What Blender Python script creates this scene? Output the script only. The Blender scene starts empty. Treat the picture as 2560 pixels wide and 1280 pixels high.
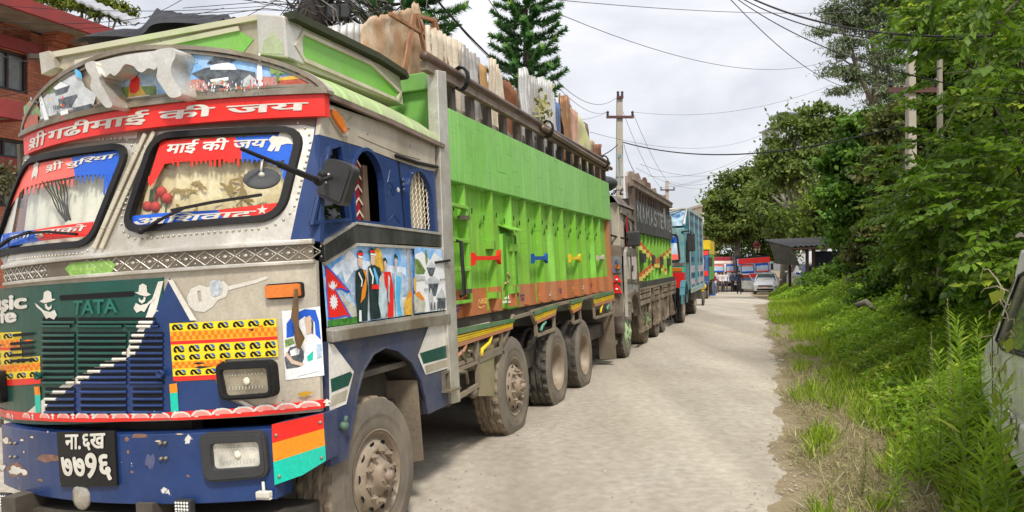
import bpy, bmesh, math, random
import numpy as np
from mathutils import Vector, Matrix, noise as mnoise
random.seed(7)
SC = bpy.context.scene
COL = SC.collection
R = math.radians
# ---------------------------------------------------------------- camera
FPX, CXP, CYP, EYE = 1950.0, 1280.0, 640.0, 1.75      # focal length and centre in photo pixels, eye height
PITCH = math.atan(12 / FPX)
cam = bpy.data.objects.new('camera', bpy.data.cameras.new('camera'))
COL.objects.link(cam)
cam.location = (0, 0, EYE)
cam.rotation_euler = (R(90) + PITCH, 0, 0)
cam.data.sensor_width = 36
cam.data.lens = FPX / 2560 * 36
cam.data.clip_start = .05
cam.data.clip_end = 2000
SC.camera = cam
# ---------------------------------------------------------------- light and sky
SUN_EL, SUN_AZ = R(56), R(168)          # azimuth clockwise from +Y
SC.view_settings.view_transform = 'Standard'
SC.view_settings.look = 'None'
SC.view_settings.gamma = 1
SC.view_settings.exposure = 0.62
world = bpy.data.worlds.new('World')
SC.world = world
world.use_nodes = True
nt = world.node_tree
nt.nodes.clear()
def N(t, kind, **kw):
    n = t.nodes.new(kind)
    for k, v in kw.items():
        if k[:2] == 'i_':
            n.inputs[k[2:]].default_value = v
        elif k[:2] == 'n_':
            n.inputs[int(k[2:])].default_value = v
        else:
            setattr(n, k, v)
    return n
def L(t, a, b): t.links.new(a, b)
sky = N(nt, 'ShaderNodeTexSky', sky_type='NISHITA', sun_disc=False, sun_elevation=SUN_EL, sun_rotation=SUN_AZ)
tc = N(nt, 'ShaderNodeTexCoord')
mp = N(nt, 'ShaderNodeMapping'); mp.inputs['Scale'].default_value = (1, 1, 2.6)
L(nt, tc.outputs['Generated'], mp.inputs['Vector'])
n1 = N(nt, 'ShaderNodeTexNoise', i_Scale=2.1, i_Detail=7, i_Roughness=.56, i_Distortion=.3)
L(nt, mp.outputs[0], n1.inputs['Vector'])
cr = N(nt, 'ShaderNodeValToRGB')
cr.color_ramp.elements[0].position = .40; cr.color_ramp.elements[0].color = (4.6, 4.7, 5.1, 1)
cr.color_ramp.elements[1].position = .62; cr.color_ramp.elements[1].color = (7.0, 6.9, 7.1, 1)
L(nt, n1.outputs['Fac'], cr.inputs['Fac'])
# an overcast sky grows brighter towards the zenith
sx = N(nt, 'ShaderNodeSeparateXYZ'); L(nt, tc.outputs['Generated'], sx.inputs[0])
mr = N(nt, 'ShaderNodeMapRange', n_1=.22, n_2=1.0, n_3=1.0, n_4=1.75); L(nt, sx.outputs['Z'], mr.inputs[0])
vm = N(nt, 'ShaderNodeVectorMath', operation='SCALE'); L(nt, cr.outputs[0], vm.inputs[0]); L(nt, mr.outputs[0], vm.inputs['Scale'])
mx = N(nt, 'ShaderNodeMixRGB', i_Fac=.88); L(nt, sky.outputs[0], mx.inputs[1]); L(nt, vm.outputs[0], mx.inputs[2])
bg = N(nt, 'ShaderNodeBackground', i_Strength=.1); L(nt, mx.outputs[0], bg.inputs['Color'])
wo = N(nt, 'ShaderNodeOutputWorld'); L(nt, bg.outputs[0], wo.inputs[0])
sl = bpy.data.lights.new('sun', 'SUN'); sl.energy = 2.5; sl.angle = R(10); sl.color = (1, .95, .86)
so = bpy.data.objects.new('sun', sl); COL.objects.link(so)
sd = Vector((math.sin(SUN_AZ) * math.cos(SUN_EL), math.cos(SUN_AZ) * math.cos(SUN_EL), math.sin(SUN_EL)))
so.rotation_euler = sd.to_track_quat('Z', 'Y').to_euler()
try:
    SC.cycles.max_bounces = 8; SC.cycles.transparent_max_bounces = 12; SC.cycles.use_denoising = True
except Exception: pass

# ---------------------------------------------------------------- materials
MATS = {}
def mat(key, col=(.5, .5, .5), rough=.5, metal=0., var=.16, vs=2.5, dirt=None, da=.35, ds=1.7, dw=.12, chip=None, ca=.62, cs=9,
        bump=0., bs=30, coat=0., stretch=(1, 1, 1), fine=.10, spec=.32, dstretch=(1, 1, 1), scratch=None):
    """weathered surface: base colour drifting with noise, stains of a dirt colour, optional chips where a layer below shows"""
    if key in MATS: return MATS[key]
    m = bpy.data.materials.new(key); m.use_nodes = True; t = m.node_tree
    b = t.nodes['Principled BSDF']
    co = N(t, 'ShaderNodeTexCoord'); mpn = N(t, 'ShaderNodeMapping'); mpn.inputs['Scale'].default_value = stretch
    L(t, co.outputs['Object'], mpn.inputs[0])
    a = N(t, 'ShaderNodeTexNoise', i_Scale=vs, i_Detail=6, i_Roughness=.65); L(t, mpn.outputs[0], a.inputs['Vector'])
    r = N(t, 'ShaderNodeMapRange', n_1=.3, n_2=.7, n_3=1 - var, n_4=1 + var); L(t, a.outputs['Fac'], r.inputs[0])
    f = N(t, 'ShaderNodeTexNoise', i_Scale=vs * 22, i_Detail=3); L(t, mpn.outputs[0], f.inputs['Vector'])
    r2 = N(t, 'ShaderNodeMapRange', n_1=.3, n_2=.7, n_3=1 - fine, n_4=1 + fine); L(t, f.outputs['Fac'], r2.inputs[0])
    mu = N(t, 'ShaderNodeMath', operation='MULTIPLY'); L(t, r.outputs[0], mu.inputs[0]); L(t, r2.outputs[0], mu.inputs[1])
    sc = N(t, 'ShaderNodeVectorMath', operation='SCALE'); sc.inputs[0].default_value = col[:3]; L(t, mu.outputs[0], sc.inputs['Scale'])
    out = sc.outputs[0]
    rg = None
    if dirt:
        dm = N(t, 'ShaderNodeMapping'); dm.inputs['Scale'].default_value = dstretch; L(t, co.outputs['Object'], dm.inputs[0])
        d = N(t, 'ShaderNodeTexNoise', i_Scale=ds, i_Detail=8, i_Roughness=.7); L(t, dm.outputs[0], d.inputs['Vector'])
        dr = N(t, 'ShaderNodeMapRange', n_1=.56 - da * .35 - dw, n_2=.56 - da * .35 + dw * 1.5, n_3=0, n_4=min(1, da * 2)); L(t, d.outputs['Fac'], dr.inputs[0])
        mi = N(t, 'ShaderNodeMixRGB'); mi.inputs[2].default_value = (*dirt, 1); L(t, dr.outputs[0], mi.inputs[0]); L(t, out, mi.inputs[1]); out = mi.outputs[0]
        rg = dr.outputs[0]
    if chip:
        c = N(t, 'ShaderNodeTexNoise', i_Scale=cs, i_Detail=5, i_Roughness=.6); L(t, co.outputs['Object'], c.inputs['Vector'])
        cr_ = N(t, 'ShaderNodeMapRange', n_1=ca, n_2=ca + .015, n_3=0, n_4=1); L(t, c.outputs['Fac'], cr_.inputs[0])
        mi = N(t, 'ShaderNodeMixRGB'); mi.inputs[2].default_value = (*chip, 1); L(t, cr_.outputs[0], mi.inputs[0]); L(t, out, mi.inputs[1]); out = mi.outputs[0]
    if scratch:      # scrapes along the side, dribbles down it
        for stx, thr, colr in (((1, 2.2, 46), .665, scratch), ((1, 34, 1.6), .62, tuple(min(1, .5 * q + .06) for q in col)), ((1, 22, .9), .585, tuple(min(1, q * 1.25 + .08) for q in col))):
            sm_ = N(t, 'ShaderNodeMapping'); sm_.inputs['Scale'].default_value = stx; L(t, co.outputs['Object'], sm_.inputs[0])
            sn = N(t, 'ShaderNodeTexNoise', i_Scale=1.0, i_Detail=4, i_Distortion=.4); L(t, sm_.outputs[0], sn.inputs[0])
            sr_ = N(t, 'ShaderNodeMapRange', n_1=thr - .03, n_2=thr + .05, n_3=0, n_4=.6); L(t, sn.outputs['Fac'], sr_.inputs[0])
            mi = N(t, 'ShaderNodeMixRGB'); mi.inputs[2].default_value = (*colr, 1); L(t, sr_.outputs[0], mi.inputs[0]); L(t, out, mi.inputs[1]); out = mi.outputs[0]
    L(t, out, b.inputs['Base Color'])
    rr = N(t, 'ShaderNodeMapRange', n_1=.3, n_2=.7, n_3=max(.05, rough - .1), n_4=min(1, rough + .14)); L(t, a.outputs['Fac'], rr.inputs[0]); L(t, rr.outputs[0], b.inputs['Roughness'])
    b.inputs['Metallic'].default_value = metal
    b.inputs['Specular IOR Level'].default_value = spec
    b.inputs['Coat Weight'].default_value = coat
    if bump:
        bn = N(t, 'ShaderNodeTexNoise', i_Scale=bs, i_Detail=5, i_Roughness=.6); L(t, mpn.outputs[0], bn.inputs['Vector'])
        bp = N(t, 'ShaderNodeBump', i_Strength=1.0, i_Distance=bump); L(t, bn.outputs['Fac'], bp.inputs['Height']); L(t, bp.outputs[0], b.inputs['Normal'])
    MATS[key] = m
    return m
def glass(key, tint=(.75, .8, .8), refl=.05, rough=.02):
    """thin pane: mostly clear, mirror-like at a slant"""
    if key in MATS: return MATS[key]
    m = bpy.data.materials.new(key); m.use_nodes = True; t = m.node_tree; t.nodes.clear()
    tr = N(t, 'ShaderNodeBsdfTransparent'); tr.inputs[0].default_value = (*tint, 1)
    gl = N(t, 'ShaderNodeBsdfGlossy'); gl.inputs['Roughness'].default_value = rough
    lf = N(t, 'ShaderNodeLayerWeight', i_Blend=.5); lw = N(t, 'ShaderNodeMath', operation='POWER'); lw.inputs[1].default_value = 4; L(t, lf.outputs['Facing'], lw.inputs[0])
    ad = N(t, 'ShaderNodeMath', operation='ADD'); ad.inputs[1].default_value = refl; ad.use_clamp = True; L(t, lw.outputs[0], ad.inputs[0])
    mxs = N(t, 'ShaderNodeMixShader'); L(t, ad.outputs[0], mxs.inputs[0]); L(t, tr.outputs[0], mxs.inputs[1]); L(t, gl.outputs[0], mxs.inputs[2])
    o = N(t, 'ShaderNodeOutputMaterial'); L(t, mxs.outputs[0], o.inputs[0])
    MATS[key] = m
    return m
def leafmat(key, c1, c2, c3=None, trans=.35, rough=.55):
    """foliage: every leaf has its own shade (vertex attribute 'shade'), light passes through thin blades"""
    if key in MATS: return MATS[key]
    m = bpy.data.materials.new(key); m.use_nodes = True; t = m.node_tree; t.nodes.clear()
    at = N(t, 'ShaderNodeAttribute', attribute_name='shade')
    cr = N(t, 'ShaderNodeValToRGB'); e = cr.color_ramp.elements
    e[0].color = (*c1, 1); e[1].color = (*c2, 1)
    if c3:
        q = e.new(.93); q.color = (*c2, 1); e[2].position = 1; e[2].color = (*c3, 1)
    L(t, at.outputs['Fac'], cr.inputs[0])
    p = N(t, 'ShaderNodeBsdfPrincipled', i_Roughness=rough); p.inputs['Specular IOR Level'].default_value = .35
    L(t, cr.outputs[0], p.inputs['Base Color'])
    tl = N(t, 'ShaderNodeBsdfTranslucent'); L(t, cr.outputs[0], tl.inputs[0])
    ms = N(t, 'ShaderNodeMixShader', i_Fac=trans); L(t, p.outputs[0], ms.inputs[1]); L(t, tl.outputs[0], ms.inputs[2])
    o = N(t, 'ShaderNodeOutputMaterial'); L(t, ms.outputs[0], o.inputs[0])
    MATS[key] = m
    return m

# ---------------------------------------------------------------- mesh helpers
def empty(name, label, cat, mw=None, group=None):
    o = bpy.data.objects.new(name, None); COL.objects.link(o)
    if mw is not None: o.matrix_world = mw
    return tag(o, label, cat, group)
def tag(o, label=None, cat=None, group=None, kind=None):
    for k, v in (('label', label), ('category', cat), ('group', group), ('kind', kind)):
        if v: o[k] = v
    return o
class G:
    """collects geometry, then links it as ONE mesh object"""
    def __init__(s): s.v = []; s.f = []; s.m = []; s.sm = []
    def add(s, v, f, m=0, sm=False):
        o = len(s.v); s.v += [tuple(p) for p in v]
        for q in f: s.f.append(tuple(i + o for i in q)); s.m.append(m); s.sm.append(sm)
        return s
    def box(s, x0, x1, y0, y1, z0, z1, m=0):
        v = [(x, y, z) for x in (x0, x1) for y in (y0, y1) for z in (z0, z1)]
        return s.add(v, [(0, 1, 3, 2), (4, 6, 7, 5), (0, 4, 5, 1), (2, 3, 7, 6), (0, 2, 6, 4), (1, 5, 7, 3)], m)
    def bar(s, p, q, w, h, m=0, up=(0, 0, 1)):
        """square bar from p to q"""
        p, q = Vector(p), Vector(q); d = (q - p).normalized(); u = Vector(up)
        if abs(d.dot(u)) > .98: u = Vector((1, 0, 0))
        a = d.cross(u).normalized() * (w / 2); b = a.cross(d).normalized() * (h / 2)
        v = [e + i * a + j * b for e in (p, q) for i in (-1, 1) for j in (-1, 1)]
        return s.add(v, [(0, 1, 3, 2), (4, 6, 7, 5), (0, 4, 5, 1), (2, 3, 7, 6), (0, 2, 6, 4), (1, 5, 7, 3)], m)
    def tube(s, pts, r, n=8, m=0, cap=True):
        P = [Vector(p) for p in pts]; rs = r if isinstance(r, (list, tuple)) else [r] * len(P)
        v = []; ref = None
        for i, p in enumerate(P):
            d = (P[min(i + 1, len(P) - 1)] - P[max(i - 1, 0)])
            d = d.normalized() if d.length > 1e-9 else Vector((0, 0, 1))
            if ref is None or abs(ref.dot(d)) > .99:
                ref = Vector((0, 0, 1)) if abs(d.z) < .9 else Vector((1, 0, 0))
            a = (ref - d * ref.dot(d)).normalized(); ref = a; b = d.cross(a)
            for k in range(n):
                t = 2 * math.pi * k / n; v.append(p + (a * math.cos(t) + b * math.sin(t)) * rs[i])
        f = [(i * n + k, i * n + (k + 1) % n, (i + 1) * n + (k + 1) % n, (i + 1) * n + k) for i in range(len(P) - 1) for k in range(n)]
        if cap: f += [tuple(range(n))[::-1], tuple(range((len(P) - 1) * n, len(P) * n))]
        return s.add(v, f, m, n > 5)
    def lathe(s, prof, c, n=40, m=0, fn=None, sm=True):
        """profile [(x, r)] turned about the x axis through c=(x,y,z)"""
        v = []
        for i in range(n):
            t = 2 * math.pi * i / n
            for j, (x, r) in enumerate(prof):
                if fn: r = fn(i, j, r)
                v.append((c[0] + x, c[1] + r * math.cos(t), c[2] + r * math.sin(t)))
        k = len(prof)
        f = [(i * k + j, i * k + j + 1, ((i + 1) % n) * k + j + 1, ((i + 1) % n) * k + j) for i in range(n) for j in range(k - 1)]
        return s.add(v, f, m, sm)
    def disc(s, c, ax, r, n=12, m=0):
        ax = Vector(ax).normalized(); a = ax.orthogonal().normalized(); b = ax.cross(a)
        return s.add([Vector(c) + (a * math.cos(6.2832 * i / n) + b * math.sin(6.2832 * i / n)) * r for i in range(n)], [tuple(range(n))], m)
    def ball(s, c, r, m=0, nu=10, nv=7):
        rx, ry, rz = r if isinstance(r, (tuple, list)) else (r, r, r)
        v = [(c[0] + rx * math.sin(math.pi * j / nv) * math.cos(6.2832 * i / nu), c[1] + ry * math.sin(math.pi * j / nv) * math.sin(6.2832 * i / nu), c[2] + rz * math.cos(math.pi * j / nv)) for j in range(nv + 1) for i in range(nu)]
        f = [(j * nu + i, j * nu + (i + 1) % nu, (j + 1) * nu + (i + 1) % nu, (j + 1) * nu + i) for j in range(nv) for i in range(nu)]
        return s.add(v, f, m, True)
    def plate(s, S, pts, d1=.004, d0=None, m=0, holes=(), sub=.12, back=False):
        """a flat piece on surface S: outline pts in S's own (s,t) metres, front at d1, edges down to d0"""
        bm = bmesh.new()
        edges = []
        for lp in [pts] + list(holes):
            vs = [bm.verts.new((p[0], p[1], 0)) for p in lp]
            edges += [bm.edges.new((vs[i], vs[(i + 1) % len(vs)])) for i in range(len(vs))]
        if holes: bmesh.ops.triangle_fill(bm, edges=edges, use_beauty=True, normal=(0, 0, 1))
        else: bmesh.ops.contextual_create(bm, geom=edges)
        if S.curved:
            assert max(abs(c) for p in pts for c in p[:2]) < 30, pts
            lo = min(p[0] for p in pts); hi = max(p[0] for p in pts); k = math.floor(lo / sub) + 1
            while k * sub < hi:
                bmesh.ops.bisect_plane(bm, geom=bm.verts[:] + bm.edges[:] + bm.faces[:], plane_co=(k * sub, 0, 0), plane_no=(1, 0, 0), dist=1e-5); k += 1
            for e in list(getattr(S, 'breaks', ())):
                bmesh.ops.bisect_plane(bm, geom=bm.verts[:] + bm.edges[:] + bm.faces[:], plane_co=(0, e, 0), plane_no=(0, 1, 0), dist=1e-5)
            bmesh.ops.triangulate(bm, faces=[f for f in bm.faces if len(f.verts) > 4])
        bm.verts.index_update()
        n = len(bm.verts); vv = [S.P(v.co.x, v.co.y, d1) for v in bm.verts]
        ff = [tuple(v.index for v in f.verts) for f in bm.faces]
        if d0 is not None:
            vv += [S.P(v.co.x, v.co.y, d0) for v in bm.verts]
            if back: ff += [tuple(i + n for i in f[::-1]) for f in ff[:]]
            for e in bm.edges:
                if len(e.link_faces) == 1:
                    a, b = e.verts[0].index, e.verts[1].index; ff.append((a, b, b + n, a + n))
        bm.free()
        s.add(vv, ff, m)
        return s
    def text(s, S, txt, quad, d=.006, m=0, bold=.0, shear=0, th=.0015):
        """lettering laid on surface S, its box stretched to quad (BL,BR,TR,TL) in (s,t)"""
        vs, fs = glyphs(txt, 0, shear)
        xs = [p[0] for p in vs]; ys = [p[1] for p in vs]; x0, x1, y0, y1 = min(xs), max(xs), min(ys), max(ys)
        # heavier strokes: the letters are laid down several times, a hair apart
        for i, (ox, oy) in enumerate(((0, 0), (1, 0), (-1, 0), (0, .8), (0, -.8), (.7, .6), (-.7, -.6), (.7, -.6), (-.7, .6)) if bold else ((0, 0),)):
            o = []
            for x, y in vs:
                a = (x + ox * bold - x0) / (x1 - x0); b = (y + oy * bold - y0) / (y1 - y0)
                st = [(1 - a) * (1 - b) * quad[0][k] + a * (1 - b) * quad[1][k] + a * b * quad[2][k] + (1 - a) * b * quad[3][k] for k in (0, 1)]
                o.append(S.P(st[0], st[1], d + .00012 * i))
            s.add(o, fs, m)
        return s
    def build(s, name, mats, parent=None, bevel=0, smooth=None, label=None):
        me = bpy.data.meshes.new(name); me.from_pydata(s.v, [], s.f)
        for mm in (mats if isinstance(mats, (list, tuple)) else [mats]): me.materials.append(mm)
        me.polygons.foreach_set('material_index', s.m); me.polygons.foreach_set('use_smooth', s.sm)
        bm = bmesh.new(); bm.from_mesh(me); bmesh.ops.recalc_face_normals(bm, faces=bm.faces); bm.to_mesh(me); bm.free()
        o = bpy.data.objects.new(name, me); COL.objects.link(o)
        if parent: o.parent = parent
        if bevel:
            bv = o.modifiers.new('bevel', 'BEVEL'); bv.width = bevel; bv.segments = 2; bv.limit_method = 'ANGLE'
        if label: o['label'] = label
        return o
GLY = {}
def glyphs(txt, bold, shear):
    k = (txt, bold, shear)
    if k not in GLY:
        c = bpy.data.curves.new('lettering', 'FONT'); c.body = txt; c.size = 1; c.offset = bold; c.shear = shear; c.resolution_u = 4
        o = bpy.data.objects.new('lettering', c); COL.objects.link(o)
        bpy.context.view_layer.update()
        me = bpy.data.meshes.new_from_object(o.evaluated_get(bpy.context.evaluated_depsgraph_get()))
        GLY[k] = ([(v.co.x, v.co.y) for v in me.vertices], [tuple(p.vertices) for p in me.polygons])
        bpy.data.objects.remove(o); bpy.data.curves.remove(c); bpy.data.meshes.remove(me)
    return GLY[k]
# ---------------------------------------------------------------- from photo pixels to places
def ray(u, v):
    d = Vector(((u - CXP) / FPX, 1, -(v - CYP) / FPX)); c, s = math.cos(PITCH), math.sin(PITCH)
    return Vector((d.x, c * d.y - s * d.z, s * d.y + c * d.z))
def at(u, v, depth):
    """world point seen at photo pixel (u,v) at that depth"""
    d = ray(u, v); return Vector((0, 0, EYE)) + d * (depth / d.y)
def onground(u, v, z=0):
    d = ray(u, v); return Vector((0, 0, EYE)) + d * ((z - EYE) / d.z)
def frame(vpx, roll, O):
    """a vehicle's own axes: x to its road side, y rearwards along the road, z up; it leans by roll degrees"""
    a = Vector(((vpx - CXP) / FPX, 1, 0)).normalized(); r0 = Vector((a.y, -a.x, 0)); z = Vector((0, 0, 1)); c, s = math.cos(R(roll)), math.sin(R(roll))
    r = r0 * c + z * s; u = z * c - r0 * s
    return Matrix(((r.x, a.x, u.x, O[0]), (r.y, a.y, u.y, O[1]), (r.z, a.z, u.z, O[2]), (0, 0, 0, 1)))
class Side:
    curved = False
    def __init__(s, M, x=0): s.M = M; s.i = M.inverted(); s.x = x
    def px(s, u, v):
        c = s.i @ Vector((0, 0, EYE)); d = s.i.to_3x3() @ ray(u, v); t = (s.x - c.x) / d.x; p = c + d * t; return (p.y, p.z)
    def P(s, a, b, o=0): return (s.x + o, a, b)
class Front:
    def __init__(s, M, yf, breaks=(), curved=True): s.M = M; s.i = M.inverted(); s.yf = yf; s.curved = curved; s.breaks = breaks
    def px(s, u, v):
        c = s.i @ Vector((0, 0, EYE)); d = s.i.to_3x3() @ ray(u, v); y = s.yf(-1.2, 1.5)
        for k in range(40):
            t = (y - c.y) / d.y; p = c + d * t; y = y * .75 + .25 * s.yf(max(-2.8, min(.4, p.x)), max(0, min(4, p.z)))
        return (p.x, p.z)
    def P(s, a, b, o=0): return (a, s.yf(a, b) - o, b)
def pts(S, *l):
    return [S.px(*p) for p in l]
def rrect(c, r, n=4):
    """rounded corners for a polygon given as points"""
    o = []
    k = len(c)
    for i in range(k):
        p = Vector(c[i]); a = Vector(c[i - 1]) - p; b = Vector(c[(i + 1) % k]) - p
        ra = min(r, a.length * .48); rb = min(r, b.length * .48); a = p + a.normalized() * ra; b = p + b.normalized() * rb
        for j in range(n + 1):
            t = j / n; q = a * (1 - t) ** 2 + p * 2 * t * (1 - t) + b * t * t; o.append((q.x, q.y))
    return o
def shrink(c, f):
    x = sum(p[0] for p in c) / len(c); y = sum(p[1] for p in c) / len(c)
    return [(x + (p[0] - x) * f, y + (p[1] - y) * f) for p in c]
def inset(c, d):
    """polygon pulled in by d metres (out when d is negative)"""
    A = sum(c[i - 1][0] * c[i][1] - c[i][0] * c[i - 1][1] for i in range(len(c))); sg = 1 if A > 0 else -1; o = []
    for i in range(len(c)):
        p = Vector(c[i]); a = (p - Vector(c[i - 1])); b = (Vector(c[(i + 1) % len(c)]) - p)
        if a.length < 1e-9: a = b
        if b.length < 1e-9: b = a
        a.normalize(); b.normalize(); na = Vector((-a.y, a.x)) * sg; nb = Vector((-b.y, b.x)) * sg; m = na + nb
        m = m / max(.35, m.length_squared / 2) if m.length > 1e-6 else na
        q = p + m * d; o.append((q.x, q.y))
    return o
def arch(y0, y1, z0, zs, z1, n=10):
    """window outline: straight sides to zs, rounded head to z1"""
    c = (y0 + y1) / 2; h = (y1 - y0) / 2
    return [(y0, z0), (y1, z0)] + [(c + h * math.cos(math.pi * i / n), zs + (z1 - zs) * math.sin(math.pi * i / n)) for i in range(n + 1)]
def star(c, r, n=5, q=.4, a0=math.pi / 2, ky=1):
    return [(c[0] + (r if i % 2 == 0 else r * q) * math.cos(a0 + math.pi * i / n), c[1] + ky * (r if i % 2 == 0 else r * q) * math.sin(a0 + math.pi * i / n)) for i in range(2 * n)]
def circ(c, r, n=12, ky=1): return [(c[0] + r * math.cos(6.2832 * i / n), c[1] + ky * r * math.sin(6.2832 * i / n)) for i in range(n)]
# ================================================================ shared vehicle materials
silver = mat('worn_silver', (.70, .68, .62), .34, .5, var=.22, dirt=(.36, .31, .23), da=.36, bump=.002, bs=14)
bright = mat('bright_aluminium', (.70, .68, .62), .36, .6, var=.15, dirt=(.42, .37, .28), da=.26, bump=.003, bs=5)
steel = mat('dull_steel', (.40, .38, .33), .45, .45, var=.25, dirt=(.20, .16, .11), da=.5, bump=.002, bs=20)
darksteel = mat('dark_steel', (.10, .095, .085), .42, .5, var=.4, dirt=(.22, .18, .13), da=.45)
beige = mat('beige_steel_paint', (.56, .51, .41), .38, .12, var=.12, dirt=(.27, .22, .15), da=.36, dstretch=(1, 1, .5), chip=(.12, .08, .06), ca=.69, coat=.15)
cream = mat('cream_paint', (.66, .62, .50), .45, var=.1, dirt=(.35, .29, .2), da=.38)
blue = mat('navy_paint', (.008, .032, .125), .3, var=.35, dirt=(.03, .055, .15), da=.3, chip=(.62, .60, .55), ca=.675, cs=6, coat=.2)
blue2 = mat('skirt_navy_paint', (.014, .03, .105), .4, var=.3, dirt=(.10, .10, .11), da=.4, chip=(.5, .46, .4), ca=.70, cs=6)
dgreen = mat('bottle_green_paint', (.003, .070, .052), .36, var=.25, dirt=(.05, .08, .06), da=.22, coat=.15)
white = mat('white_paint', (.74, .72, .66), .45, var=.08, dirt=(.42, .37, .28), da=.32)
lime = mat('lime_cap_paint', (.30, .50, .10), .42, var=.16, dirt=(.36, .40, .22), da=.5, ds=1.1, dstretch=(1, 1, .4), fine=.06, bump=.006, bs=3, scratch=(.32, .36, .2))
lime2 = mat('lime_inset_paint', (.17, .46, .055), .4, var=.12, dirt=(.25, .38, .15), da=.28, dstretch=(1, 1, .4))
green = mat('box_green_paint', (.15, .41, .055), .42, var=.17, vs=1.3, dirt=(.24, .50, .14), da=.5, ds=1.6, dw=.14, dstretch=(1, .7, .3), chip=(.03, .12, .02), ca=.715, cs=7, fine=.05, bump=.012, bs=2.2, scratch=(.05, .17, .03))
green2 = mat('box_lower_green_paint', (.175, .455, .03), .4, var=.16, dirt=(.22, .36, .08), da=.32, dstretch=(1, 1, .3), fine=.06, bump=.008, bs=3, chip=(.1, .12, .04), ca=.72, scratch=(.06, .16, .02))
rust = mat('orange_primer', (.46, .125, .032), .55, var=.25, dirt=(.36, .19, .10), da=.38, dstretch=(1, 1, .5))
red = mat('red_vinyl', (.78, .018, .012), .35, var=.08, coat=.2, dirt=(.5, .06, .04), da=.2)
redsheen = mat('pink_sheen_vinyl', (.80, .13, .10), .4, var=.1)  # pinkish reflection on the left windscreen sticker is put into this red
bluev = mat('blue_vinyl', (.010, .10, .55), .35, var=.1, coat=.2)
yellow = mat('yellow_paint', (.80, .56, .012), .42, var=.1, dirt=(.45, .3, .06), da=.28, chip=(.2, .1, .03), ca=.71)
orange = mat('orange_paint', (.80, .26, .008), .42, var=.1, dirt=(.5, .2, .05), da=.2, chip=(.05, .03, .02), ca=.73)
teal = mat('teal_paint', (.004, .50, .36), .4, var=.1, dirt=(.1, .35, .26), da=.2, chip=(.03, .03, .02), ca=.73)
black = mat('black_rubber', (.010, .010, .011), .55, var=.3, dirt=(.028, .026, .024), da=.3, spec=.22)
blackp = mat('black_plastic', (.035, .036, .038), .45, var=.2, dirt=(.05, .048, .044), da=.3, spec=.3)
gap = mat('black_and_recess_shade', (.006, .006, .007), .8, var=.2)  # near black; on slots and holes this colour stands in for shade
tyre_m = mat('tyre_rubber', (.065, .060, .053), .8, var=.25, dirt=(.24, .20, .15), da=.52, ds=3.2, dw=.25, bump=.002, bs=60)
tread_m = mat('tread_rubber', (.022, .021, .02), .8, var=.3, dirt=(.13, .11, .085), da=.42, ds=3)
mudtread = mat('muddy_tread_rubber', (.12, .10, .075), .9, var=.3, dirt=(.24, .19, .13), da=.6, ds=4)
rim_m = mat('dusty_rim', (.33, .28, .21), .6, .15, var=.2, dirt=(.22, .16, .11), da=.42, ds=6)
mud = mat('dried_mud', (.26, .21, .14), .9, var=.3, bump=.006, bs=30, dirt=(.14, .11, .08), da=.4)
chassis = mat('chassis_black', (.022, .02, .018), .7, var=.4, dirt=(.10, .085, .065), da=.45)
olive = mat('olive_tank', (.14, .15, .035), .5, var=.3, dirt=(.26, .22, .13), da=.5, ds=3)
lens = mat('lamp_lens', (.74, .72, .65), .10, .6, var=.22, vs=14, coat=1, bump=.003, bs=60)
amber = mat('amber_lens', (.62, .16, .012), .25, var=.12, coat=.8)
redlens = mat('red_lens', (.75, .012, .012), .2, var=.2, coat=.8)
paper = mat('print_white', (.78, .79, .78), .4, var=.06, coat=.3)
skyp = mat('print_sky', (.025, .30, .72), .4, var=.3, vs=3, dirt=(.70, .80, .88), da=.32, ds=4.5, dw=.1, coat=.3)
mount = mat('print_mountain', (.34, .50, .66), .4, var=.4, vs=16, dirt=(.80, .85, .90), da=.5, ds=13, coat=.3)
mtdark = mat('print_blue_ridge', (.05, .20, .42), .4, var=.5, vs=16, dirt=(.62, .72, .80), da=.4, ds=15, coat=.3)
roof_p = mat('print_dark', (.022, .03, .04), .4, var=.4, vs=14, dirt=(.30, .34, .36), da=.25, ds=20, coat=.3)
tree_p = mat('print_leaves', (.03, .14, .04), .4, var=.6, vs=24, dirt=(.35, .42, .12), da=.35, ds=20, coat=.3)
crowd_p = mat('print_crowd', (.12, .15, .22), .4, var=.8, vs=40, dirt=(.62, .25, .18), da=.4, ds=34, dw=.03, coat=.3)
skin_p = mat('print_skin', (.62, .45, .34), .4, var=.1, coat=.3)
gold_p = mat('print_gold', (.66, .40, .06), .4, var=.35, vs=20, coat=.3)
rock_p = mat('print_rock', (.32, .33, .26), .4, var=.6, vs=30, dirt=(.62, .60, .5), da=.4, ds=20, coat=.3)
curt = mat('cream_curtain', (.78, .68, .44), .8, var=.12, dirt=(.56, .44, .22), da=.28, ds=7, dw=.03)
curt2 = mat('pale_curtain', (.85, .84, .74), .8, var=.1, dirt=(.68, .65, .50), da=.3, ds=3)
curtred = mat('crimson_curtain', (.30, .006, .018), .7, var=.3)
wood = mat('weathered_wood', (.22, .15, .085), .8, var=.35, stretch=(6, 6, .7), dirt=(.10, .07, .05), da=.4)
pane = glass('window_pane', (.90, .91, .89), .05); darkpane = glass('dark_pane', (.22, .26, .24), .08)
rustm = mat('rusted_iron', (.20, .075, .03), .75, .1, var=.4, dirt=(.10, .05, .03), da=.5, ds=8)
railm = mat('rusty_rail', (.15, .095, .065), .6, .3, var=.35, dirt=(.24, .19, .15), da=.45, ds=5)
pipem = mat('dark_pipe', (.06, .038, .028), .45, .4, var=.35, dirt=(.17, .11, .08), da=.4)

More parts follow.
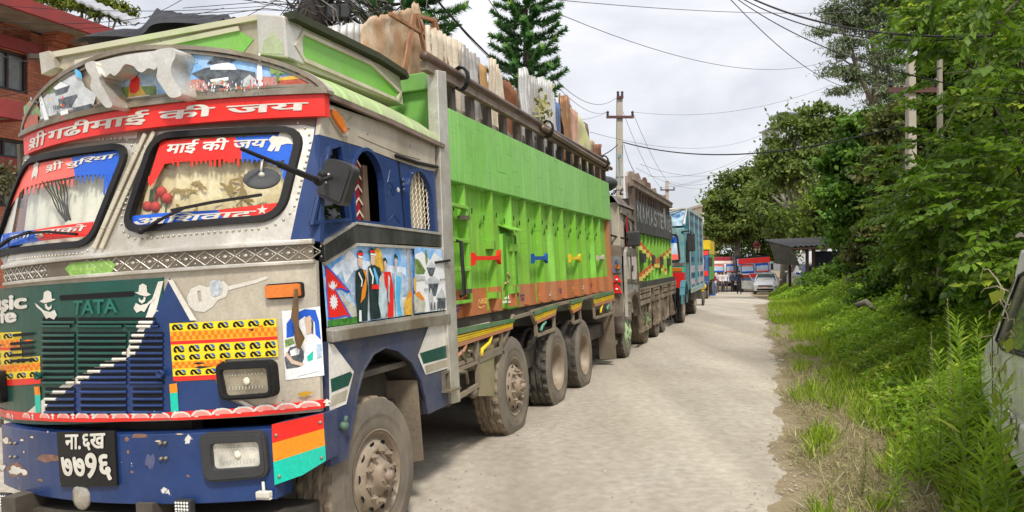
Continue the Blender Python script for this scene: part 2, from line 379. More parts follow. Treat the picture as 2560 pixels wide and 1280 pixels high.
# ================================================================ ground, road, buildings
def sm(a, b, x):
    t = max(0., min(1., (x - a) / (b - a))); return t * t * (3 - 2 * t)
def x0(y): return -.03 + .336 * (y - 7.66) if y < 70 else -.03 + .336 * 62.34 + .05 * (y - 70)   # line of the parked trucks' road side
def fbm(x, y, s=1.0): return mnoise.fractal(Vector((x * s, y * s, 3.1)), 1.0, 2.0, 4)
def hgt(x, y):
    q = x - x0(y)
    h = -.20 * (1 - sm(4.6, 7.4, y)) * (1 - sm(.6, 1.6, q))
    h += .0647 * max(-2.7, min(0, q)) * (1 - sm(27, 34, y))
    h += .07 * max(0, min(4.0, q - 2.9)) + (.25 * sm(4.2, 6.5, q)) * sm(4, 9, y)
    h += -.0225 * max(0, min(60, y - 28)) * (1 - .5 * sm(2.2, 3.5, q) * sm(44, 50, y))
    return h + .012 * fbm(x, y, .5) + (.05 * fbm(x, y, .8) * sm(2.9, 4, q))
ys_ = [-6 + .45 * i for i in range(60)] + [21 + 1.1 * i for i in range(50)] + [76, 90, 120, 180, 300, 500, 900]
qs_ = [-900, -300, -120, -60, -35, -24, -16, -11, -8.5, -6.5] + [-5 + .5 * i for i in range(14)] + [2 + .25 * i for i in range(22)] + [7.5 + i for i in range(12)] + [24, 35, 60, 120, 300, 900]
g = G(); v = [(x0(y) + q, y, hgt(x0(y) + q, y)) for y in ys_ for q in qs_]; w = len(qs_)
g.add(v, [(i * w + j, i * w + j + 1, (i + 1) * w + j + 1, (i + 1) * w + j) for i in range(len(ys_) - 1) for j in range(w - 1)], sm=True)
soil = mat('verge_soil', (.17, .125, .075), .95, var=.3, vs=1.2, dirt=(.25, .20, .12), da=.45, ds=2.2, bump=.02, bs=18, fine=.35)
tag(g.build('ground', soil), kind='structure')
def roadmat():
    m = mat('road_concrete', (.42, .380, .315), .88, var=.12, vs=.5, dirt=(.30, .255, .19), da=.34, ds=.55, dw=.22, bump=.007, bs=85, fine=.2, dstretch=(1.6, .5, 1))
    t = m.node_tree; b = t.nodes['Principled BSDF']; src = b.inputs['Base Color'].links[0].from_socket
    co = N(t, 'ShaderNodeTexCoord')
    # hairline cracks and gravelly specks
    vo = N(t, 'ShaderNodeTexVoronoi', feature='DISTANCE_TO_EDGE', i_Scale=.42); wn = N(t, 'ShaderNodeTexNoise', i_Scale=1.5, i_Detail=6)
    ad = N(t, 'ShaderNodeMixRGB', blend_type='LINEAR_LIGHT', i_Fac=.35); L(t, co.outputs['Object'], ad.inputs[1]); L(t, wn.outputs['Color'], ad.inputs[2]); L(t, co.outputs['Object'], wn.inputs[0]); L(t, ad.outputs[0], vo.inputs['Vector'])
    rr = N(t, 'ShaderNodeMapRange', n_1=.002, n_2=.010, n_3=.55, n_4=0); L(t, vo.outputs['Distance'], rr.inputs[0])
    nm = N(t, 'ShaderNodeTexNoise', i_Scale=.35, i_Detail=2); L(t, co.outputs['Object'], nm.inputs[0]); r3 = N(t, 'ShaderNodeMapRange', n_1=.50, n_2=.62, n_3=0, n_4=1); L(t, nm.outputs['Fac'], r3.inputs[0])
    mu = N(t, 'ShaderNodeMath', operation='MULTIPLY'); L(t, rr.outputs[0], mu.inputs[0]); L(t, r3.outputs[0], mu.inputs[1])
    mi = N(t, 'ShaderNodeMixRGB'); mi.inputs[2].default_value = (.17, .14, .10, 1); L(t, mu.outputs[0], mi.inputs[0]); L(t, src, mi.inputs[1])
    sp = N(t, 'ShaderNodeTexVoronoi', i_Scale=26); L(t, co.outputs['Object'], sp.inputs['Vector']); r4 = N(t, 'ShaderNodeMapRange', n_1=.09, n_2=.13, n_3=.5, n_4=0); L(t, sp.outputs['Distance'], r4.inputs[0])
    n5 = N(t, 'ShaderNodeTexNoise', i_Scale=.8, i_Detail=4); L(t, co.outputs['Object'], n5.inputs[0]); r5 = N(t, 'ShaderNodeMapRange', n_1=.46, n_2=.62, n_3=0, n_4=1); L(t, n5.outputs['Fac'], r5.inputs[0])
    m2 = N(t, 'ShaderNodeMath', operation='MULTIPLY'); L(t, r4.outputs[0], m2.inputs[0]); L(t, r5.outputs[0], m2.inputs[1])
    mj = N(t, 'ShaderNodeMixRGB'); mj.inputs[2].default_value = (.16, .13, .10, 1); L(t, m2.outputs[0], mj.inputs[0]); L(t, mi.outputs[0], mj.inputs[1])
    # broad earth-coloured stains
    n6 = N(t, 'ShaderNodeTexNoise', i_Scale=.23, i_Detail=8, i_Roughness=.7, i_Distortion=.6); L(t, co.outputs['Object'], n6.inputs[0]); r6 = N(t, 'ShaderNodeMapRange', n_1=.46, n_2=.70, n_3=0, n_4=.55); L(t, n6.outputs['Fac'], r6.inputs[0])
    mk = N(t, 'ShaderNodeMixRGB'); mk.inputs[2].default_value = (.27, .215, .15, 1); L(t, r6.outputs[0], mk.inputs[0]); L(t, mj.outputs[0], mk.inputs[1])
    # worn wheel tracks along the lane
    wm = N(t, 'ShaderNodeMapping'); wm.inputs['Rotation'].default_value = (0, 0, R(18.6)); wm.inputs['Scale'].default_value = (.75, .045, 1); L(t, co.outputs['Object'], wm.inputs[0])
    n7 = N(t, 'ShaderNodeTexNoise', i_Scale=1.0, i_Detail=5, i_Roughness=.55); L(t, wm.outputs[0], n7.inputs[0]); r7 = N(t, 'ShaderNodeMapRange', n_1=.40, n_2=.62, n_3=.86, n_4=1.12); L(t, n7.outputs['Fac'], r7.inputs[0])
    sv = N(t, 'ShaderNodeVectorMath', operation='SCALE'); L(t, mk.outputs[0], sv.inputs[0]); L(t, r7.outputs[0], sv.inputs['Scale'])
    L(t, sv.outputs[0], b.inputs['Base Color'])
    return m
def qr(y):
    k = [(-6, 2.82), (5.7, 2.82), (7.6, 2.82), (12.3, 2.78), (18, 2.6), (23, 2.35), (27, 1.95), (33, 1.75), (35, 2.5), (38, 2.6), (42, 1.95), (50, 1.1), (60, .9), (72, .9)]
    for a, b in zip(k, k[1:]):
        if y <= b[0]: return a[1] + (b[1] - a[1]) * max(0, (y - a[0])) / (b[0] - a[0]) 
    return .9
g = G(); yy = [-6 + .3 * i for i in range(33)] + [4 + .04 * i for i in range(350)] + [18 + .12 * i for i in range(100)] + [30 + .5 * i for i in range(120)]; qq = [-8 + .6 * i for i in range(17)]; v = []
for y in yy:
    e = qr(y) + .20 * fbm(y, 2.2, .8) + .09 * fbm(y, 9.0, 2.6) + .05 * fbm(y, 1.0, 7.5)
    for j, q in enumerate(qq + [2.2, 99]):
        q = min(q, e if q == 99 else e - .05 * (18 - j)); v.append((x0(y) + q, y, hgt(x0(y) + q, y) + (.012 if q < e else -.004)))
w = len(qq) + 2
g.add(v, [(i * w + j, i * w + j + 1, (i + 1) * w + j + 1, (i + 1) * w + j) for i in range(len(yy) - 1) for j in range(w - 1)], sm=True)
tag(g.build('road', roadmat()), kind='structure')
# ---- brick building on the far left
def brickmat(key, c1, c2, mortar, scale=1.0, axes=('Y', 'Z')):
    m = bpy.data.materials.new(key); m.use_nodes = True; t = m.node_tree; b = t.nodes['Principled BSDF']
    co = N(t, 'ShaderNodeTexCoord'); sp = N(t, 'ShaderNodeSeparateXYZ'); L(t, co.outputs['Object'], sp.inputs[0]); cb_ = N(t, 'ShaderNodeCombineXYZ'); L(t, sp.outputs[axes[0]], cb_.inputs[0]); L(t, sp.outputs[axes[1]], cb_.inputs[1])
    br = N(t, 'ShaderNodeTexBrick', i_Scale=1.0); br.inputs['Brick Width'].default_value = .24 * scale; br.inputs['Row Height'].default_value = .085 * scale; br.inputs['Mortar Size'].default_value = .008 * scale
    for k, c in (('Color1', c1), ('Color2', c2), ('Mortar', mortar)): br.inputs[k].default_value = (*c, 1)
    L(t, cb_.outputs[0], br.inputs['Vector'])
    n = N(t, 'ShaderNodeTexNoise', i_Scale=1.2, i_Detail=6); L(t, co.outputs['Object'], n.inputs[0]); r = N(t, 'ShaderNodeMapRange', n_1=.3, n_2=.7, n_3=.75, n_4=1.2); L(t, n.outputs['Fac'], r.inputs[0])
    s_ = N(t, 'ShaderNodeVectorMath', operation='SCALE'); L(t, br.outputs['Color'], s_.inputs[0]); L(t, r.outputs[0], s_.inputs['Scale']); L(t, s_.outputs[0], b.inputs['Base Color'])
    bp_ = N(t, 'ShaderNodeBump', i_Strength=.6, i_Distance=.01); L(t, br.outputs['Fac'], bp_.inputs['Height']); bp_.invert = True; L(t, bp_.outputs[0], b.inputs['Normal']); b.inputs['Roughness'].default_value = .85
    MATS[key] = m; return m
O1 = onground(1272, 1098)
MB = frame(1935, 0, O1)
brick = brickmat('orange_brick', (.52, .17, .085), (.40, .115, .055), (.20, .12, .09))
redp = mat('red_concrete_paint', (.34, .045, .042), .6, var=.2, dirt=(.20, .05, .045), da=.4, dstretch=(1, 1, .3))
conc = mat('grey_soffit', (.36, .33, .29), .9, var=.2, dirt=(.2, .18, .15), da=.4)
wg = mat('window_glass_dull', (.10, .115, .12), .12, var=.5, vs=1.5, dirt=(.30, .31, .30), da=.3)
house = empty('brick_building', 'two storey orange brick building with dark red eaves and grey windows behind the front truck', 'building', MB)
XW, XE = -16.5, -15.1
WB, EB = Side(MB, XW), Side(MB, XE)
def rect_from(S, a, b): p, q = S.px(*a), S.px(*b); return [(p[0], q[1]), (q[0], q[1]), (q[0], p[1]), (p[0], p[1])]
w1 = rect_from(WB, (8, 24), (76, 108)); w2 = rect_from(WB, (-70, 100), (70, 236)); w3 = rect_from(WB, (150, 88), (196, 140)); w4 = rect_from(WB, (206, 100), (250, 150)); w5 = rect_from(WB, (-80, 330), (60, 400)); w6 = rect_from(WB, (-80, 415), (60, 520))
ya = WB.px(-400, 300)[0]; yb = WB.px(330, 120)[0]; ztop = EB.px(318, 84)[1]
G().plate(WB, [(ya, -.6), (yb, -.6), (yb, ztop - .35), (ya, ztop - .35)], 0, -.25, holes=(w1, w2, w3, w4, w5, w6)).build('wall', brick, house)
g = G()
for wd in (w1, w2, w3, w4, w5, w6):
    wn = bpy.data.objects.new('window', None); COL.objects.link(wn); wn.parent = house
    G().plate(WB, wd, -.14, -.16).build('pane', wg, wn)
    f_ = G(); f_.plate(WB, wd, -.05, -.14, holes=(inset(wd, .07),)); ym = (wd[0][0] * .35 + wd[1][0] * .65); f_.box(XW - .13, XW - .06, ym - .03, ym + .03, wd[0][1], wd[2][1]); f_.build('frame', mat('dark_frame', (.045, .03, .028), .5, var=.3), wn)
G().box(XW - 6, XW - .3, ya, yb, -.6, ztop - .4).build('core', gap, house)
ye = EB.px(322, 95)[0]
g = G(); g.box(XE - .12, XE, ya, ye, ztop - .34, ztop); g.box(XW - 6, XE - .12, ye - .12, ye, ztop - .34, ztop); g.build('fascia', redp, house)
G().box(XW - 6, XE - .12, ya, ye - .12, ztop - .30, ztop - .10).build('roof', conc, house)
zs = WB.px(40, 276)[1]; za = WB.px(40, 318)[1]
ys2 = Side(MB, XW + 1.1).px(66, 300)[0]
g = G(); g.box(XW + .9, XW + 1.1, ya, ys2, za, zs); g.box(XW, XW + .9, ys2 - .2, ys2, za, zs); g.build('balcony_band', redp, house)
G().box(XW, XW + .9, ya, ys2 - .2, za + .02, za + .2).build('balcony_floor', conc, house)
for wd, hh in ((w1, .32), (w5, .25)): G().box(XW, XW + .12, wd[0][0] - .5, wd[1][0] + .18, wd[0][1] - hh, wd[0][1]).build('sill_band', redp, house)
cy0, cy1 = WB.px(104, 120)[0], WB.px(140, 120)[0]; ct = WB.px(120, 60)[1]; cbm = WB.px(120, 132)[1]
for k in range(6):
    a = ct - (ct - cbm) * k / 6; G().box(XW, XW + .95 - .14 * k, cy0, cy1, a - (ct - cbm) / 6 + .012, a).build('corbel', brick, house)
cor = [Vector((XW + .02, WB.px(*p)[0], WB.px(*p)[1])) for p in ((62, 140), (110, 142))]
g = G(); g.bar(cor[0] + Vector((.1, 0, 0)), cor[1] + Vector((.1, 0, 0)), .1, .12); g.build('grey_ledge', conc, house)
# corrugated awning above the eaves
g = G(); p = [at(210, -6, 19), at(226, -6, 19), at(350, 50, 17.5), at(336, 62, 17.5)]
pq = [at(212, -8, 19.5), at(352, 50, 18), at(338, 60, 17.2), at(180, -6, 18.4)]
v = []; n = 20
for i in range(n + 1):
    a, b = pq[0].lerp(pq[1], i / n), pq[3].lerp(pq[2], i / n); o = Vector((0, 0, .03 * math.sin(i * 2.2)))
    v += [a + o, b + o, a + o - Vector((0, 0, .05)), b + o - Vector((0, 0, .05))]
g.add(v, [(4 * i, 4 * i + 1, 4 * i + 5, 4 * i + 4) for i in range(n)] + [(4 * i + 2, 4 * i + 6, 4 * i + 7, 4 * i + 3) for i in range(n)] + [(4 * i + 1, 4 * i + 3, 4 * i + 7, 4 * i + 5) for i in range(n)])
tc_ = g.build('tin_canopy', mat('grey_tin', (.34, .35, .36), .5, .3, var=.2), house); tc_.matrix_parent_inverse = MB.inverted()
# ---- distant buildings
def block(name, label, u0, u1, vt, depth, m, dp=12, wins=(3, 3), roof=None, zb=-3):
    a, b = at(u0, vt, depth), at(u1, vt, depth); o = empty(name, label, 'building', Matrix.Translation((a.x, depth, zb)))
    W_, H_ = b.x - a.x, a.z - zb
    G().box(0, W_, 0, dp, 0, H_).build('wall', m, o)
    if wins:
        nx, nz = wins
        for i in range(nx):
            for j in range(nz):
                x, z = W_ * (i + .3) / nx, H_ * (j + .35) / nz; x1, z1 = x + W_ * .45 / nx, z + H_ * .4 / nz
                wn = G().box(x, x1, -.04, .0, z, z1).build('window', mat('far_window', (.16, .18, .20), .2, var=.4), o)
    G().box(-.3, W_ + .3, -.3, dp + .3, H_, H_ + .35).build('roof', roof or m, o)
    return o, W_, H_
paleb = mat('pale_render', (.62, .55, .45), .9, var=.1, vs=.3, dirt=(.45, .40, .33), da=.3, ds=.3)
block('concrete_tower', 'pale concrete tower far off behind the yellow and green truck', 1757, 1800, 516, 120, paleb, wins=(3, 9))
o, W_, H_ = block('red_roof_house', 'low pink house with a red roof beyond the teal truck', 1745, 1792, 588, 85, mat('pink_render', (.50, .30, .24), .9, var=.15), wins=(3, 2))
G().add([(-1, -1, H_), (W_ + .5, -1, H_), (W_ * .6, 5, H_ + 1.6), (-1, 5, H_ + 1.6), (-1, 12, H_), (W_ + .5, 12, H_)], [(0, 1, 2, 3), (3, 2, 5, 4), (1, 5, 2)]).build('gable', mat('red_tin', (.45, .13, .09), .6, var=.2), o)
o, W_, H_ = block('tall_block', 'tall grey block whose rooftop frame shows above the broad trees', 1955, 2015, 308, 150, mat('grey_render', (.42, .43, .44), .9, var=.15, vs=.2), wins=(4, 12))
g = G()
for x in (0, W_ / 2, W_): g.box(x - .15, x + .15, 0, .3, H_ + .35, H_ + 2.0)
g.box(-.5, W_, -.4, 6, H_ + 1.8, H_ + 2.1); g.box(-.5, W_, -.4, 0, H_ + 1.0, H_ + 1.2); g.tube([(W_ * .4, 2, H_), (W_ * .4, 2, H_ + 5)], .06, 5); g.build('rooftop_frame', mat('blue_grey_steel', (.25, .29, .34), .5, .3), o)
# ---- fence wall on the right, mostly overgrown
fw = empty('boundary_wall', 'weathered red brown brick boundary wall, overgrown, at the right', 'wall', MB)
rb = brickmat('dull_brick', (.20, .075, .045), (.26, .10, .06), (.17, .12, .09))
for k in range(12):
    y0_ = -2 + 3.2 * k; g = G(); x_ = 6.2 + .05 * (k % 2)
    if y0_ > 26: break
    P0 = MB @ Vector((x_, y0_ + 1.6, 0)); zg = hgt(P0.x, P0.y)
    g.box(x_ + .1, x_ + .28, y0_, y0_ + 3.0, zg - .3, zg + 1.55); g.build('brick_panel', rb, fw)
    G().box(x_, x_ + .32, y0_ + 3.0, y0_ + 3.2, zg - .3, zg + 1.75).build('pier', mat('pier_grey', (.30, .28, .25), .9, var=.3), fw)
# ================================================================ wheels
def wheel(parent, c, R0=.52, w=.28, style='hub', tread=None, rimm=None, steer=0, name='wheel', lugs=.010, detail=True):
    """a tyre and a rim; outer sidewall at x = c[0], axle along x"""
    t = bpy.data.objects.new(name, None); COL.objects.link(t); t.parent = parent; t.location = c; t.rotation_euler = (0, 0, R(steer))
    rr = R0 * .555
    n = 108 if detail else 36
    g = G(); W = w
    prof = [(-.035, rr * .94), (-.012, rr * 1.0), (-.004, rr * 1.07), (0, rr * 1.25), (-.001, rr * 1.33), (.003, rr * 1.36), (.003, rr * 1.42), (-.001, rr * 1.46), (-.006, R0 * .93), (-.018, R0 * .975)]
    g.lathe(prof, (0, 0, 0), n, 0)
    k = 15
    tp = [(-.018 - (W - .036) * i / k, R0 * (.975 if i in (0, k) else 1)) for i in range(k + 1)]
    def lug(i, j, r):
        if j in (0, k): return r - (lugs * 1.4 if (i // 2) % 2 else 0)
        if j in (4, 8, 12): return r - lugs * 1.3
        if j in (1, 2, 3, 13, 14): return r - (lugs * 1.6 if (i // 2) % 2 else 0)
        return r - (lugs if ((i + (j % 4)) // 3) % 3 == 0 else 0)
    g.lathe(tp, (0, 0, 0), n, 1, lug if detail else None, sm=False)
    g.lathe([(-W + .018, R0 * .975), (-W + .006, R0 * .93), (-W, rr * 1.25), (-W + .012, rr)], (0, 0, 0), n, 0)
    g.build('tyre', [tyre_m, tread or tread_m], t)
    rm = rimm or rim_m
    g = G()
    lip = [(-.035, rr * .93), (-.012, rr * .985), (-.004, rr * 1.02), (-.002, rr * 1.05), (-.010, rr * .96), (-.028, rr * .93)]
    g.lathe(lip, (0, 0, 0), 48)
    if style == 'hub':
        g.lathe([(-.028, rr * .93), (-.05, rr * .88), (-.055, rr * .84), (-.02, rr * .76), (.012, rr * .66), (.016, rr * .58), (.0, rr * .55), (-.005, rr * .50)], (0, 0, 0), 48)
        g.build('rim', rm, t)
        h = G()
        h.lathe([(-.006, rr * .52), (.012, rr * .45), (.016, rr * .40), (.03, rr * .34), (.062, rr * .30), (.07, rr * .27), (.072, 0.001)], (0, 0, 0), 32)
        h.lathe([(.07, rr * .13), (.105, rr * .12), (.11, .001)], (0, 0, 0), 16)
        for i in range(10):
            a = 6.2832 * i / 10 + .2; y, z = rr * .56 * math.cos(a), rr * .56 * math.sin(a)
            h.lathe([(-.01, .024), (.03, .024), (.032, .016), (.052, .015), (.054, .001)], (0, y, z), 6, sm=False)
            y, z = rr * .235 * math.cos(a), rr * .235 * math.sin(a)
            if i % 2: h.lathe([(.06, .012), (.085, .012), (.086, .001)], (0, y, z), 6, sm=False)
        h.build('hub', rm, t)
        q = G()
        for i in range(10):
            a = 6.2832 * (i + .5) / 10 + .2
            q.add([(.002 - .012 * abs(s2), rr * (.765 + .05 * s1) * math.cos(a + .13 * s2), rr * (.765 + .05 * s1) * math.sin(a + .13 * s2)) for s1, s2 in ((-1, -.5), (-.3, -1), (.6, -.8), (.9, 0), (.6, .8), (-.3, 1), (-1, .5))], [tuple(range(7))])
        q.build('hand_hole', gap, t)
    elif style == 'dish':
        g.lathe([(-.028, rr * .93), (-.06, rr * .90), (-.13, rr * .84), (-.16, rr * .74), (-.172, rr * .5), (-.172, rr * .32), (-.12, rr * .28), (-.105, .001)], (0, 0, 0), 48)
        g.build('rim', rm, t)
        h = G()
        for i in range(10):
            a = 6.2832 * i / 10; h.lathe([(-.18, .02), (-.14, .02), (-.138, .001)], (0, rr * .5 * math.cos(a), rr * .5 * math.sin(a)), 6, sm=False)
        h.build('hub', rm, t)
    elif style == 'cover':      # painted slotted hub cover
        g.lathe([(-.028, rr * .93), (-.02, rr * .86), (.03, rr * .7), (.05, rr * .5), (.035, rr * .3), (.05, rr * .22), (.075, rr * .12), (.078, .001)], (0, 0, 0), 40)
        g.build('rim', rm, t)
        q = G()
        for i in range(8):
            a = 6.2832 * i / 8
            q.add([(.052 if abs(s1) < .5 else .036, rr * (.6 + .13 * s1) * math.cos(a + .16 * s2), rr * (.6 + .13 * s1) * math.sin(a + .16 * s2)) for s1, s2 in ((-1, -.6), (0, -1), (1, -.6), (1, .6), (0, 1), (-1, .6))], [tuple(range(6))])
        q.build('slot', gap, t)
    else:
        g.lathe([(-.028, rr * .93), (-.06, rr * .7), (-.05, rr * .4), (-.03, rr * .2), (-.03, .001)], (0, 0, 0), 24)
        g.build('rim', rm, t)
    return t

# ================================================================ the front truck
O1 = onground(1272, 1098)
M1 = frame(1935, 3.7, O1)
truck = empty('cargo_truck', 'nearest cargo truck, lime green box, painted cab and red banner above its windscreens', 'truck', M1)
S0 = Side(M1, 0)
def yf(x, z):
    d = (x + 1.25) / 1.25
    y = -3.54 + .32 * d * d
    return y + (.21 * (z - 1.87) if z > 1.87 else 0)
F = Front(M1, yf, (1.87,))
FV = Front(M1, lambda x, z: -3.40 + .34 * ((x + 1.22) / 1.3) ** 2)           # the upright header board above the windscreens
FB = Front(M1, lambda x, z: -3.60 + .30 * ((x + 1.25) / 1.25) ** 2)           # the bumper
def PL(name, S, pxs, m, d1=.01, d0=0, parent=truck, r=0, holes=(), bevel=0, label=None):
    """a plate given by photo pixels on a truck surface"""
    q = pts(S, *pxs)
    if r: q = rrect(q, r)
    return G().plate(S, q, d1, d0, holes=holes).build(name, m, parent, bevel, label=label)
# ---- cab shell behind the skins
g = G()
g.box(-2.46, -.04, -1.34, -1.26, .55, 2.75)                      # rear wall
g.box(-2.46, -.04, -3.1, -1.26, .98, 1.02)                        # floor
g.box(-2.46, -.04, -2.95, -1.3, 2.70, 2.74)                       # ceiling
g.box(-.30, -.26, -3.1, -1.3, .5, 1.3)                            # inner wheel arch wall
g.box(-2.3, -.2, -3.15, 5.7, .52, .72)
g.box(-2.3, -.9, -3.3, -3.2, .62, 1.0)
g.box(-2.49, -2.46, -3.2, -1.26, .6, 2.05); g.box(-2.49, -2.46, -3.1, -1.26, 2.5, 2.75); g.box(-2.49, -2.46, -1.7, -1.26, 2.05, 2.5)
g.build('chassis', chassis, truck)
g = G(); g.box(-2.3, -.12, -3.24, -2.95, 1.60, 1.80); g.box(-1.15, -.5, -2.2, -1.6, 1.02, 1.55); g.box(-2.2, -1.5, -2.2, -1.6, 1.02, 1.55)
g.build('dashboard', blackp, truck)
# curtains seen through the windscreens
def wavy(S_fn, a0, a1, z0, z1, amp, k, n=70, nz=2):
    v = []; f = []
    for i in range(n + 1):
        a = a0 + (a1 - a0) * i / n
        for j in range(nz + 1): v.append(S_fn(a, z0 + (z1 - z0) * j / nz, amp * math.sin(k * a + .6 * math.sin(3 * a))))
    w = nz + 1
    for i in range(n):
        for j in range(nz): f.append((i * w + j, (i + 1) * w + j, (i + 1) * w + j + 1, i * w + j + 1))
    return v, f
v, f = wavy(lambda a, z, o: (a, yf(a, z) + .065 + o, z), -1.22, -.10, 1.8, 2.68, .012, 60)
G().add(v, f, sm=True).build('cream_curtain', curt, truck)
v, f = wavy(lambda a, z, o: (a, yf(a, z) + .065 + o, z), -2.42, -1.30, 1.8, 2.68, .012, 30)
G().add(v, f, sm=True).build('pale_curtain', curt2, truck)
v, f = wavy(lambda a, z, o: (-2.44 + o, a, z), -2.98, -1.5, 1.8, 2.66, .012, 30)
G().add(v, f, sm=True).build('pale_curtain', curt2, truck)
leafp = mat('curtain_print', (.30, .21, .07), .8, var=.2)
g = G(); SC1 = Front(M1, lambda x, z: yf(x, z) + .048)
for i in range(26):
    cx, cz = -.95 + .8 * random.random(), 1.95 + .5 * random.random(); a0 = random.random() * 6.28
    for k in range(5):
        a = a0 + k * .45; p = (cx + .03 * k * math.cos(a0), cz + .03 * k * math.sin(a0))
        q = (p[0] + .05 * math.cos(a + .9), p[1] + .05 * math.sin(a + .9)); nrm = (-(q[1] - p[1]) * .2, (q[0] - p[0]) * .2); mid = ((p[0] + q[0]) / 2, (p[1] + q[1]) / 2)
        g.plate(SC1, [p, (mid[0] + nrm[0], mid[1] + nrm[1]), q, (mid[0] - nrm[0], mid[1] - nrm[1])], .001)
g.build('curtain_print', leafp, truck)
# ---- cab sides
sk = pts(S0, (808, 256), (1088, 350), (1087, 428), (1060, 424), (1000, 404), (900, 366), (798, 336))
G().plate(S0, sk, 0, -.03).build('upper_side_panel', beige, truck)
A1 = arch(-2.755, -2.345, 2.02, 2.27, 2.50, 14); A2 = arch(-1.945, -1.535, 2.0, 2.22, 2.45, 14)
QW = pts(S0, (822, 374), (845, 367), (849, 390), (868, 545), (782, 552))
door = pts(S0, (798, 337), (900, 368), (1000, 407), (1087, 430), (1096, 588), (990, 574), (883, 561), (800, 610), (800, 560))
G().plate(S0, door, .001, -.03, holes=(A1, A2, QW)).build('cab_door_panel', blue, truck)
for A in (A1, A2, QW): G().plate(S0, inset(A, -.022), .022, .0, holes=(A,)).build('window_frame', blue, truck)
G().plate(S0, inset(QW, -.01), -.012, -.016).build('quarter_window', darkpane, truck)
v, f = wavy(lambda a, z, o: (-.10 + o, a, z), -2.74, -2.50, 2.0, 2.46, .018, 34, 40, 8)
G().add(v, f, sm=True).build('crimson_curtain', curtred, truck)
g = G(); zz = Side(M1, -.078)
for k in range(5):
    z0 = 2.04 + .088 * k
    for y0 in (-2.72, -2.60):
        g.plate(zz, [(y0, z0), (y0 + .06, z0 + .05), (y0 + .12, z0), (y0 + .12, z0 + .018), (y0 + .06, z0 + .068), (y0, z0 + .018)], .002, 0)
g.build('curtain_zigzag', mat('cream_zigzag', (.70, .56, .42), .8), truck)
g = G()
for k in range(4): g.plate(zz, [(-2.66 + .02 * (k % 2), 2.05 + .1 * k), (-2.62 + .02 * (k % 2), 2.09 + .1 * k), (-2.58 + .02 * (k % 2), 2.05 + .1 * k), (-2.62 + .02 * (k % 2), 2.0 + .1 * k)], .001, 0)
g.build('curtain_gold', mat('tawny_print', (.42, .19, .03), .8, var=.5, vs=40), truck)
G().box(-.12, -.06, -2.49, -2.43, 1.99, 2.42).build('wooden_board', wood, truck)
v, f = wavy(lambda a, z, o: (-.07 + o, a, z), -1.97, -1.52, 1.98, 2.46, .01, 60)
G().add(v, f, sm=True).build('side_curtain', mat('beige_side_curtain', (.50, .44, .32), .8, var=.15), truck)
g = G()
for k in range(7):
    y0 = -1.95 + .065 * k
    for s in (-1, 1):
        g.tube([(-.015, y0 + s * .016 * math.cos(math.pi * j), 2.0 + .045 * j) for j in range(11)], .0035, 4)
g.build('window_lattice', mat('lattice_wire', (.66, .58, .42), .5), truck)
# door seam, hinges, handle, pressed ornaments, rain gutter
g = G(); g.tube([S0.P(*S0.px(*p), .004) for p in ((995, 404), (1003, 480), (1012, 578))], .006, 5)
g.build('door_seam', gap, truck)
g = G()
for u, v_ in ((1004, 452), (1005, 464), (1006, 476)): p = S0.P(*S0.px(u, v_), .01); g.tube([(p[0], p[1], p[2] - .02), (p[0], p[1], p[2] + .02)], .013, 8)
g.build('hinge', blue, truck)
g = G()
for l in (((974, 425), (968, 455), (982, 455)), ((972, 470), (978, 458), (988, 485)), ((970, 485), (975, 470), (984, 490)), ((972, 552), (984, 536), (998, 556))):
    g.tube([S0.P(*S0.px(*p), .002) for p in l], .0035, 5)
g.build('pressed_ornament', blue, truck)
g = G(); g.tube([S0.P(*S0.px(*p), .012) for p in ((986, 389), (1040, 407), (1090, 418))], .014, 6); g.build('rain_gutter', black, truck)
g = G()
for l in (((845, 300), (855, 285), (868, 302), (878, 292)), ((895, 340), (930, 356), (1000, 385), (1050, 398)), ((862, 318), (875, 322))):
    g.tube([S0.P(*S0.px(*p), .001) for p in l], .004, 5)
g.build('pressed_scroll', beige, truck)
q = pts(S0, (820, 274), (832, 276), (850, 300), (861, 330), (852, 334), (836, 312), (822, 288))
G().plate(S0, q, .03, 0).build('marker_lamp', amber, truck, .006)
G().plate(S0, shrink(q, 1.28), .012, 0).build('marker_lamp_base', cream, truck)
# A-pillar wrapping onto the front
PL('windscreen_pillar', F, [(806, 292), (801, 604), (727, 599), (748, 500), (784, 345), (790, 300)], blue, .004, -.04)
# grey band, moulding
PL('chrome_band', S0, [(803, 613), (883, 559), (1096, 587), (1101, 618), (1010, 611), (886, 607), (806, 655)], mat('tarnished_band', (.17, .17, .155), .3, .7, var=.3, dirt=(.06, .06, .055), da=.4, dstretch=(1, 3, .6)), .022, -.02, bevel=.004)
g = G(); g.plate(S0, pts(S0, (804, 657), (886, 608), (1102, 620), (1102, 626), (887, 615), (806, 664)), .026, 0); g.plate(S0, pts(S0, (816, 820), (1114, 777), (1114, 784), (816, 828)), .03, 0)
g.plate(S0, pts(S0, (800, 606), (883, 555), (1096, 582), (1096, 588), (883, 561), (801, 613)), .028, 0); g.build('band_trim', silver, truck)
PL('rubbing_strip', S0, [(816, 828), (1114, 784), (1116, 808), (818, 857)], steel, .045, 0, bevel=.006)
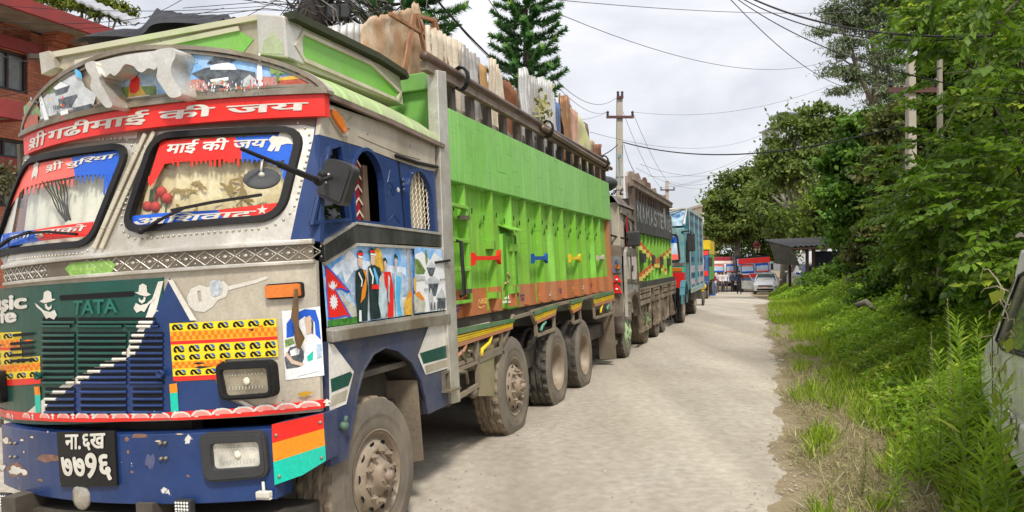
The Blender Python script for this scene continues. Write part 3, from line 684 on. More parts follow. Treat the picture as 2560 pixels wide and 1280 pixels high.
# ---- the printed panel on the door
Z4 = lambda l: [S0.px(780 + a / 5.333, 590 + b / 5.333) for a, b in l]
po = Z4([(135, 375), (560, 110), (1700, 165), (1755, 985), (200, 1215)])
g = G()
pm = [skyp, mount, mtdark, red, bluev, paper, roof_p, skin_p, gold_p, tree_p, rock_p, orange, mat('print_blue_gown', (.10, .42, .70), .4, var=.3, vs=12, coat=.3), mat('print_uniform', (.016, .035, .035), .4, var=.4, vs=18, coat=.3), mat('print_grass', (.05, .20, .03), .4, var=.5, vs=30, coat=.3), mat('print_cloth', (.45, .55, .58), .4, var=.3, vs=12, coat=.3), mat('print_grey_roof', (.50, .52, .52), .4, var=.25, vs=16, coat=.3)]
d = [.004]
def lay(l, m, z=Z4):
    d[0] += .0006; g.plate(S0, z(l) if z else l, d[0], m=m)
g.plate(S0, po, .004, 0, m=0)
lay([(150, 560), (300, 380), (420, 300), (490, 190), (560, 270), (600, 300), (700, 330), (900, 380), (1240, 420), (1290, 1050), (300, 1190)], 1)
lay([(320, 520), (390, 460), (440, 640), (560, 440), (720, 700), (740, 1140), (560, 1160), (330, 900)], 2)
lay([(1050, 480), (1150, 520), (1180, 480), (1270, 560), (1290, 800), (1080, 830)], 2)
lay([(430, 250), (490, 190), (550, 260), (520, 330), (440, 330)], 5)
lay([(310, 720), (600, 980), (600, 1160), (500, 1100), (330, 760)], 10)
lay([(195, 1130), (590, 1070), (600, 1160), (200, 1215)], 14)
lay([(155, 375), (270, 480), (500, 745), (455, 760), (370, 710), (300, 720), (520, 1095), (440, 1070), (330, 1100), (205, 1115)], 4)
lay([(165, 410), (260, 500), (470, 735), (380, 692), (278, 706), (490, 1080), (430, 1052), (330, 1080), (212, 1090)], 3)
c = Z4([(262, 660)])[0]; lay(star(c, .035, 8, .6), 5, None); c = Z4([(272, 880)])[0]; lay(star(c, .052, 12, .62), 5, None)
lay([(200, 615), (220, 665), (262, 690), (300, 665), (315, 610), (310, 670), (262, 712), (208, 680)], 5)
lay([(800, 210), (850, 150), (900, 190), (930, 330), (950, 470), (830, 480)], 8)
lay([(560, 470), (620, 430), (700, 460), (730, 700), (720, 1130), (590, 1155), (560, 800)], 13)     # first uniform
lay([(590, 290), (650, 290), (650, 400), (620, 420), (595, 390)], 7); lay([(580, 230), (620, 185), (660, 220), (655, 280), (585, 280)], 13); lay([(585, 225), (655, 225), (655, 262), (590, 262)], 3); lay([(590, 262), (655, 275), (650, 300), (592, 282)], 5)
lay([(650, 440), (700, 480), (700, 700), (680, 820), (620, 900), (640, 720), (690, 560)], 11)
lay([(600, 480), (650, 590), (640, 680), (625, 680), (635, 600), (590, 500)], 5)
lay([(600, 990), (630, 990), (635, 1140), (600, 1140)], 5)
lay([(720, 410), (790, 380), (880, 430), (910, 560), (880, 1100), (750, 1120), (730, 700)], 13)
lay([(750, 250), (810, 250), (810, 380), (780, 395), (755, 370)], 7); lay([(738, 190), (770, 155), (808, 190), (808, 240), (740, 240)], 13); lay([(742, 195), (806, 195), (806, 225), (742, 225)], 3); lay([(745, 232), (820, 240), (815, 265), (745, 250)], 5)
lay([(740, 420), (790, 540), (780, 640), (765, 640), (770, 550), (725, 440)], 5); lay([(800, 420), (850, 560), (850, 650), (830, 650), (780, 440)], 12); lay([(760, 650), (860, 650), (860, 710), (760, 710)], 3)
lay([(860, 560), (910, 540), (960, 680), (970, 1000), (930, 1090), (890, 1090), (850, 900)], 15); lay([(870, 530), (905, 530), (905, 620), (875, 620)], 7)
lay([(920, 480), (1010, 480), (1050, 700), (1050, 1080), (970, 1090), (985, 800), (930, 640)], 3); lay([(920, 320), (960, 320), (962, 440), (935, 460)], 7); lay([(905, 300), (940, 290), (965, 340), (960, 380), (945, 330), (915, 340), (910, 390)], 13); lay([(975, 520), (1000, 560), (990, 800), (1000, 900), (970, 860)], 15)
lay([(1060, 500), (1140, 480), (1180, 1060), (1080, 1080), (1060, 700)], 15); lay([(1080, 520), (1150, 560), (1130, 900), (1160, 1060), (1100, 1070), (1070, 760)], 12); lay([(1060, 290), (1095, 300), (1090, 440), (1065, 440)], 7); lay([(1045, 260), (1070, 235), (1098, 280), (1095, 330), (1075, 290), (1055, 320)], 13)
lay([(1190, 860), (1290, 740), (1290, 1050), (1190, 1060)], 8); lay([(1210, 850), (1250, 740), (1290, 740), (1290, 800)], 11)
# second print: temple
lay([(1320, 150), (1690, 180), (1745, 985), (1325, 1040)], 0)
lay([(1330, 250), (1420, 210), (1530, 330), (1580, 220), (1700, 320), (1720, 500), (1325, 520)], 5)
lay([(1320, 300), (1380, 320), (1470, 470), (1440, 520), (1330, 510)], 9); lay([(1460, 190), (1480, 190), (1500, 330), (1480, 400), (1465, 330)], 9)
lay([(1330, 520), (1740, 500), (1745, 985), (1325, 1030)], 5)
lay([(1480, 420), (1600, 420), (1560, 540), (1520, 540)], 6); lay([(1470, 425), (1540, 340), (1610, 425)], 16); lay([(1460, 600), (1560, 530), (1650, 600), (1660, 640), (1455, 640)], 16)
lay([(1500, 640), (1640, 635), (1600, 800), (1510, 800)], 6); lay([(1600, 830), (1680, 690), (1735, 830)], 16); lay([(1620, 830), (1730, 830), (1730, 960), (1625, 970)], 6)
lay([(1500, 800), (1530, 690), (1560, 800), (1570, 980), (1520, 990)], 16); lay([(1300, 780), (1390, 770), (1460, 900), (1450, 1010), (1310, 1030)], 10); lay([(1300, 560), (1330, 560), (1335, 730), (1305, 740)], 8)
lay([(1310, 770), (1370, 740), (1450, 850), (1400, 860)], 11); lay([(1330, 520), (1450, 540), (1460, 580), (1330, 590)], 16)
for k in range(4): lay([(1440 + 12 * k, 700), (1446 + 12 * k, 700), (1447 + 12 * k, 740), (1441 + 12 * k, 740)], 6); lay([(1650 + 16 * k, 572), (1660 + 16 * k, 572), (1660 + 16 * k, 600), (1650 + 16 * k, 600)], 6)
for k in range(5): lay([(1520 + 40 * k, 890), (1535 + 40 * k, 880), (1540 + 40 * k, 985), (1522 + 40 * k, 990)], 6)
g.build('printed_panel', pm, truck, label='printed panel with a red pennant flag, mountains and five standing figures beside a temple')
g = G(); g.plate(S0, pts(S0, (1013, 617), (1017, 617), (1029, 790), (1025, 791)), .02, 0); g.build('panel_strip', silver, truck)
g = G(); g.bar(S0.P(*S0.px(1078, 657), .03), S0.P(*S0.px(1110, 652), .05), .02, .018); g.build('door_handle', black, truck)
# ---- skirt with the wheel arch
ark = [(1062, 1000), (1050, 952), (1026, 905), (992, 876), (960, 868), (930, 885), (906, 925), (890, 985), (880, 1040), (870, 1100), (864, 1148)]
skirt = [(816, 855), (1118, 806), (1124, 1010), (1070, 1035)] + ark + [(826, 1166)]
PL('wheel_arch_skirt', S0, skirt, blue2, .004, -.03)
g = G(); a = pts(S0, *ark); b = inset(a, 0)
for i in range(len(a) - 1):
    g.bar(S0.P(*a[i], .004), S0.P(*a[i + 1], .004), .02, .012)
g.build('arch_lip', blue2, truck)
g = G()
v = [S0.P(*p, o) for p in a for o in (0, -.5)]
g.add(v, [(2 * i, 2 * i + 1, 2 * i + 3, 2 * i + 2) for i in range(len(a) - 1)]); g.build('wheel_well', mat('muddy_well', (.045, .038, .03), .9, var=.4), truck)
z = S0; g = G()
for l, m, dd in (([(818, 858), (831, 861), (882, 929), (863, 1010), (821, 1027)], 0, .008), ([(823, 948), (873, 929), (878, 936), (868, 964), (826, 981)], 1, .0095), ([(827, 989), (866, 974), (861, 1002), (822, 1017)], 2, .0095),
                ([(1070, 814), (1116, 806), (1120, 920), (1062, 937), (1042, 889)], 0, .008), ([(1047, 883), (1117, 862), (1119, 893), (1056, 910)], 1, .0095), ([(1059, 915), (1119, 897), (1119, 914), (1063, 934)], 2, .0095)):
    if l[0][0] == 1070: g.build('arrow_stripe', [white, dgreen, beige], truck); g = G()
    g.plate(z, pts(z, *l), dd, m=m)
g.build('arrow_stripe', [white, dgreen, beige], truck)
g = G(); g.plate(S0, pts(S0, (1102, 930), (1116, 926), (1118, 975), (1104, 980)), .03, 0, holes=(pts(S0, (1105, 935), (1114, 932), (1115, 970), (1106, 974)),)); g.bar(S0.P(*S0.px(1100, 980), .05), S0.P(*S0.px(1128, 970), .05), .08, .015); g.build('step', steel, truck)
g = G(); p = S0.P(*S0.px(853, 1065), .02); g.ball(p, (.03, .035, .03)); g.tube([p, (p[0] + .02, p[1], p[2] + .06)], .012, 6); g.build('tie_hook', mat('tarnish_green', (.10, .16, .12), .6, .3), truck)
# grab handle and corner post
PL('corner_post', S0, [(1084, 176), (1106, 180), (1142, 1004), (1121, 1010), (1099, 640)], silver, .035, -.06, bevel=.006)
g = G(); g.tube([(.05, *S0.px(1126, 603)), (.09, *S0.px(1128, 606)), (.09, *S0.px(1137, 738)), (.05, *S0.px(1135, 742))], .016, 8); g.build('grab_handle', black, truck)
# mud flap behind the front wheel
q = pts(S0, (1005, 975), (1056, 1000), (1068, 1178), (1034, 1178)); g = G()
g.add([(-.30, -1.97, .86), (-.02, -1.93, .86), (-.02, -1.90, .25), (-.30, -1.95, .22), (-.30, -1.95, .86), (-.02, -1.91, .86), (-.02, -1.88, .25), (-.30, -1.93, .22)], [(0, 1, 2, 3), (4, 5, 6, 7), (1, 5, 6, 2), (3, 2, 6, 7)])
g.build('mud_flap', mud, truck)

# ---- front skin
def outline(S, z0, z1, x0=-2.5, x1=-.005): return [(x0, z0), (x1, z0), (x1, z1), (x0, z1)]
BZ = 1.755
low = pts(F, (812, 1003), (802, 652)); zlo = .86
G().plate(F, [(-2.5, zlo), (-.02, zlo), (-.004, BZ), (-2.5, BZ)], 0, -.03).build('front_panel', beige, truck)
# windscreen surround
WR = rrect(pts(F, (394, 347), (750, 329), (698, 537), (320, 570)), .11, 6)
WL = rrect(pts(F, (70, 411), (320, 371), (228, 602), (-48, 634)), .11, 6)
ws = [(-2.5, 1.87), (-.02, 1.87), (-.02, 2.66), (-2.5, 2.66)]
G().plate(F, ws, 0, -.02, holes=(WR, WL)).build('windscreen_surround', silver, truck)
for W, nm in ((WR, 'windscreen'), (WL, 'windscreen')):
    w = bpy.data.objects.new(nm, None); COL.objects.link(w); w.parent = truck
    G().plate(F, inset(W, -.02), -.012, -.016).build('pane', pane, w)
    o = inset(W, -.036); i = inset(W, .004)
    G().plate(F, o, .028, -.02, holes=(i,)).build('rubber_seal', black, w)
    if W is WR: wr = w
    else: wl = w
# darker embossed area round the top of the surround and lace trim
g = G(); g.plate(F, pts(F, (345, 330), (800, 292), (790, 318), (760, 312), (380, 330), (340, 360)), .004); g.plate(F, pts(F, (70, 382), (345, 345), (335, 358), (300, 356), (75, 398)), .004)
g.build('surround_header', darksteel, truck)
g = G()
for W in (WR, WL):
    o = inset(W, -.075)
    for i in range(len(o)):
        a, b = Vector(o[i - 1]), Vector(o[i]); n = max(1, int((b - a).length / .035))
        for k in range(n):
            p = a.lerp(b, k / n)
            if -2.46 < p.x < -.03 and 1.89 < p.y < 2.62: g.ball(F.P(p.x, p.y, .003), .0085, nu=6, nv=4)
g.build('embossed_border', silver, truck)
g = G()
for l in (((258, 622), (390, 330)), ((240, 622), (368, 335))):
    a, b = [F.px(*p) for p in l]; n = 6
    for k in range(n): g.bar(F.P(a[0] + (b[0] - a[0]) * k / n, a[1] + (b[1] - a[1]) * k / n, .012), F.P(a[0] + (b[0] - a[0]) * (k + 1) / n, a[1] + (b[1] - a[1]) * (k + 1) / n, .012), .03, .024)
g.build('divider_strip', cream, truck, .004)
g = G()
for t0, t1, dd in ((1.855, 1.885, .035), (1.74, 1.762, .028)):
    g.plate(F, [(-2.5, t0), (-.004, t0), (-.004, t1), (-2.5, t1)], dd, 0)
g.build('belt_trim', silver, truck, .004)
G().plate(F, [(-2.5, 1.76), (-.01, 1.76), (-.01, 1.857), (-2.5, 1.857)], .012, 0).build('belt_band', darksteel, truck)
g = G()
for k in range(22):
    x = -2.44 + k * .115
    if -1.86 < x < -1.5: continue
    a = [(x - .055, 1.808), (x, 1.85), (x + .055, 1.808), (x, 1.766)]
    for i in range(4): g.tube([F.P(*a[i], .014), F.P(*a[(i + 1) % 4], .014)], .0035, 4)
    g.ball(F.P(x, 1.808, .012), (.016, .006, .010), nu=8, nv=5)
    for s in (-1, 1): g.ball(F.P(x + s * .032, 1.808, .013), .005, nu=6, nv=4)
    for s in (-1, 1): g.ball(F.P(x + .0575, 1.808 + s * .03, .013), .006, nu=6, nv=4)
g.build('embossed_pattern', silver, truck)
q = pts(F, (168, 672), (182, 657), (282, 650), (293, 664), (282, 686), (184, 694))
G().plate(F, q, .017, .012).build('belt_badge', mat('paisley_lime', (.33, .55, .12), .4, var=.15, dirt=(.16, .32, .06), da=.35, ds=22, dw=.02), truck)
# ---- stickers and lettering on the glass
def stick(name, W, shapes, mats_, par, d0=.002):
    g = G(); dd = d0
    for l, m in shapes:
        g.plate(F, pts(F, *l), dd, m=m); dd += .0004
    return g, dd
g, dd = stick('x', WR, [([(402, 352), (588, 343), (604, 372), (606, 398), (590, 396), (575, 408), (560, 398), (500, 402), (440, 405), (412, 410), (396, 440), (376, 468), (371, 455), (384, 412)], 0),
                  ([(588, 343), (742, 334), (746, 345), (735, 400), (718, 470), (706, 440), (712, 400), (690, 402), (640, 400), (604, 396), (604, 372)], 1),
                  ([(322, 541), (400, 533), (545, 525), (566, 556), (340, 572), (324, 568)], 1), ([(545, 525), (702, 506), (692, 535), (680, 543), (566, 556)], 0)], None, wr)
random.seed(3)
for k in range(26):
    u = 408 + k * 11.6; l = random.choice((6, 9, 13, 18)); v0 = 396
    g.plate(F, pts(F, (u, v0), (u + 6, v0), (u + 5.5, v0 + l), (u + 3, v0 + l + 4), (u + .5, v0 + l)), dd, m=0 if u < 602 else 1)
for u, v0, l in ((372, 440, 20), (384, 430, 30), (714, 420, 45), (703, 405, 26)): g.plate(F, pts(F, (u, v0), (u + 6, v0), (u + 3, v0 + l), (u - 1, v0 + l - 4)), dd, m=0 if u < 602 else 1)
g.build('sticker', [red, bluev], wr)
LT = lambda q: [F.px(*p) for p in q]
def shri(g, S, q, dd, m=0):
    """the syllable shri: sha and the long i sign joined by a slanting stroke"""
    g.text(S, 'शी', q, dd, m, .022)
    bl, br, tr, tl = [Vector(p) for p in q]
    P_ = lambda a, b: tuple((bl * (1 - a) + br * a) * (1 - b) + (tl * (1 - a) + tr * a) * b)
    g.plate(S, [P_(.40, .36), P_(.46, .28), P_(.06, -.06), P_(0, .04)], dd + .0004, m=m)
def sub(q, a, b):
    bl, br, tr, tl = [Vector(p) for p in q]; return [tuple(bl.lerp(br, a)), tuple(bl.lerp(br, b)), tuple(tl.lerp(tr, b)), tuple(tl.lerp(tr, a))]
g = G(); dd = .006
g.text(F, 'माई की जय', LT([(418, 389), (668, 371), (672, 340), (424, 353)]), dd, 0, .028, .12)
g.text(F, 'आिशवाद', LT([(335, 566), (636, 545), (642, 520), (342, 541)]), dd, 0, .028, .12)
p0 = F.px(545, 524); g.plate(F, [(p0[0] - .02, p0[1] - .002), (p0[0] - .012, p0[1] + .02), (p0[0] + .02, p0[1] + .03), (p0[0] + .034, p0[1] + .018), (p0[0] + .02, p0[1] + .02), (p0[0], p0[1] + .01)], dd + .0004)
g.plate(F, star(F.px(657, 525), .032), dd)
li = F.px(712, 352)
g.plate(F, [(li[0] + a * .0019, li[1] + b * .0019) for a, b in ((-48, -30), (-38, -8), (-46, 6), (-34, 20), (-20, 14), (-12, 34), (0, 44), (10, 36), (16, 18), (28, 26), (40, 16), (34, 4), (44, -10), (38, -30), (28, -32), (30, -14), (10, -10), (-8, -14), (-14, -34), (-26, -34), (-22, -16), (-34, -34))], dd)
g.build('lettering', white, wr)
g, dd = stick('x', WL, [([(74, 414), (180, 394), (188, 440), (150, 448), (60, 470), (22, 522), (36, 478)], 2), ([(180, 394), (314, 374), (300, 420), (266, 486), (268, 440), (240, 436), (188, 440)], 1), ([(-30, 588), (85, 575), (100, 603), (-40, 628)], 1), ([(85, 575), (236, 554), (226, 590), (100, 603)], 0)], None, wl)
for k in range(20):
    u = 62 + k * 10.6; l = random.choice((6, 10, 15, 22)); v0 = 466 - (u - 62) * .15 if u < 188 else 436
    g.plate(F, pts(F, (u, v0), (u + 6, v0), (u + 3, v0 + l), (u, v0 + l - 3)), dd, m=2 if u < 186 else 1)
for u, v0, l in ((262, 440, 50), (276, 430, 40), (286, 420, 40), (45, 470, 26)): g.plate(F, pts(F, (u, v0), (u + 7, v0), (u + 1, v0 + l), (u - 3, v0 + l - 6)), dd, m=2 if u < 186 else 1)
g.build('sticker', [red, bluev, redsheen], wl)
g = G(); dd = .006
shri(g, F, LT([(116, 432), (158, 420), (160, 398), (120, 408)]), dd)
g.text(F, 'चुिरया', LT([(166, 424), (290, 398), (292, 380), (168, 404)]), dd, 0, .026, .12)
g.text(F, 'आमा बुवाको', LT([(20, 607), (214, 581), (218, 560), (26, 585)]), dd, 0, .026, .12)
g.plate(F, star(F.px(4, 597), .03), dd); li = F.px(90, 425)
g.plate(F, [(li[0] + a * .0019, li[1] + b * .0019) for a, b in ((-22, -36), (-26, -10), (-18, 8), (-24, 22), (-8, 26), (0, 46), (8, 26), (24, 22), (18, 8), (26, -10), (20, -36), (8, -24), (-8, -24))], dd)
g.build('lettering', white, wl)
# flowers, vine and plant on the dashboard
g = G(); c0 = F.px(378, 500); fl = [(c0[0] + a, yf(*c0) + .055 + c * .5, c0[1] + b) for a, b, c in ((-.08, -.03, 0), (-.01, -.04, -.02), (.06, .01, .02), (.03, .05, 0), (-.03, .03, .05))]
for p in fl: g.ball(p, (.035, .03, .035), 0, 9, 6)
for k in range(16): p = fl[k % 5]; a = k * 1.3; g.add([p, (p[0] + .07 * math.cos(a) - .02, p[1], p[2] + .05 + .05 * math.sin(a)), (p[0] + .1 * math.cos(a) - .02, p[1] + .02, p[2] + .08 * math.sin(a) + .06), (p[0] + .06 * math.cos(a + .5), p[1], p[2] + .06 * math.sin(a + .5) + .05)], [(0, 1, 2, 3)], 1)
for p in fl: g.tube([p, (c0[0], yf(*c0) + .06, 1.8)], .006, 5, 1)
tag(g.build('artificial_flowers', [mat('rose_red', (.55, .05, .03), .6), mat('dull_leaf', (.10, .16, .07), .6)]), 'red artificial roses standing on the dashboard behind the right windscreen', 'flowers').matrix_world = M1
g = G(); a, b = F.px(150, 545), F.px(140, 455)
for k in range(7):
    q = [(a[0] + .004 * k, yf(*a) + .07, a[1] - .05)]
    for j in range(1, 7): q.append((a[0] + .004 * k + (b[0] - a[0] + (k - 3) * .028) * j / 6 + .008 * math.sin(j * 2 + k), yf(*a) + .05, a[1] - .05 + (b[1] - a[1] + .06) * j / 6))
    g.tube(q, .0045, 5)
tag(g.build('dry_twigs', mat('dark_twig', (.05, .045, .03), .8)), 'bunch of dark dry twigs standing behind the left windscreen', 'twigs').matrix_world = M1
# ---- header board: arched print, niche, red banner
def arch_front(n=28, x0=-2.37, x1=.06, z0=2.79, h=.365, e=1.75):
    cx, w = (x0 + x1) / 2, (x1 - x0) / 2; o = []
    for i in range(n + 1):
        t = math.pi * i / n; c, s = math.cos(t), math.sin(t)
        o.append((cx + w * math.copysign(abs(c) ** (2 / e), c), z0 + h * s ** (2 / e)))
    return o
AF = arch_front()
hb = bpy.data.objects.new('header_board', None); COL.objects.link(hb); hb.parent = truck
G().plate(FV, AF, .0, -.05).build('board', beige, hb)
g = G(); o = inset(AF, -.02); i = inset(AF, .03)
g.plate(FV, AF, .035, 0, holes=(inset(AF, .026),)); g.plate(FV, inset(AF, .036), .022, 0, holes=(inset(AF, .05),)); g.build('arch_frame', steel, hb)
g = G(); dd = .004; pmm = pm
def hl(l, m, S=FV):
    global dd
    dd += .0007; g.plate(S, [FV.px(*p) for p in l], dd, m=m)
xin = inset(AF, .045)
g.plate(FV, [p for p in xin if p[0] > -.98] + [(-.98, xin[0][1])], .004, m=0)
g.plate(FV, [(-1.72, xin[0][1])] + [(-1.72, 3.12)] + [p for p in xin if p[0] < -1.72], .004, m=0)
Zh = lambda l: [(a / 3.2, b / 3.2) for a, b in l]
Zr = lambda l: [(600 + a / 3.2, b / 3.2) for a, b in l]
# right print: tiered temple, crowd, white tower, palms, red house
hl(Zh([(1520, 640), (2048, 600), (2048, 740), (1520, 765)]), 17); hl(Zr([(0, 600), (560, 640), (640, 715), (0, 735)]), 17)
hl(Zh([(1450, 390), (1580, 385), (1590, 500), (1500, 540), (1450, 470)]), 2); hl(Zh([(1500, 430), (1560, 420), (1575, 490), (1540, 510), (1500, 480)]), 12)
hl(Zh([(1540, 590), (1650, 545), (1780, 530), (2048, 580), (2048, 610), (1900, 600), (1620, 640)]), 6); hl(Zh([(1690, 530), (1800, 490), (1880, 520), (1900, 560), (1690, 560)]), 5); hl(Zh([(1660, 510), (1740, 440), (1860, 430), (1940, 460), (1860, 500), (1720, 515)]), 6); hl(Zh([(1700, 440), (1760, 400), (1860, 395), (1920, 450), (1900, 455), (1840, 405), (1770, 410), (1710, 450)]), 3); hl(Zh([(1720, 440), (1765, 405), (1840, 402), (1890, 450)]), 6)
hl(Zh([(1640, 640), (1900, 600), (1990, 620), (1990, 700), (1700, 720)]), 6); hl(Zh([(1690, 640), (1900, 610), (1900, 640), (1700, 660)]), 5); hl(Zh([(1680, 680), (1780, 640), (1830, 660), (1820, 690)]), 10)
hl(Zr([(150, 500), (185, 500), (195, 720), (140, 725)]), 5); hl(Zr([(160, 430), (172, 430), (180, 500), (155, 500)]), 5); hl(Zr([(-80, 600), (10, 560), (130, 590), (130, 720), (-80, 730)]), 6); hl(Zr([(40, 640), (90, 600), (140, 640), (140, 700), (40, 700)]), 16)
hl(Zr([(330, 630), (560, 610), (640, 700), (330, 720)]), 18); hl(Zr([(310, 630), (560, 590), (600, 625), (320, 650)]), 8); hl(Zr([(250, 540), (270, 490), (310, 560), (380, 500), (340, 560), (380, 600), (330, 590), (320, 660), (310, 660), (300, 590), (260, 600)]), 9); hl(Zr([(360, 520), (440, 560), (480, 540), (450, 600), (380, 590)]), 9); hl(Zr([(250, 700), (330, 690), (330, 720), (250, 725)]), 9); hl(Zr([(380, 680), (450, 675), (455, 715), (380, 718)]), 3)
# left print
hl(Zh([(340, 760), (480, 640), (640, 560), (700, 700), (790, 760), (760, 880), (340, 1010)]), 16); hl(Zh([(430, 640), (500, 660), (480, 740), (400, 760), (360, 720)]), 9); hl(Zh([(210, 860), (260, 810), (330, 860), (350, 930), (300, 960), (215, 950)]), 9); hl(Zh([(455, 720), (520, 665), (580, 690), (560, 740), (470, 770)]), 6); hl(Zh([(450, 710), (510, 660), (575, 690), (470, 725)]), 5)
hl(Zh([(490, 800), (640, 760), (640, 790), (610, 860), (500, 870)]), 6); hl(Zh([(600, 860), (640, 790), (760, 830), (640, 870)]), 16); hl(Zh([(610, 870), (760, 835), (770, 890), (620, 930)]), 6); hl(Zh([(330, 760), (355, 760), (420, 965), (385, 975)]), 5); hl(Zh([(205, 940), (330, 920), (330, 1000), (220, 1040)]), 18); hl(Zh([(510, 900), (570, 880), (580, 940), (520, 960)]), 5)
for k in range(4): hl(Zh([(455 + 14 * k, 850), (462 + 14 * k, 848), (464 + 14 * k, 880), (457 + 14 * k, 882)]), 6)
hl(Zh([(620, 540), (680, 590), (690, 640), (640, 620)]), 12)
random.seed(15)
for k in range(120):        # little people and stalls before the temple, windows and leaves elsewhere
    a, b = random.uniform(1530, 2040), random.uniform(670, 745) - .03 * 500
    if k > 70: a, b = random.uniform(2050, 2200), random.uniform(660, 720)
    if k > 95: a, b = random.uniform(340, 640), random.uniform(780, 960)
    w_ = random.uniform(5, 12); hl(Zh([(a, b), (a + w_, b), (a + w_, b + 2.2 * w_), (a, b + 2.2 * w_)]), random.choice((3, 5, 6, 2, 8, 3, 5, 16)))
g.build('print', pm + [crowd_p, mat('print_red_house', (.42, .10, .06), .4, var=.4, vs=20)], hb)
# niche with its own small print between two brackets
g = G(); dd = .004
hl(Zh([(920, 590), (1245, 570), (1270, 800), (960, 850)]), 5); hl(Zh([(945, 560), (1235, 550), (1262, 775), (975, 825)]), 2); hl(Zh([(950, 700), (1255, 690), (1262, 775), (975, 825)]), 9); hl(Zh([(1040, 690), (1100, 640), (1150, 720), (1190, 780), (1030, 800)]), 8); hl(Zh([(1060, 620), (1100, 600), (1125, 640), (1120, 720), (1090, 750), (1050, 745), (1040, 690)]), 3); hl(Zh([(1062, 590), (1090, 590), (1092, 625), (1066, 628)]), 7); hl(Zh([(980, 790), (1200, 760), (1250, 775), (990, 822)]), 5)
g.build('niche_print', pm, hb)
FW = Front(M1, lambda x, z: FV.yf(x, z) - .17)
g = G()
for l in ([(668, 510), (760, 480), (770, 540), (800, 600), (790, 640), (910, 850), (850, 870), (715, 700), (740, 620), (700, 580)], [(1230, 400), (1390, 375), (1410, 440), (1365, 530), (1370, 600), (1465, 765), (1360, 790), (1245, 620), (1262, 560), (1255, 500)]):
    q = rrect([FW.px(*p) for p in Zh(l)], .03, 3); g.plate(FW, q, 0, -.17)
q = [FW.px(*p) for p in Zh([(700, 500), (1000, 430), (1380, 380), (1400, 440), (1260, 490), (1220, 560), (1160, 530), (1120, 580), (1075, 560), (1050, 520), (975, 500), (940, 560), (890, 610), (860, 570), (820, 625), (780, 560)])]
g.plate(FW, rrect(q, .025, 3), -.02, -.15)
g.build('niche_bracket', bright, hb, .012)
q = [FV.px(*p) for p in Zh([(1400, 430), (1440, 470), (1470, 540), (1460, 570), (1490, 620), (1480, 660), (1510, 710), (1515, 760), (1465, 768), (1385, 560)])]
G().plate(FV, q, .012, 0).build('scalloped_plate', bright, hb)
BT = Front(M1, lambda x, z: FV.yf(x, z) - .02)
bn = [(-2.32, 2.642), (.042, 2.638), (.044, 2.772), (-2.32, 2.772)]
bq = [BT.px(66, 383), BT.px(814, 290), BT.px(813, 236), BT.px(66, 342)]
G().plate(BT, bn, .008, -.05).build('banner', red, hb)
q = [BT.px(75, 376), BT.px(768, 279), BT.px(770, 249), BT.px(80, 337)]
g = G(); shri(g, BT, sub(q, 0, .115), .011)
g.text(BT, 'गढीमाई की जय', sub(q, .13, 1), .011, 0, .03)
g.build('lettering', white, hb)
G().plate(FV, [(-2.37, 2.774), (.07, 2.774), (.07, 2.796), (-2.37, 2.796)], .05, -.03).build('board_moulding', steel, hb)
# ---- green roof cap
def roof_curve(y, h, z0, x0, x1, n=24, e=2.3):
    return [(a, y, b) for a, b in arch_front(n, x0, x1, z0, h, e)]
g = G(); n = 24; rows = []
for k, (t, h, z0) in enumerate(((0, .37, 2.785), (.25, .37, 2.78), (.6, .36, 2.755), (.85, .34, 2.73), (.97, .28, 2.72), (1.0, .2, 2.715))):
    row = []
    for x, z in arch_front(n, -2.40 - .06 * t, .03, z0, h, 1.8 + .5 * t):
        yA = FV.yf(x, z) + .04; row.append((x, yA + (-1.30 - yA) * t, z))
    rows.append(row)
v = [p for r_ in rows for p in r_]; w = n + 1
g.add(v, [(i * w + j, i * w + j + 1, (i + 1) * w + j + 1, (i + 1) * w + j) for i in range(len(rows) - 1) for j in range(n)], sm=True)
g.build('roof_cap', lime, truck)
g = G(); q = [(.035, FV.yf(.03, 2.7) + .03, 2.775), (.035, -2.2, 2.752), (.035, -1.28, 2.705)]
for k in range(2): g.bar(q[k], q[k + 1], .03, .035)
g.build('roof_gutter', railm, truck)
# ---- luggage box over the cab
AS = Side(M1, -.30); AFr = Front(M1, lambda x, z: min(AS.px(722, 44)[0], AS.px(745, 165)[0]) - .012, curved=False)
lb = bpy.data.objects.new('roof_box', None); COL.objects.link(lb); lb.parent = truck
sd_ = pts(AS, (722, 44), (1000, 188), (1008, 262), (745, 165))
pal = mat('pale_lime', (.42, .52, .26), .5, var=.2, dirt=(.52, .47, .36), da=.5)
G().plate(AS, sd_, 0, -2.0, back=True).build('box_side', pal, lb)
ins = pts(AS, (755, 88), (925, 165), (995, 232), (990, 247), (757, 146), (740, 116))
G().plate(AS, inset(ins, -.025), .02, 0, holes=(ins,)).build('inset_frame', cream, lb)
G().plate(AS, ins, .004).build('inset_panel', lime2, lb)
g = G(); a = [AS.P(*AS.px(*p), .02) for p in ((716, 40), (930, 142), (1000, 186), (1004, 198))]
for k in range(3): g.bar(a[k], a[k + 1], .09, .05)
g.build('roof_edge', mat('mossy_edge', (.035, .04, .02), .8, var=.4), lb)
fr = [AFr.px(*p) for p in ((138, 134), (652, 40), (652, 150), (150, 190))]
G().plate(AFr, fr, 0, -.05).build('box_front', beige, lb)
fi = [AFr.px(*p) for p in ((186, 166), (596, 76), (636, 98), (610, 130), (300, 170), (190, 200))]
G().plate(AFr, fi, .004).build('front_inset', lime2, lb)
g = G(); g.plate(AFr, [AFr.px(*p) for p in ((138, 132), (652, 38), (652, 52), (138, 146))], .03, 0); g.plate(AFr, [AFr.px(*p) for p in ((192, 152), (600, 66), (602, 78), (192, 164))], .02, 0)
g.build('front_moulding', pal, lb)
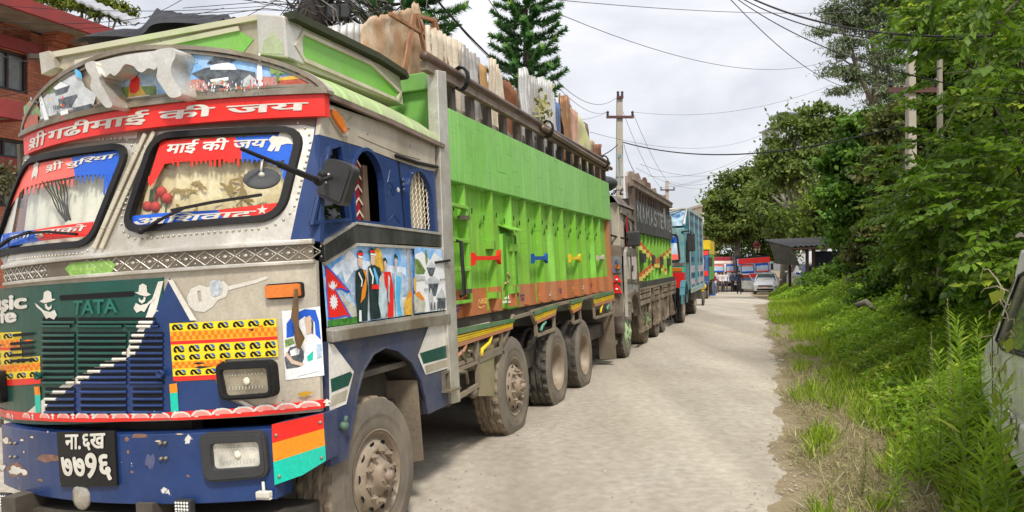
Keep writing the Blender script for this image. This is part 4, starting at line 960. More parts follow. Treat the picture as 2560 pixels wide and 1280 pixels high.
cp = [AFr.px(*p) for p in ((652, 38), (722, 44), (730, 150), (656, 140))]
G().plate(AFr, cp, .05, -.15, back=True).build('corner_pillar', bright, lb, .012)
q = [AFr.px(*p) for p in ((668, 138), (672, 106), (684, 98), (694, 82), (706, 98), (718, 112), (722, 140))]
G().plate(AFr, q, .054, .05).build('ogee_plate', mat('ogee_plate', (.42, .47, .30), .5, var=.3), lb)
g = G(); p = AFr.px(124, 150); g.plate(AFr, [AFr.px(*p) for p in ((116, 138), (140, 132), (158, 172), (122, 190))], .06, -.02); g.build('bent_corner', silver, lb)
G().plate(AS, pts(AS, (722, 50), (752, 66), (738, 116), (754, 150), (728, 142)), .008).build('scroll_plate', cream, lb)
# ---- grille and painted lower front
Z5 = lambda l: [(a / 2.206, 700 + b / 2.206) for a, b in l]
g = G(); dd = .004
def fp(l, m, S=F):
    global dd
    dd += .0006; g.plate(S, pts(S, *l), dd, m=m)
g.plate(F, pts(F, (-330, 742), (410, 694), (410, 1046), (-330, 1070)), .012, 0, m=0)     # green
g.plate(F, pts(F, (410, 740), (428, 694), (486, 805), (432, 806), (437, 955), (535, 950), (552, 962), (574, 1000), (622, 1018), (440, 1036), (110, 1040), (180, 965), (330, 885), (385, 800)), .0135, m=1)
dd = .014
fp([(400, 704), (413, 702), (394, 780), (350, 850), (334, 888), (238, 932), (180, 968), (110, 1042), (60, 1042), (160, 962), (240, 918), (322, 872), (370, 790)], 2)
fp([(424, 700), (436, 699), (496, 800), (480, 801)], 2)
fp([(600, 1002), (625, 1018), (640, 1016), (612, 1000)], 2)
g.build('painted_panel', [dgreen, blue, white], truck)
g = G(); rows = [(205, 228), (236, 250), (283, 300), (314, 332), (347, 365), (380, 398), (412, 430), (447, 464), (480, 497), (514, 530), (546, 560), (590, 610), (626, 650), (662, 685), (698, 722)]
h = G()
def diag_u(v_):      # where the white stripe crosses the grille
    k = [(700, 408), (780, 386), (850, 346), (888, 328), (930, 240), (968, 172), (1042, 70)]
    for a, b in zip(k, k[1:]):
        if v_ <= b[0]: return a[1] + (b[1] - a[1]) * (v_ - a[0]) / (b[0] - a[0])
    return 70
for i, (a, b) in enumerate(rows):
    for c0, c1 in ((245, 428), (442, 712), (728, 912)):
        if i == 0 and c0 == 728: c0, c1 = 705, 870
        if i == 1: c0, c1 = c0 + (0 if c0 != 728 else -20), c1 - 25
        if i >= 11: c0 += 15
        l = Z5([(c0, a), (c1, a), (c1, b), (c0, b)])
        g.plate(F, rrect(pts(F, *l), .012, 2), .0155)
        y0 = 700 + (b + 5) / 2.206; k0, k1 = F.px(c0 / 2.206, y0), F.px(c1 / 2.206, y0); n = 26
        for j in range(n):
            p = [F.P(k0[0] + (k1[0] - k0[0]) * t, k0[1] + (k1[1] - k0[1]) * t, .0165) for t in (j / n, (j + 1) / n)]
            du = (c0 + (c1 - c0) * (j + .5) / n) / 2.206 - diag_u(y0); h.tube(p, .0095, 6, 0 if du < -17 else 1 if du > 17 else 2, cap=False)
l = Z5([(340, 62), (352, 88), (752, 60)]); g.plate(F, rrect(pts(F, *Z5([(338, 84), (752, 60), (752, 88), (340, 112)])), .02, 3), .0155)
for a, b in ((268, 295), (315, 330), (345, 365), (378, 395), (410, 425)):
    g.plate(F, rrect(pts(F, *Z5([(70 if a > 300 else 85, a + 28), (200, a + 18), (200, a + 34), (70 if a > 300 else 85, a + 44)])), .01, 2), .022)
g.build('grille_slot', gap, truck)  # flat dark plates; the shade of the openings is in their colour
h.build('grille_bar', [dgreen, blue, white], truck)
g = G(); g.text(F, 'TATA', LT([(188, 787), (300, 780), (297, 747), (192, 752)]), .022, 0, .02); g.build('grille_lettering', mat('raised_green', (.012, .14, .105), .3, coat=.4), truck)
g = G()
for u, v0, s in ((125, 755, 1), (362, 738, -1)):
    S2 = lambda l: pts(F, *[(u + s * a * .95, v0 + b * .95) for a, b in l])
    g.plate(F, S2([(-22, -2), (-12, -8), (-10, -26), (0, -31), (9, -26), (11, -9), (21, -8), (8, -1), (-10, 3)]), .0165); g.plate(F, S2([(-8, 6), (-3, 3), (-2, 10), (4, 14), (10, 6), (10, 16), (2, 22), (-6, 16)]), .0165); g.plate(F, S2([(-34, 2), (-28, 6), (-10, 22), (6, 26), (18, 20), (24, 34), (16, 46), (4, 40), (-4, 44), (-16, 24), (-30, 12)]), .0165)
    h2 = S2([(2, 26), (14, 24), (18, 34), (10, 40)])
g.build('stencil_figure', white, truck)
g = G(); g.text(F, 'Music', LT([(-98, 783), (70, 769), (70, 734), (-98, 748)]), .018, 0, .05); g.text(F, 'Life', LT([(-48, 812), (44, 803), (44, 770), (-48, 779)]), .018, 0, .05); g.build('lettering', white, truck)
# patterned stickers either side of the grille
ykey = mat('sticker_yellow', (.80, .60, .012), .4, var=.08, coat=.3); chk = mat('sticker_checker', (.78, .36, .01), .4, var=.08, coat=.3)
tear = mat('torn_black', (.02, .02, .02), .8)
def strips(L_, R_, rowsp, clip=None, seed=1):
    rnd = random.Random(seed); g = G(); P2 = lambda a, b: F.px(L_[0][0] + (L_[1][0] - L_[0][0]) * b + (R_[0][0] + (R_[1][0] - R_[0][0]) * b - L_[0][0] - (L_[1][0] - L_[0][0]) * b) * a, (L_[0][1] + (L_[1][1] - L_[0][1]) * b) * (1 - a) + (R_[0][1] + (R_[1][1] - R_[0][1]) * b) * a)
    for b0, b1, kind, amax in rowsp:
        g.plate(F, [P2(0, b0), P2(amax, b0), P2(amax, b1), P2(0, b1)], .0150, m={'y': 0, 'c': 1, 'r': 2}[kind])
        if kind == 'c':
            n = 34
            for i in range(int(n * amax)):
                for j in range(2):
                    if (i + j) % 2: g.plate(F, [P2(i / n, b0 + (b1 - b0) * (.1 + .4 * j)), P2((i + 1) / n, b0 + (b1 - b0) * (.1 + .4 * j)), P2((i + 1) / n, b0 + (b1 - b0) * (.5 + .4 * j)), P2(i / n, b0 + (b1 - b0) * (.5 + .4 * j))], .0156, m=5)
        if kind == 'y':
            n = 7
            for i in range(n):
                c0 = (i + .5) / n
                if c0 > amax - .05: continue
                W, H = .055, (b1 - b0) * .40; m_ = (b0 + b1) / 2
                tw = lambda l: [P2(c0 + x * W, m_ + y * H) for x, y in l]
                g.plate(F, tw([(-.9, -.2), (-.5, -.9), (0, -.7), (.2, -.1), (.5, .5), (1, .3), (.9, .8), (.4, 1), (-.1, .6), (-.3, -.1), (-.6, -.2), (-.4, .4), (-.9, .5)]), .0156, m=3)
                g.plate(F, tw([(0, -.9), (.7, -.9), (1, -.2), (.8, .3), (.5, .1), (.4, -.4)]), .0158, m=4)
                g.plate(F, tw([(-.95, .6), (-.5, .4), (-.2, .8), (-.6, 1)]), .0158, m=3)
    for k in range(6):
        a, b = rnd.random() * .8 + .1, rnd.random() * .8 + .1
        g.plate(F, [P2(a, b), P2(a + .05, b - .02), P2(a + .16 * rnd.random() + .05, b), P2(a + .05, b + .025)], .0164, m=5 + rnd.randint(0, 1))
    return g.build('patterned_sticker', [ykey, chk, red, gap, mat('sticker_blue', (.02, .12, .32), .4), mat('sticker_orange', (.85, .16, .01), .4), tear], truck)
strips([(428, 808), (438, 952)], [(694, 795), (703, 940)], ((0, .14, 'y', 1), (.14, .31, 'c', 1), (.31, .37, 'r', 1), (.37, .53, 'y', 1), (.53, .66, 'y', 1), (.66, .79, 'c', .5), (.79, .92, 'y', .47), (.92, 1, 'r', .44)))
strips([(-120, 840), (-120, 965)], [(103, 826), (107, 946)], ((0, .14, 'y', .8), (.14, .31, 'c', .78), (.31, .37, 'r', .8), (.37, .53, 'y', .8), (.53, .66, 'y', 1), (.66, .82, 'c', 1), (.82, .97, 'y', 1), (.97, 1.1, 'r', 1)), seed=5)
# small marks on the front: striped ends, red skirt strip, guitar, poster, diamond
g = G(); dd = .016
fp([(428, 960), (447, 957), (449, 980), (430, 982)], 0); fp([(430, 982), (449, 980), (452, 1027), (433, 1029)], 1)
fp([(91, 966), (105, 965), (107, 986), (93, 987)], 0); fp([(93, 987), (107, 986), (108, 1030), (95, 1031)], 1)
fp([(745, 984), (768, 977), (788, 980), (764, 992)], 2)
g.build('stripe_mark', [orange, teal, mat('ochre_diamond', (.50, .27, .02), .5)], truck)
RS = pts(F, (-330, 1062), (107, 1050), (434, 1047), (445, 1049), (640, 1038), (812, 1019), (812, 998), (640, 1016), (445, 1028), (434, 1029), (107, 1031), (-330, 1042))
G().plate(F, RS, .022, -.01).build('red_valance', red, truck)
g = G()
k = 0; u = -60
while u < 800:
    t = (u + 60) / 860; vt = 1046 if u < 440 else 1046 - (u - 440) * .082
    a = F.px(u, vt); w_ = .062
    g.plate(F, [(a[0] + w_ * math.cos(math.pi * i / 8), a[1] + .006 + .036 * math.sin(math.pi * i / 8)) for i in range(9)], .0235, m=0)
    g.plate(F, [(a[0] + w_ * .8 * math.cos(math.pi * i / 8), a[1] + .006 + .026 * math.sin(math.pi * i / 8)) for i in range(9)], .0240, m=1)
    b = (a[0] + .095, a[1]); g.plate(F, [(b[0] - .012, b[1] + .004), (b[0] + .012, b[1] + .004), (b[0] + .006, b[1] + .022), (b[0] + .022, b[1] + .026), (b[0], b[1] + .046), (b[0] - .022, b[1] + .026), (b[0] - .006, b[1] + .022)], .0235, m=0)
    u += 44 + t * 12
g.build('lotus_pattern', [white, mat('pale_rose', (.80, .26, .22), .5)], truck)
g = G(); gm = mat('faded_white_decal', (.60, .57, .50), .5, var=.08)
g.plate(F, pts(F, (468, 744), (478, 722), (500, 712), (520, 718), (536, 708), (560, 702), (574, 718), (566, 742), (545, 750), (534, 766), (512, 780), (488, 778), (472, 764)), .003, holes=(pts(F, (494, 728), (502, 726), (506, 752), (498, 755)),))
g.plate(F, pts(F, (568, 716), (640, 699), (668, 690), (672, 696), (640, 708), (570, 726)), .003); g.build('guitar_decal', gm, truck)
G().plate(F, rrect(pts(F, (524, 702), (556, 698), (558, 736), (530, 744)), .03), .005).build('round_badge', mat('smudged_badge', (.42, .46, .48), .5, var=.5, vs=40), truck)
g = G(); dd = .004; pz = lambda l: [(400 + a / 2.206, 700 + b / 2.206) for a, b in l]
g.plate(F, pts(F, *pz([(675, 172), (885, 145), (908, 525), (695, 552)])), .004)
for l, m in (([(740, 190), (800, 160), (860, 165), (880, 230), (890, 330), (860, 300), (855, 230), (800, 200), (760, 230), (740, 310), (700, 320), (700, 240)], 1), ([(690, 330), (735, 320), (745, 350), (695, 372)], 2), ([(690, 430), (720, 370), (770, 360), (800, 400), (810, 450), (770, 480), (700, 490)], 3), ([(720, 390), (760, 370), (775, 385), (770, 410), (725, 420)], 0), ([(800, 210), (830, 195), (850, 230), (845, 290), (815, 300)], 4), ([(835, 210), (850, 230), (850, 300), (838, 290), (840, 240)], 3), ([(790, 310), (850, 300), (870, 420), (880, 500), (760, 530), (800, 430)], 0), ([(815, 420), (850, 390), (848, 440), (820, 450)], 5), ([(868, 355), (895, 350), (898, 420), (872, 430)], 6), ([(700, 390), (740, 440), (800, 460), (790, 475), (730, 460), (700, 420)], 4)):
    dd += .0006; g.plate(F, pts(F, *pz(l)), dd, m=m)
g.build('printed_poster', [paper, bluev, tree_p, roof_p, skin_p, teal, mtdark], truck)
# lamps, indicator, bumper
def lampset(S, outer, inner, r, d, frame_m, lens_m, nm, par):
    w = bpy.data.objects.new(nm, None); COL.objects.link(w); w.parent = par
    o = rrect(pts(S, *outer), r, 5); i = rrect(pts(S, *inner), r * .5, 5)
    G().plate(S, o, d, 0, holes=(i,)).plate(S, inset(o, .012), d + .008, d - .01, holes=(inset(i, -.004),)).build('bezel', frame_m, w, .006)
    g = G(); n = 14
    lo = [min(p[k] for p in i) for k in (0, 1)]; hi = [max(p[k] for p in i) for k in (0, 1)]
    g.plate(S, i, d - .010); g.build('lens', glass('lamp_glass', (.98, .98, .95), .03, .05), w)
    g = G(); cx, cy = (lo[0] + hi[0]) / 2, (lo[1] + hi[1]) / 2; hw, hh_ = (hi[0] - lo[0]) / 2 + .01, (hi[1] - lo[1]) / 2 + .01; q = 12; v = []
    for ii in range(q + 1):
        for jj in range(q + 1):
            x, y = -1 + 2 * ii / q, -1 + 2 * jj / q; dd_ = (x * x + y * y) / 2; v.append(S.P(cx + x * hw, cy + y * hh_, d - .024 + .012 * dd_))
    g.add(v, [(ii * 13 + jj, ii * 13 + jj + 1, ii * 13 + jj + 14, ii * 13 + jj + 13) for ii in range(q) for jj in range(q)], sm=True); g.build('reflector', mat('lamp_reflector' if lens_m is lens else 'dull_reflector', (.60, .58, .53) if lens_m is lens else (.30, .26, .19), .3, .25, var=.5, vs=7), w)
    g = G(); g.ball(S.P(cx, cy, d - .020), (.024, .012, .024)); g.build('bulb', mat('bulb_glass', (.75, .70, .55), .1, coat=1), w)
    g = G()
    for k in range(1, n):
        x = lo[0] + (hi[0] - lo[0]) * k / n
        if .12 < k / n < .9: g.tube([S.P(x, lo[1] + .03, d - .012), S.P(x, lo[1] + .2 * (hi[1] - lo[1]) + .02, d - .012)], .003, 4); g.tube([S.P(x, hi[1] - .03, d - .012), S.P(x, hi[1] - .25 * (hi[1] - lo[1]), d - .012)], .003, 4)
    g.build('lens_ribs', mat('lens_rib', (.45, .44, .40), .15), w)
    return w
lens2 = mat('dusty_lamp_lens', (.36, .33, .27), .18, .4, var=.4, vs=9, coat=1, bump=.003, bs=50)
lampset(F, [(553, 905), (694, 897), (702, 990), (566, 998)], [(568, 922), (681, 916), (687, 978), (581, 986)], .05, .06, black, lens2, 'headlight', truck)
lampset(F, [(-95, 935), (20, 925), (24, 1005), (-90, 1015)], [(-85, 950), (8, 941), (12, 990), (-80, 998)], .05, .06, black, lens2, 'headlight', truck)
PL('indicator_base', F, [(667, 711), (760, 704), (763, 744), (671, 749)], black, .02, 0, r=.02)
PL('indicator', F, [(671, 714), (756, 708), (759, 740), (674, 745)], amber, .04, .0, r=.012, bevel=.005)
for u, v_ in ((416, 932), (112, 937)):
    p = F.P(*F.px(u, v_), .03); g = G(); g.lathe([(0, .02), (.03, .026), (.034, .02), (.02, .012), (.02, .001)], (0, 0, 0), 14)
    o = g.build('bonnet_stop', blue if u > 300 else dgreen, truck); o.location = p; o.rotation_euler = (0, 0, R(-90))
bp = [(-340, 1073), (560, 1052), (690, 1058), (694, 1213), (560, 1216), (-340, 1212)]
bump = bpy.data.objects.new('bumper', None); COL.objects.link(bump); bump.parent = truck
bx = [FB.px(*p) for p in bp]; bz0, bz1 = .385, .795
xr = FB.px(686, 1130)[0]
G().plate(FB, [(-2.5, bz0), (xr, bz0), (xr, bz1), (-2.5, bz1)], 0, -.16, back=True).build('beam', blue, bump, .008)
E1 = [FB.px(*p) for p in ((683, 1060), (811, 1032), (818, 1150), (760, 1185), (690, 1210))]
G().plate(FB, E1, .012, -.14, back=True).build('beam_end', blue2, bump, .006)
g = G()
for l, m in (([(683, 1060), (811, 1032), (813, 1070), (684, 1107)], 0), ([(684, 1107), (813, 1070), (816, 1112), (687, 1154)], 1), ([(687, 1154), (816, 1112), (818, 1150), (760, 1186), (690, 1211)], 2)): g.plate(FB, pts(FB, *l), .0135, m=m)
g.build('painted_stripes', [mat('bumper_red', (.72, .02, .012), .38, var=.1, chip=(.05, .02, .02), ca=.74, coat=.2), orange, teal], bump)
g = G()
for u, v_ in ((694, 1087), (804, 1055), (702, 1189), (807, 1143)): g.ball(FB.P(*FB.px(u, v_), .014), .011, nu=8, nv=5)
for u, v_ in ((28, 1108), (40, 1108), (28, 1142), (40, 1142), (403, 1108), (415, 1107), (405, 1146), (417, 1145)): g.ball(FB.P(*FB.px(u, v_), .006), (.012, .016, .012), nu=6, nv=5)
g.build('bolt', steel, bump)
random.seed(5); g = G()
def blob(S, u, v_, ru, rv, d_, m, n=13):
    l = [(u + ru * (.6 + .55 * random.random()) * math.cos(6.28 * i / n), v_ + rv * (.5 + .7 * random.random()) * math.sin(6.28 * i / n)) for i in range(n)]
    g.plate(S, pts(S, *l), d_, m=m)
for q in ((15, 1100, 12, 12, 0), (55, 1100, 7, 4, 0), (80, 1093, 6, 3, 0), (40, 1175, 28, 18, 0), (5, 1168, 12, 12, 0), (62, 1182, 10, 12, 0), (122, 1145, 34, 12, 1), (350, 1090, 28, 6, 1), (318, 1098, 5, 8, 1), (375, 1155, 16, 24, 2), (120, 1080, 3, 3, 0), (395, 1103, 10, 3, 0), (330, 1180, 4, 3, 1), (250 + 70, 1130, 3, 6, 1), (450, 1085, 12, 2, 0), (100, 1200, 8, 3, 1), (470, 1190, 5, 3, 1), (60, 1130, 3, 4, 0)): q = (q[0], q[1], q[2] * .72, q[3] * .72, q[4]); blob(FB, q[0], q[1], q[2] * 1.25 + 1, q[3] * 1.25 + 1, .0010, 1 if q[4] != 2 else 2); blob(FB, *q[:4], .0018, q[4])
g.build('chipped_paint', [white, mat('bare_primer', (.22, .12, .085), .7, var=.4, vs=20), mat('scuffed_navy', (.09, .10, .19), .6)], bump)
lampset(FB, [(506, 1080), (668, 1073), (680, 1190), (520, 1203)], [(537, 1107), (655, 1101), (660, 1162), (543, 1170)], .06, .035, blackp, lens, 'fog_lamp', bump)
plt = bpy.data.objects.new('number_plate', None); COL.objects.link(plt); plt.parent = truck
q = pts(FB, (148, 1079), (292, 1075), (299, 1212), (158, 1215)); G().plate(FB, q, .02, .004).build('plate', mat('plate_black', (.012, .012, .012), .4, var=.3, chip=(.5, .5, .47), ca=.70, cs=18), plt)
g = G(); g.text(FB, 'ना.६ख', pts(FB, (172, 1124), (270, 1121), (270, 1081), (172, 1085)), .024, 0, .03); g.text(FB, '७७9६', pts(FB, (164, 1194), (286, 1196), (284, 1129), (162, 1134)), .024, 0, .035); g.build('lettering', white, plt)
# below the bumper
g = G(); g.box(-2.2, -.15, -3.5, -3.1, -.1, .3); 
for x in (-2.12, -1.05): g.box(x, x + .12, -3.62, -3.4, .02, .40)
g.box(-2.4, -.5, -3.55, -3.5, .02, .07); g.build('underframe', chassis, truck)
for u, v_ in ((22, 1245), (473, 1262)):
    p = FB.P(*FB.px(u, v_), .04); w = bpy.data.objects.new('work_lamp', None); COL.objects.link(w); w.parent = truck; w.location = p
    G().box(-.055, .055, -.02, .03, -.042, .042).build('housing', blackp, w, .008)
    g = G()
    for i in range(5):
        for j in range(4): g.ball((-.04 + .02 * i, -.022, -.028 + .0185 * j), (.008, .006, .008), nu=8, nv=5)
    g.build('led', mat('led_lens', (.75, .74, .68), .15, .2, coat=1), w)
p = FB.P(*FB.px(205, 1240), .0); g = G(); g.ball((0, 0, 0), (.075, .03, .085)); o = g.build('spot_lamp', lens2, truck); o.location = p
p = FB.P(*FB.px(668, 1232), .03); g = G(); g.box(-.045, .045, -.02, .02, -.018, .018); g.tube([(0, 0, .015), (-.01, .01, .07)], .01, 6); g.box(-.05, .05, -.012, .012, -.03, -.018); o = g.build('small_lamp', white, truck, .005); o.location = p
# mirrors
mir = bpy.data.objects.new('wing_mirror', None); COL.objects.link(mir); mir.parent = truck
FM = Front(M1, lambda x, z: -3.16, curved=False)
mo = rrect(pts(FM, (835, 396), (885, 414), (891, 428), (862, 518), (802, 491), (798, 478), (818, 404)), .03, 5)
G().plate(FM, mo, .03, -.05, back=True).plate(FM, inset(mo, .02), .04, .0).build('mirror_back', blackp, mir, .012)
g = G()
for u, v_ in ((831, 438), (825, 457)): g.ball(FM.P(*FM.px(u, v_), .042), .008, nu=8, nv=5)
g.build('screw', white, mir)
iM = M1.inverted()
pa = iM @ at(604, 372, 3.62); pb = iM @ at(796, 452, 4.33); pcyl = iM @ at(806, 438, 4.36)
g = G(); g.tube([pa, pa.lerp(pb, .5), pb], [.010, .012, .014], 8); g.tube([pa.lerp(pb, .45), pb], .018, 8); g.tube([pb, pb + Vector((.05, .05, .02)), Vector(FM.P(*FM.px(810, 445), -.01))], .014, 8); g.ball(pcyl, .028); g.ball(pb, .03)
g.build('mirror_arm', black, mir)
rm = bpy.data.objects.new('round_mirror', None); COL.objects.link(rm); rm.parent = truck
pc = iM @ at(655, 445, 3.78); nrm = (iM.to_3x3() @ Vector((0.1, -.62, .78))).normalized()
q = Vector((0, 0, 1)).rotation_difference(nrm).to_matrix().to_4x4()
g = G(); n = 36
prof = [(.0, .012), (.06, .010), (.083, .004), (.088, -.003), (.084, -.010), (0, -.012)]
v = [(r_ * math.cos(6.2832 * i / n), r_ * math.sin(6.2832 * i / n), z) for r_, z in prof for i in range(n)]
f = [(j * n + i, j * n + (i + 1) % n, (j + 1) * n + (i + 1) % n, (j + 1) * n + i) for j in range(len(prof) - 1) for i in range(n)]
g.add(v, f, sm=True); g.ball((0, 0, .014), (.014, .014, .01)); o = g.build('mirror_dish', mat('mirror_grey', (.05, .053, .057), .65, var=.2, dirt=(.09, .09, .085), da=.3, spec=.15), rm); o.matrix_local = Matrix.Translation(pc) @ q
g = G(); g.tube([pc + nrm * .012, pc + nrm * .03 + Vector((0, 0, .02)), pa.lerp(pb, .24)], .006, 6); g.ball(pc + nrm * .016, .016); g.build('mirror_hanger', silver, rm)
# wipers
for l, tip in ((((368, 578), (420, 548), (478, 520)), ((440, 527), (540, 507), (664, 488))), (((0, 625), (40, 598), (92, 580)), ((74, 584), (130, 580), (204, 586)))):
    w = bpy.data.objects.new('wiper', None); COL.objects.link(w); w.parent = truck
    g = G(); P3 = [Vector(F.P(*F.px(*p), .05)) for p in l]
    for i in range(2): g.bar(P3[i], P3[i + 1], .018 if i else .026, .014)
    g.ball(P3[0], (.022, .02, .022)); g.build('wiper_arm', black, w)
    g = G(); P3 = [Vector(F.P(*F.px(*p), .038)) for p in tip]
    for i in range(2): g.bar(P3[i], P3[i + 1], .022, .016)
    g.build('wiper_blade', black, w)
# ribbon tied to the indicator
rp = [F.P(*F.px(u, v_), o) for u, v_, o in ((752, 722, .05), (754, 745, .06), (752, 790, .06), (758, 812, .07), (764, 845, .06), (760, 870, .05))]
g = G(); wd = [.012, .016, .028, .018, .035, .006]
v = []
for i, p in enumerate(rp):
    for s, o in ((-1, 0), (-.3, -.014), (.35, .012), (1, 0)): v.append((p[0] + wd[i] * s, p[1] + o, p[2] + .004 * s * (-1) ** i))
g.add(v, [(4 * i + j, 4 * i + j + 1, 4 * i + j + 5, 4 * i + j + 4) for i in range(5) for j in range(3)], sm=True)
tag(g.build('knotted_rag', mat('tawny_rag', (.30, .17, .05), .8, var=.5, vs=9, dirt=(.06, .05, .06), da=.4, ds=9)), 'brown knotted rag hanging from the amber indicator of the front truck', 'rag').matrix_world = M1

# ================================================================ cargo box of the front truck
XI = -.09
yF, yR = -1.16, 5.86
z0, zo, zb_, zt_ = 1.25, 1.50, 2.447, 3.08
cb = bpy.data.objects.new('cargo_box', None); COL.objects.link(cb); cb.parent = truck
SI = Side(M1, XI)
g = G(); g.box(-.06, .0, yF, yR, zb_, zt_); g.box(-.12, -.06, yF, yR, zb_ - .005, zb_ + .02, 0); g.build('top_band', green, cb, .006)
G().box(XI - .03, XI, yF, yR - .14, zo, zb_).build('side_panel', green2, cb)
G().box(XI - .03, XI, yF, yR - .14, z0, zo).build('side_panel_base', rust, cb)
g = G(); g.box(XI - .03, XI + .06, yR - .14, yR, z0, zb_); g.build('rear_post', rust, cb)
g = G(); g.box(-2.44, -.07, yF, yF + .05, 1.2, 3.08); g.build('front_wall', green, cb)
g = G(); g.box(-.60, -.07, yF - .01, yF + .03, 2.70, 3.36); g.box(-.62, -.02, yF - .06, yF + .05, 3.22, 3.37); g.build('front_wing', green, cb, .01)
g = G(); g.box(-2.44, -.2, yR - .06, yR, 1.2, 3.08); g.box(-2.48, -2.42, yF, yR, 1.2, 3.08); g.build('box_shell', green2, cb)
G().box(-2.44, -.11, yF, yR, 1.16, 1.245).build('box_floor', chassis, cb)
ribs = [S0.px(u, 600)[0] for u in (1175.6, 1242.5, 1288.7, 1323.8, 1361, 1388, 1414.6, 1446, 1468, 1489, 1506)]
for k, y in enumerate(ribs):
    g = G(); 
    for a, b, m in ((z0 + .02, zo, 1), (zo, zb_ - .002, 0)):
        v = [(XI, y - .045, a), (-.02, y - .035, a), (-.02, y, a), (XI, y + .012, a), (XI, y - .045, b), (-.02, y - .035, b), (-.02, y, b), (XI, y + .012, b)]
        g.add(v, [(0, 1, 5, 4), (1, 2, 6, 5), (2, 3, 7, 6)], m)
    g.build('rib', [green2, rust], cb)
# hooks
rnd = random.Random(2)
bays = [yF] + ribs
for k in range(len(bays) - 1):
    a, b = bays[k] + .05, bays[k + 1] - .10
    for j, f_ in enumerate((.3, .85) if k else (.62,)):
        y = a + (b - a) * f_; z = 2.21 - (.05 if j else 0)
        g = G(); g.tube([(XI + .005, y - .05, z - .08), (XI + .02, y - .05, z - .02), (XI + .03, y - .045, z + .02), (XI + .035, y - .015, z + .045), (XI + .03, y + .02, z + .03), (XI + .02, y + .035, z - .01)], .0075, 6)
        g.build('hook', mat('hook_green', (.07, .20, .03), .5, var=.5), cb)
g = G()
for y in [ribs[1] - .13, ribs[4] - .18, ribs[6] - .03]: g.box(XI, XI + .008, y - .012, y + .012, z0 + .02, zb_)
for k in range(14):
    g.ball((XI + .01, ribs[1] - .13, z0 + .05 + .083 * k), .007, nu=6, nv=4)
g.build('panel_seam', green2, cb)
# ladder frame by the cab
LF = [S0.px(*p) for p in ((1127, 510), (1170, 520), (1181, 752), (1134, 758))]
g = G(); c = [Vector((-.02, *p)) for p in LF]
for i in range(4): g.bar(c[i], c[(i + 1) % 4], .05, .03)
for t in (.36, .66): g.bar(c[0].lerp(c[3], t), c[1].lerp(c[2], t), .04, .035)
g.bar(c[0] + Vector((-.1, -.03, 0)), c[3] + Vector((-.1, -.03, 0)), .05, .03)
g.build('access_ladder', green2, cb, .004)
g = G()
for u, v_ in ((1166, 545), (1172, 728)): p = Vector((-.03, *S0.px(u, v_))); g.box(p.x - .02, p.x + .05, p.y - .09, p.y + .03, p.z - .02, p.z + .02)
g.build('ladder_latch', darksteel, cb)
# hatch with its hood, hinges and handle
hatch = bpy.data.objects.new('hatch', None); COL.objects.link(hatch); hatch.parent = cb
Zb = lambda l, S=S0: [S.px(1080 + a / 3.556, 440 + b / 3.556) for a, b in l]
ho = Zb([(600, 515), (700, 540), (728, 1160), (628, 1180)], SI)
SIo = Side(M1, XI)
G().plate(SI, ho, .045, 0).build('hatch_door', green2, hatch)
lo = Zb([(622, 1060), (722, 1045), (728, 1160), (628, 1180)], SI); G().plate(SI, lo, .048).build('hatch_base', rust, hatch)
g = G(); a = [SI.P(*p, .05) for p in ho]; 
for i in range(4): g.bar(a[i], a[(i + 1) % 4], .02, .02)
g.build('hatch_edge', mat('edge_green', (.07, .22, .02), .5), hatch)
q = Zb([(590, 450), (700, 455), (752, 500), (600, 485)], SI)
g = G(); y0_, y1_ = ho[0][0] - .04, ho[1][0] + .12; zt2 = ho[0][1] + .10
g.add([(XI, y0_, zt2), (XI, y1_ - .05, zt2), (XI + .14, y1_, zt2 - .06), (XI + .14, y0_ + .01, zt2 - .06), (XI, y0_, zt2 - .012), (XI, y1_ - .05, zt2 - .012), (XI + .14, y1_, zt2 - .072), (XI + .14, y0_ + .01, zt2 - .072)], [(0, 1, 2, 3), (4, 7, 6, 5), (0, 3, 7, 4), (1, 5, 6, 2), (3, 2, 6, 7)])
g.build('hood', green2, hatch)
g = G()
for l in ([(545, 575), (605, 585), (608, 650), (548, 645)], [(712, 595), (780, 610), (780, 665), (715, 668)], [(733, 975), (795, 975), (797, 1035), (735, 1045)], [(568, 1030), (625, 1030), (628, 1090), (570, 1085)]): g.plate(S0, Zb(l), -.02, -.10)
g.build('hinge_plate', green2, hatch)
g = G(); p = [S0.P(*z, -.04) for z in Zb([(700, 860), (722, 900), (712, 940), (680, 955)])]; g.tube(p, .01, 6); g.build('hatch_handle', mat('worn_handle', (.55, .30, .18), .5, var=.5, vs=30), hatch)
# painted brackets
for l, m in (([(372, 680), (392, 712), (586, 710), (606, 655), (610, 785), (590, 745), (392, 748), (374, 795)], mat('bracket_red', (.72, .03, .015), .4, var=.15)), ([(900, 690), (912, 715), (1010, 712), (1024, 685), (1026, 775), (1012, 745), (914, 745), (902, 778)], mat('bracket_blue', (.015, .08, .30), .4, var=.15)), ([(1228, 695), (1240, 718), (1308, 715), (1320, 692), (1322, 770), (1310, 742), (1242, 742), (1232, 768)], yellow), ([(1475, 705), (1482, 718), (1522, 712), (1530, 700), (1532, 755), (1524, 738), (1484, 738), (1478, 750)], cream)):
    G().plate(S0, Zb(l), .008, -.03, back=True).build('tie_bracket', m, cb)
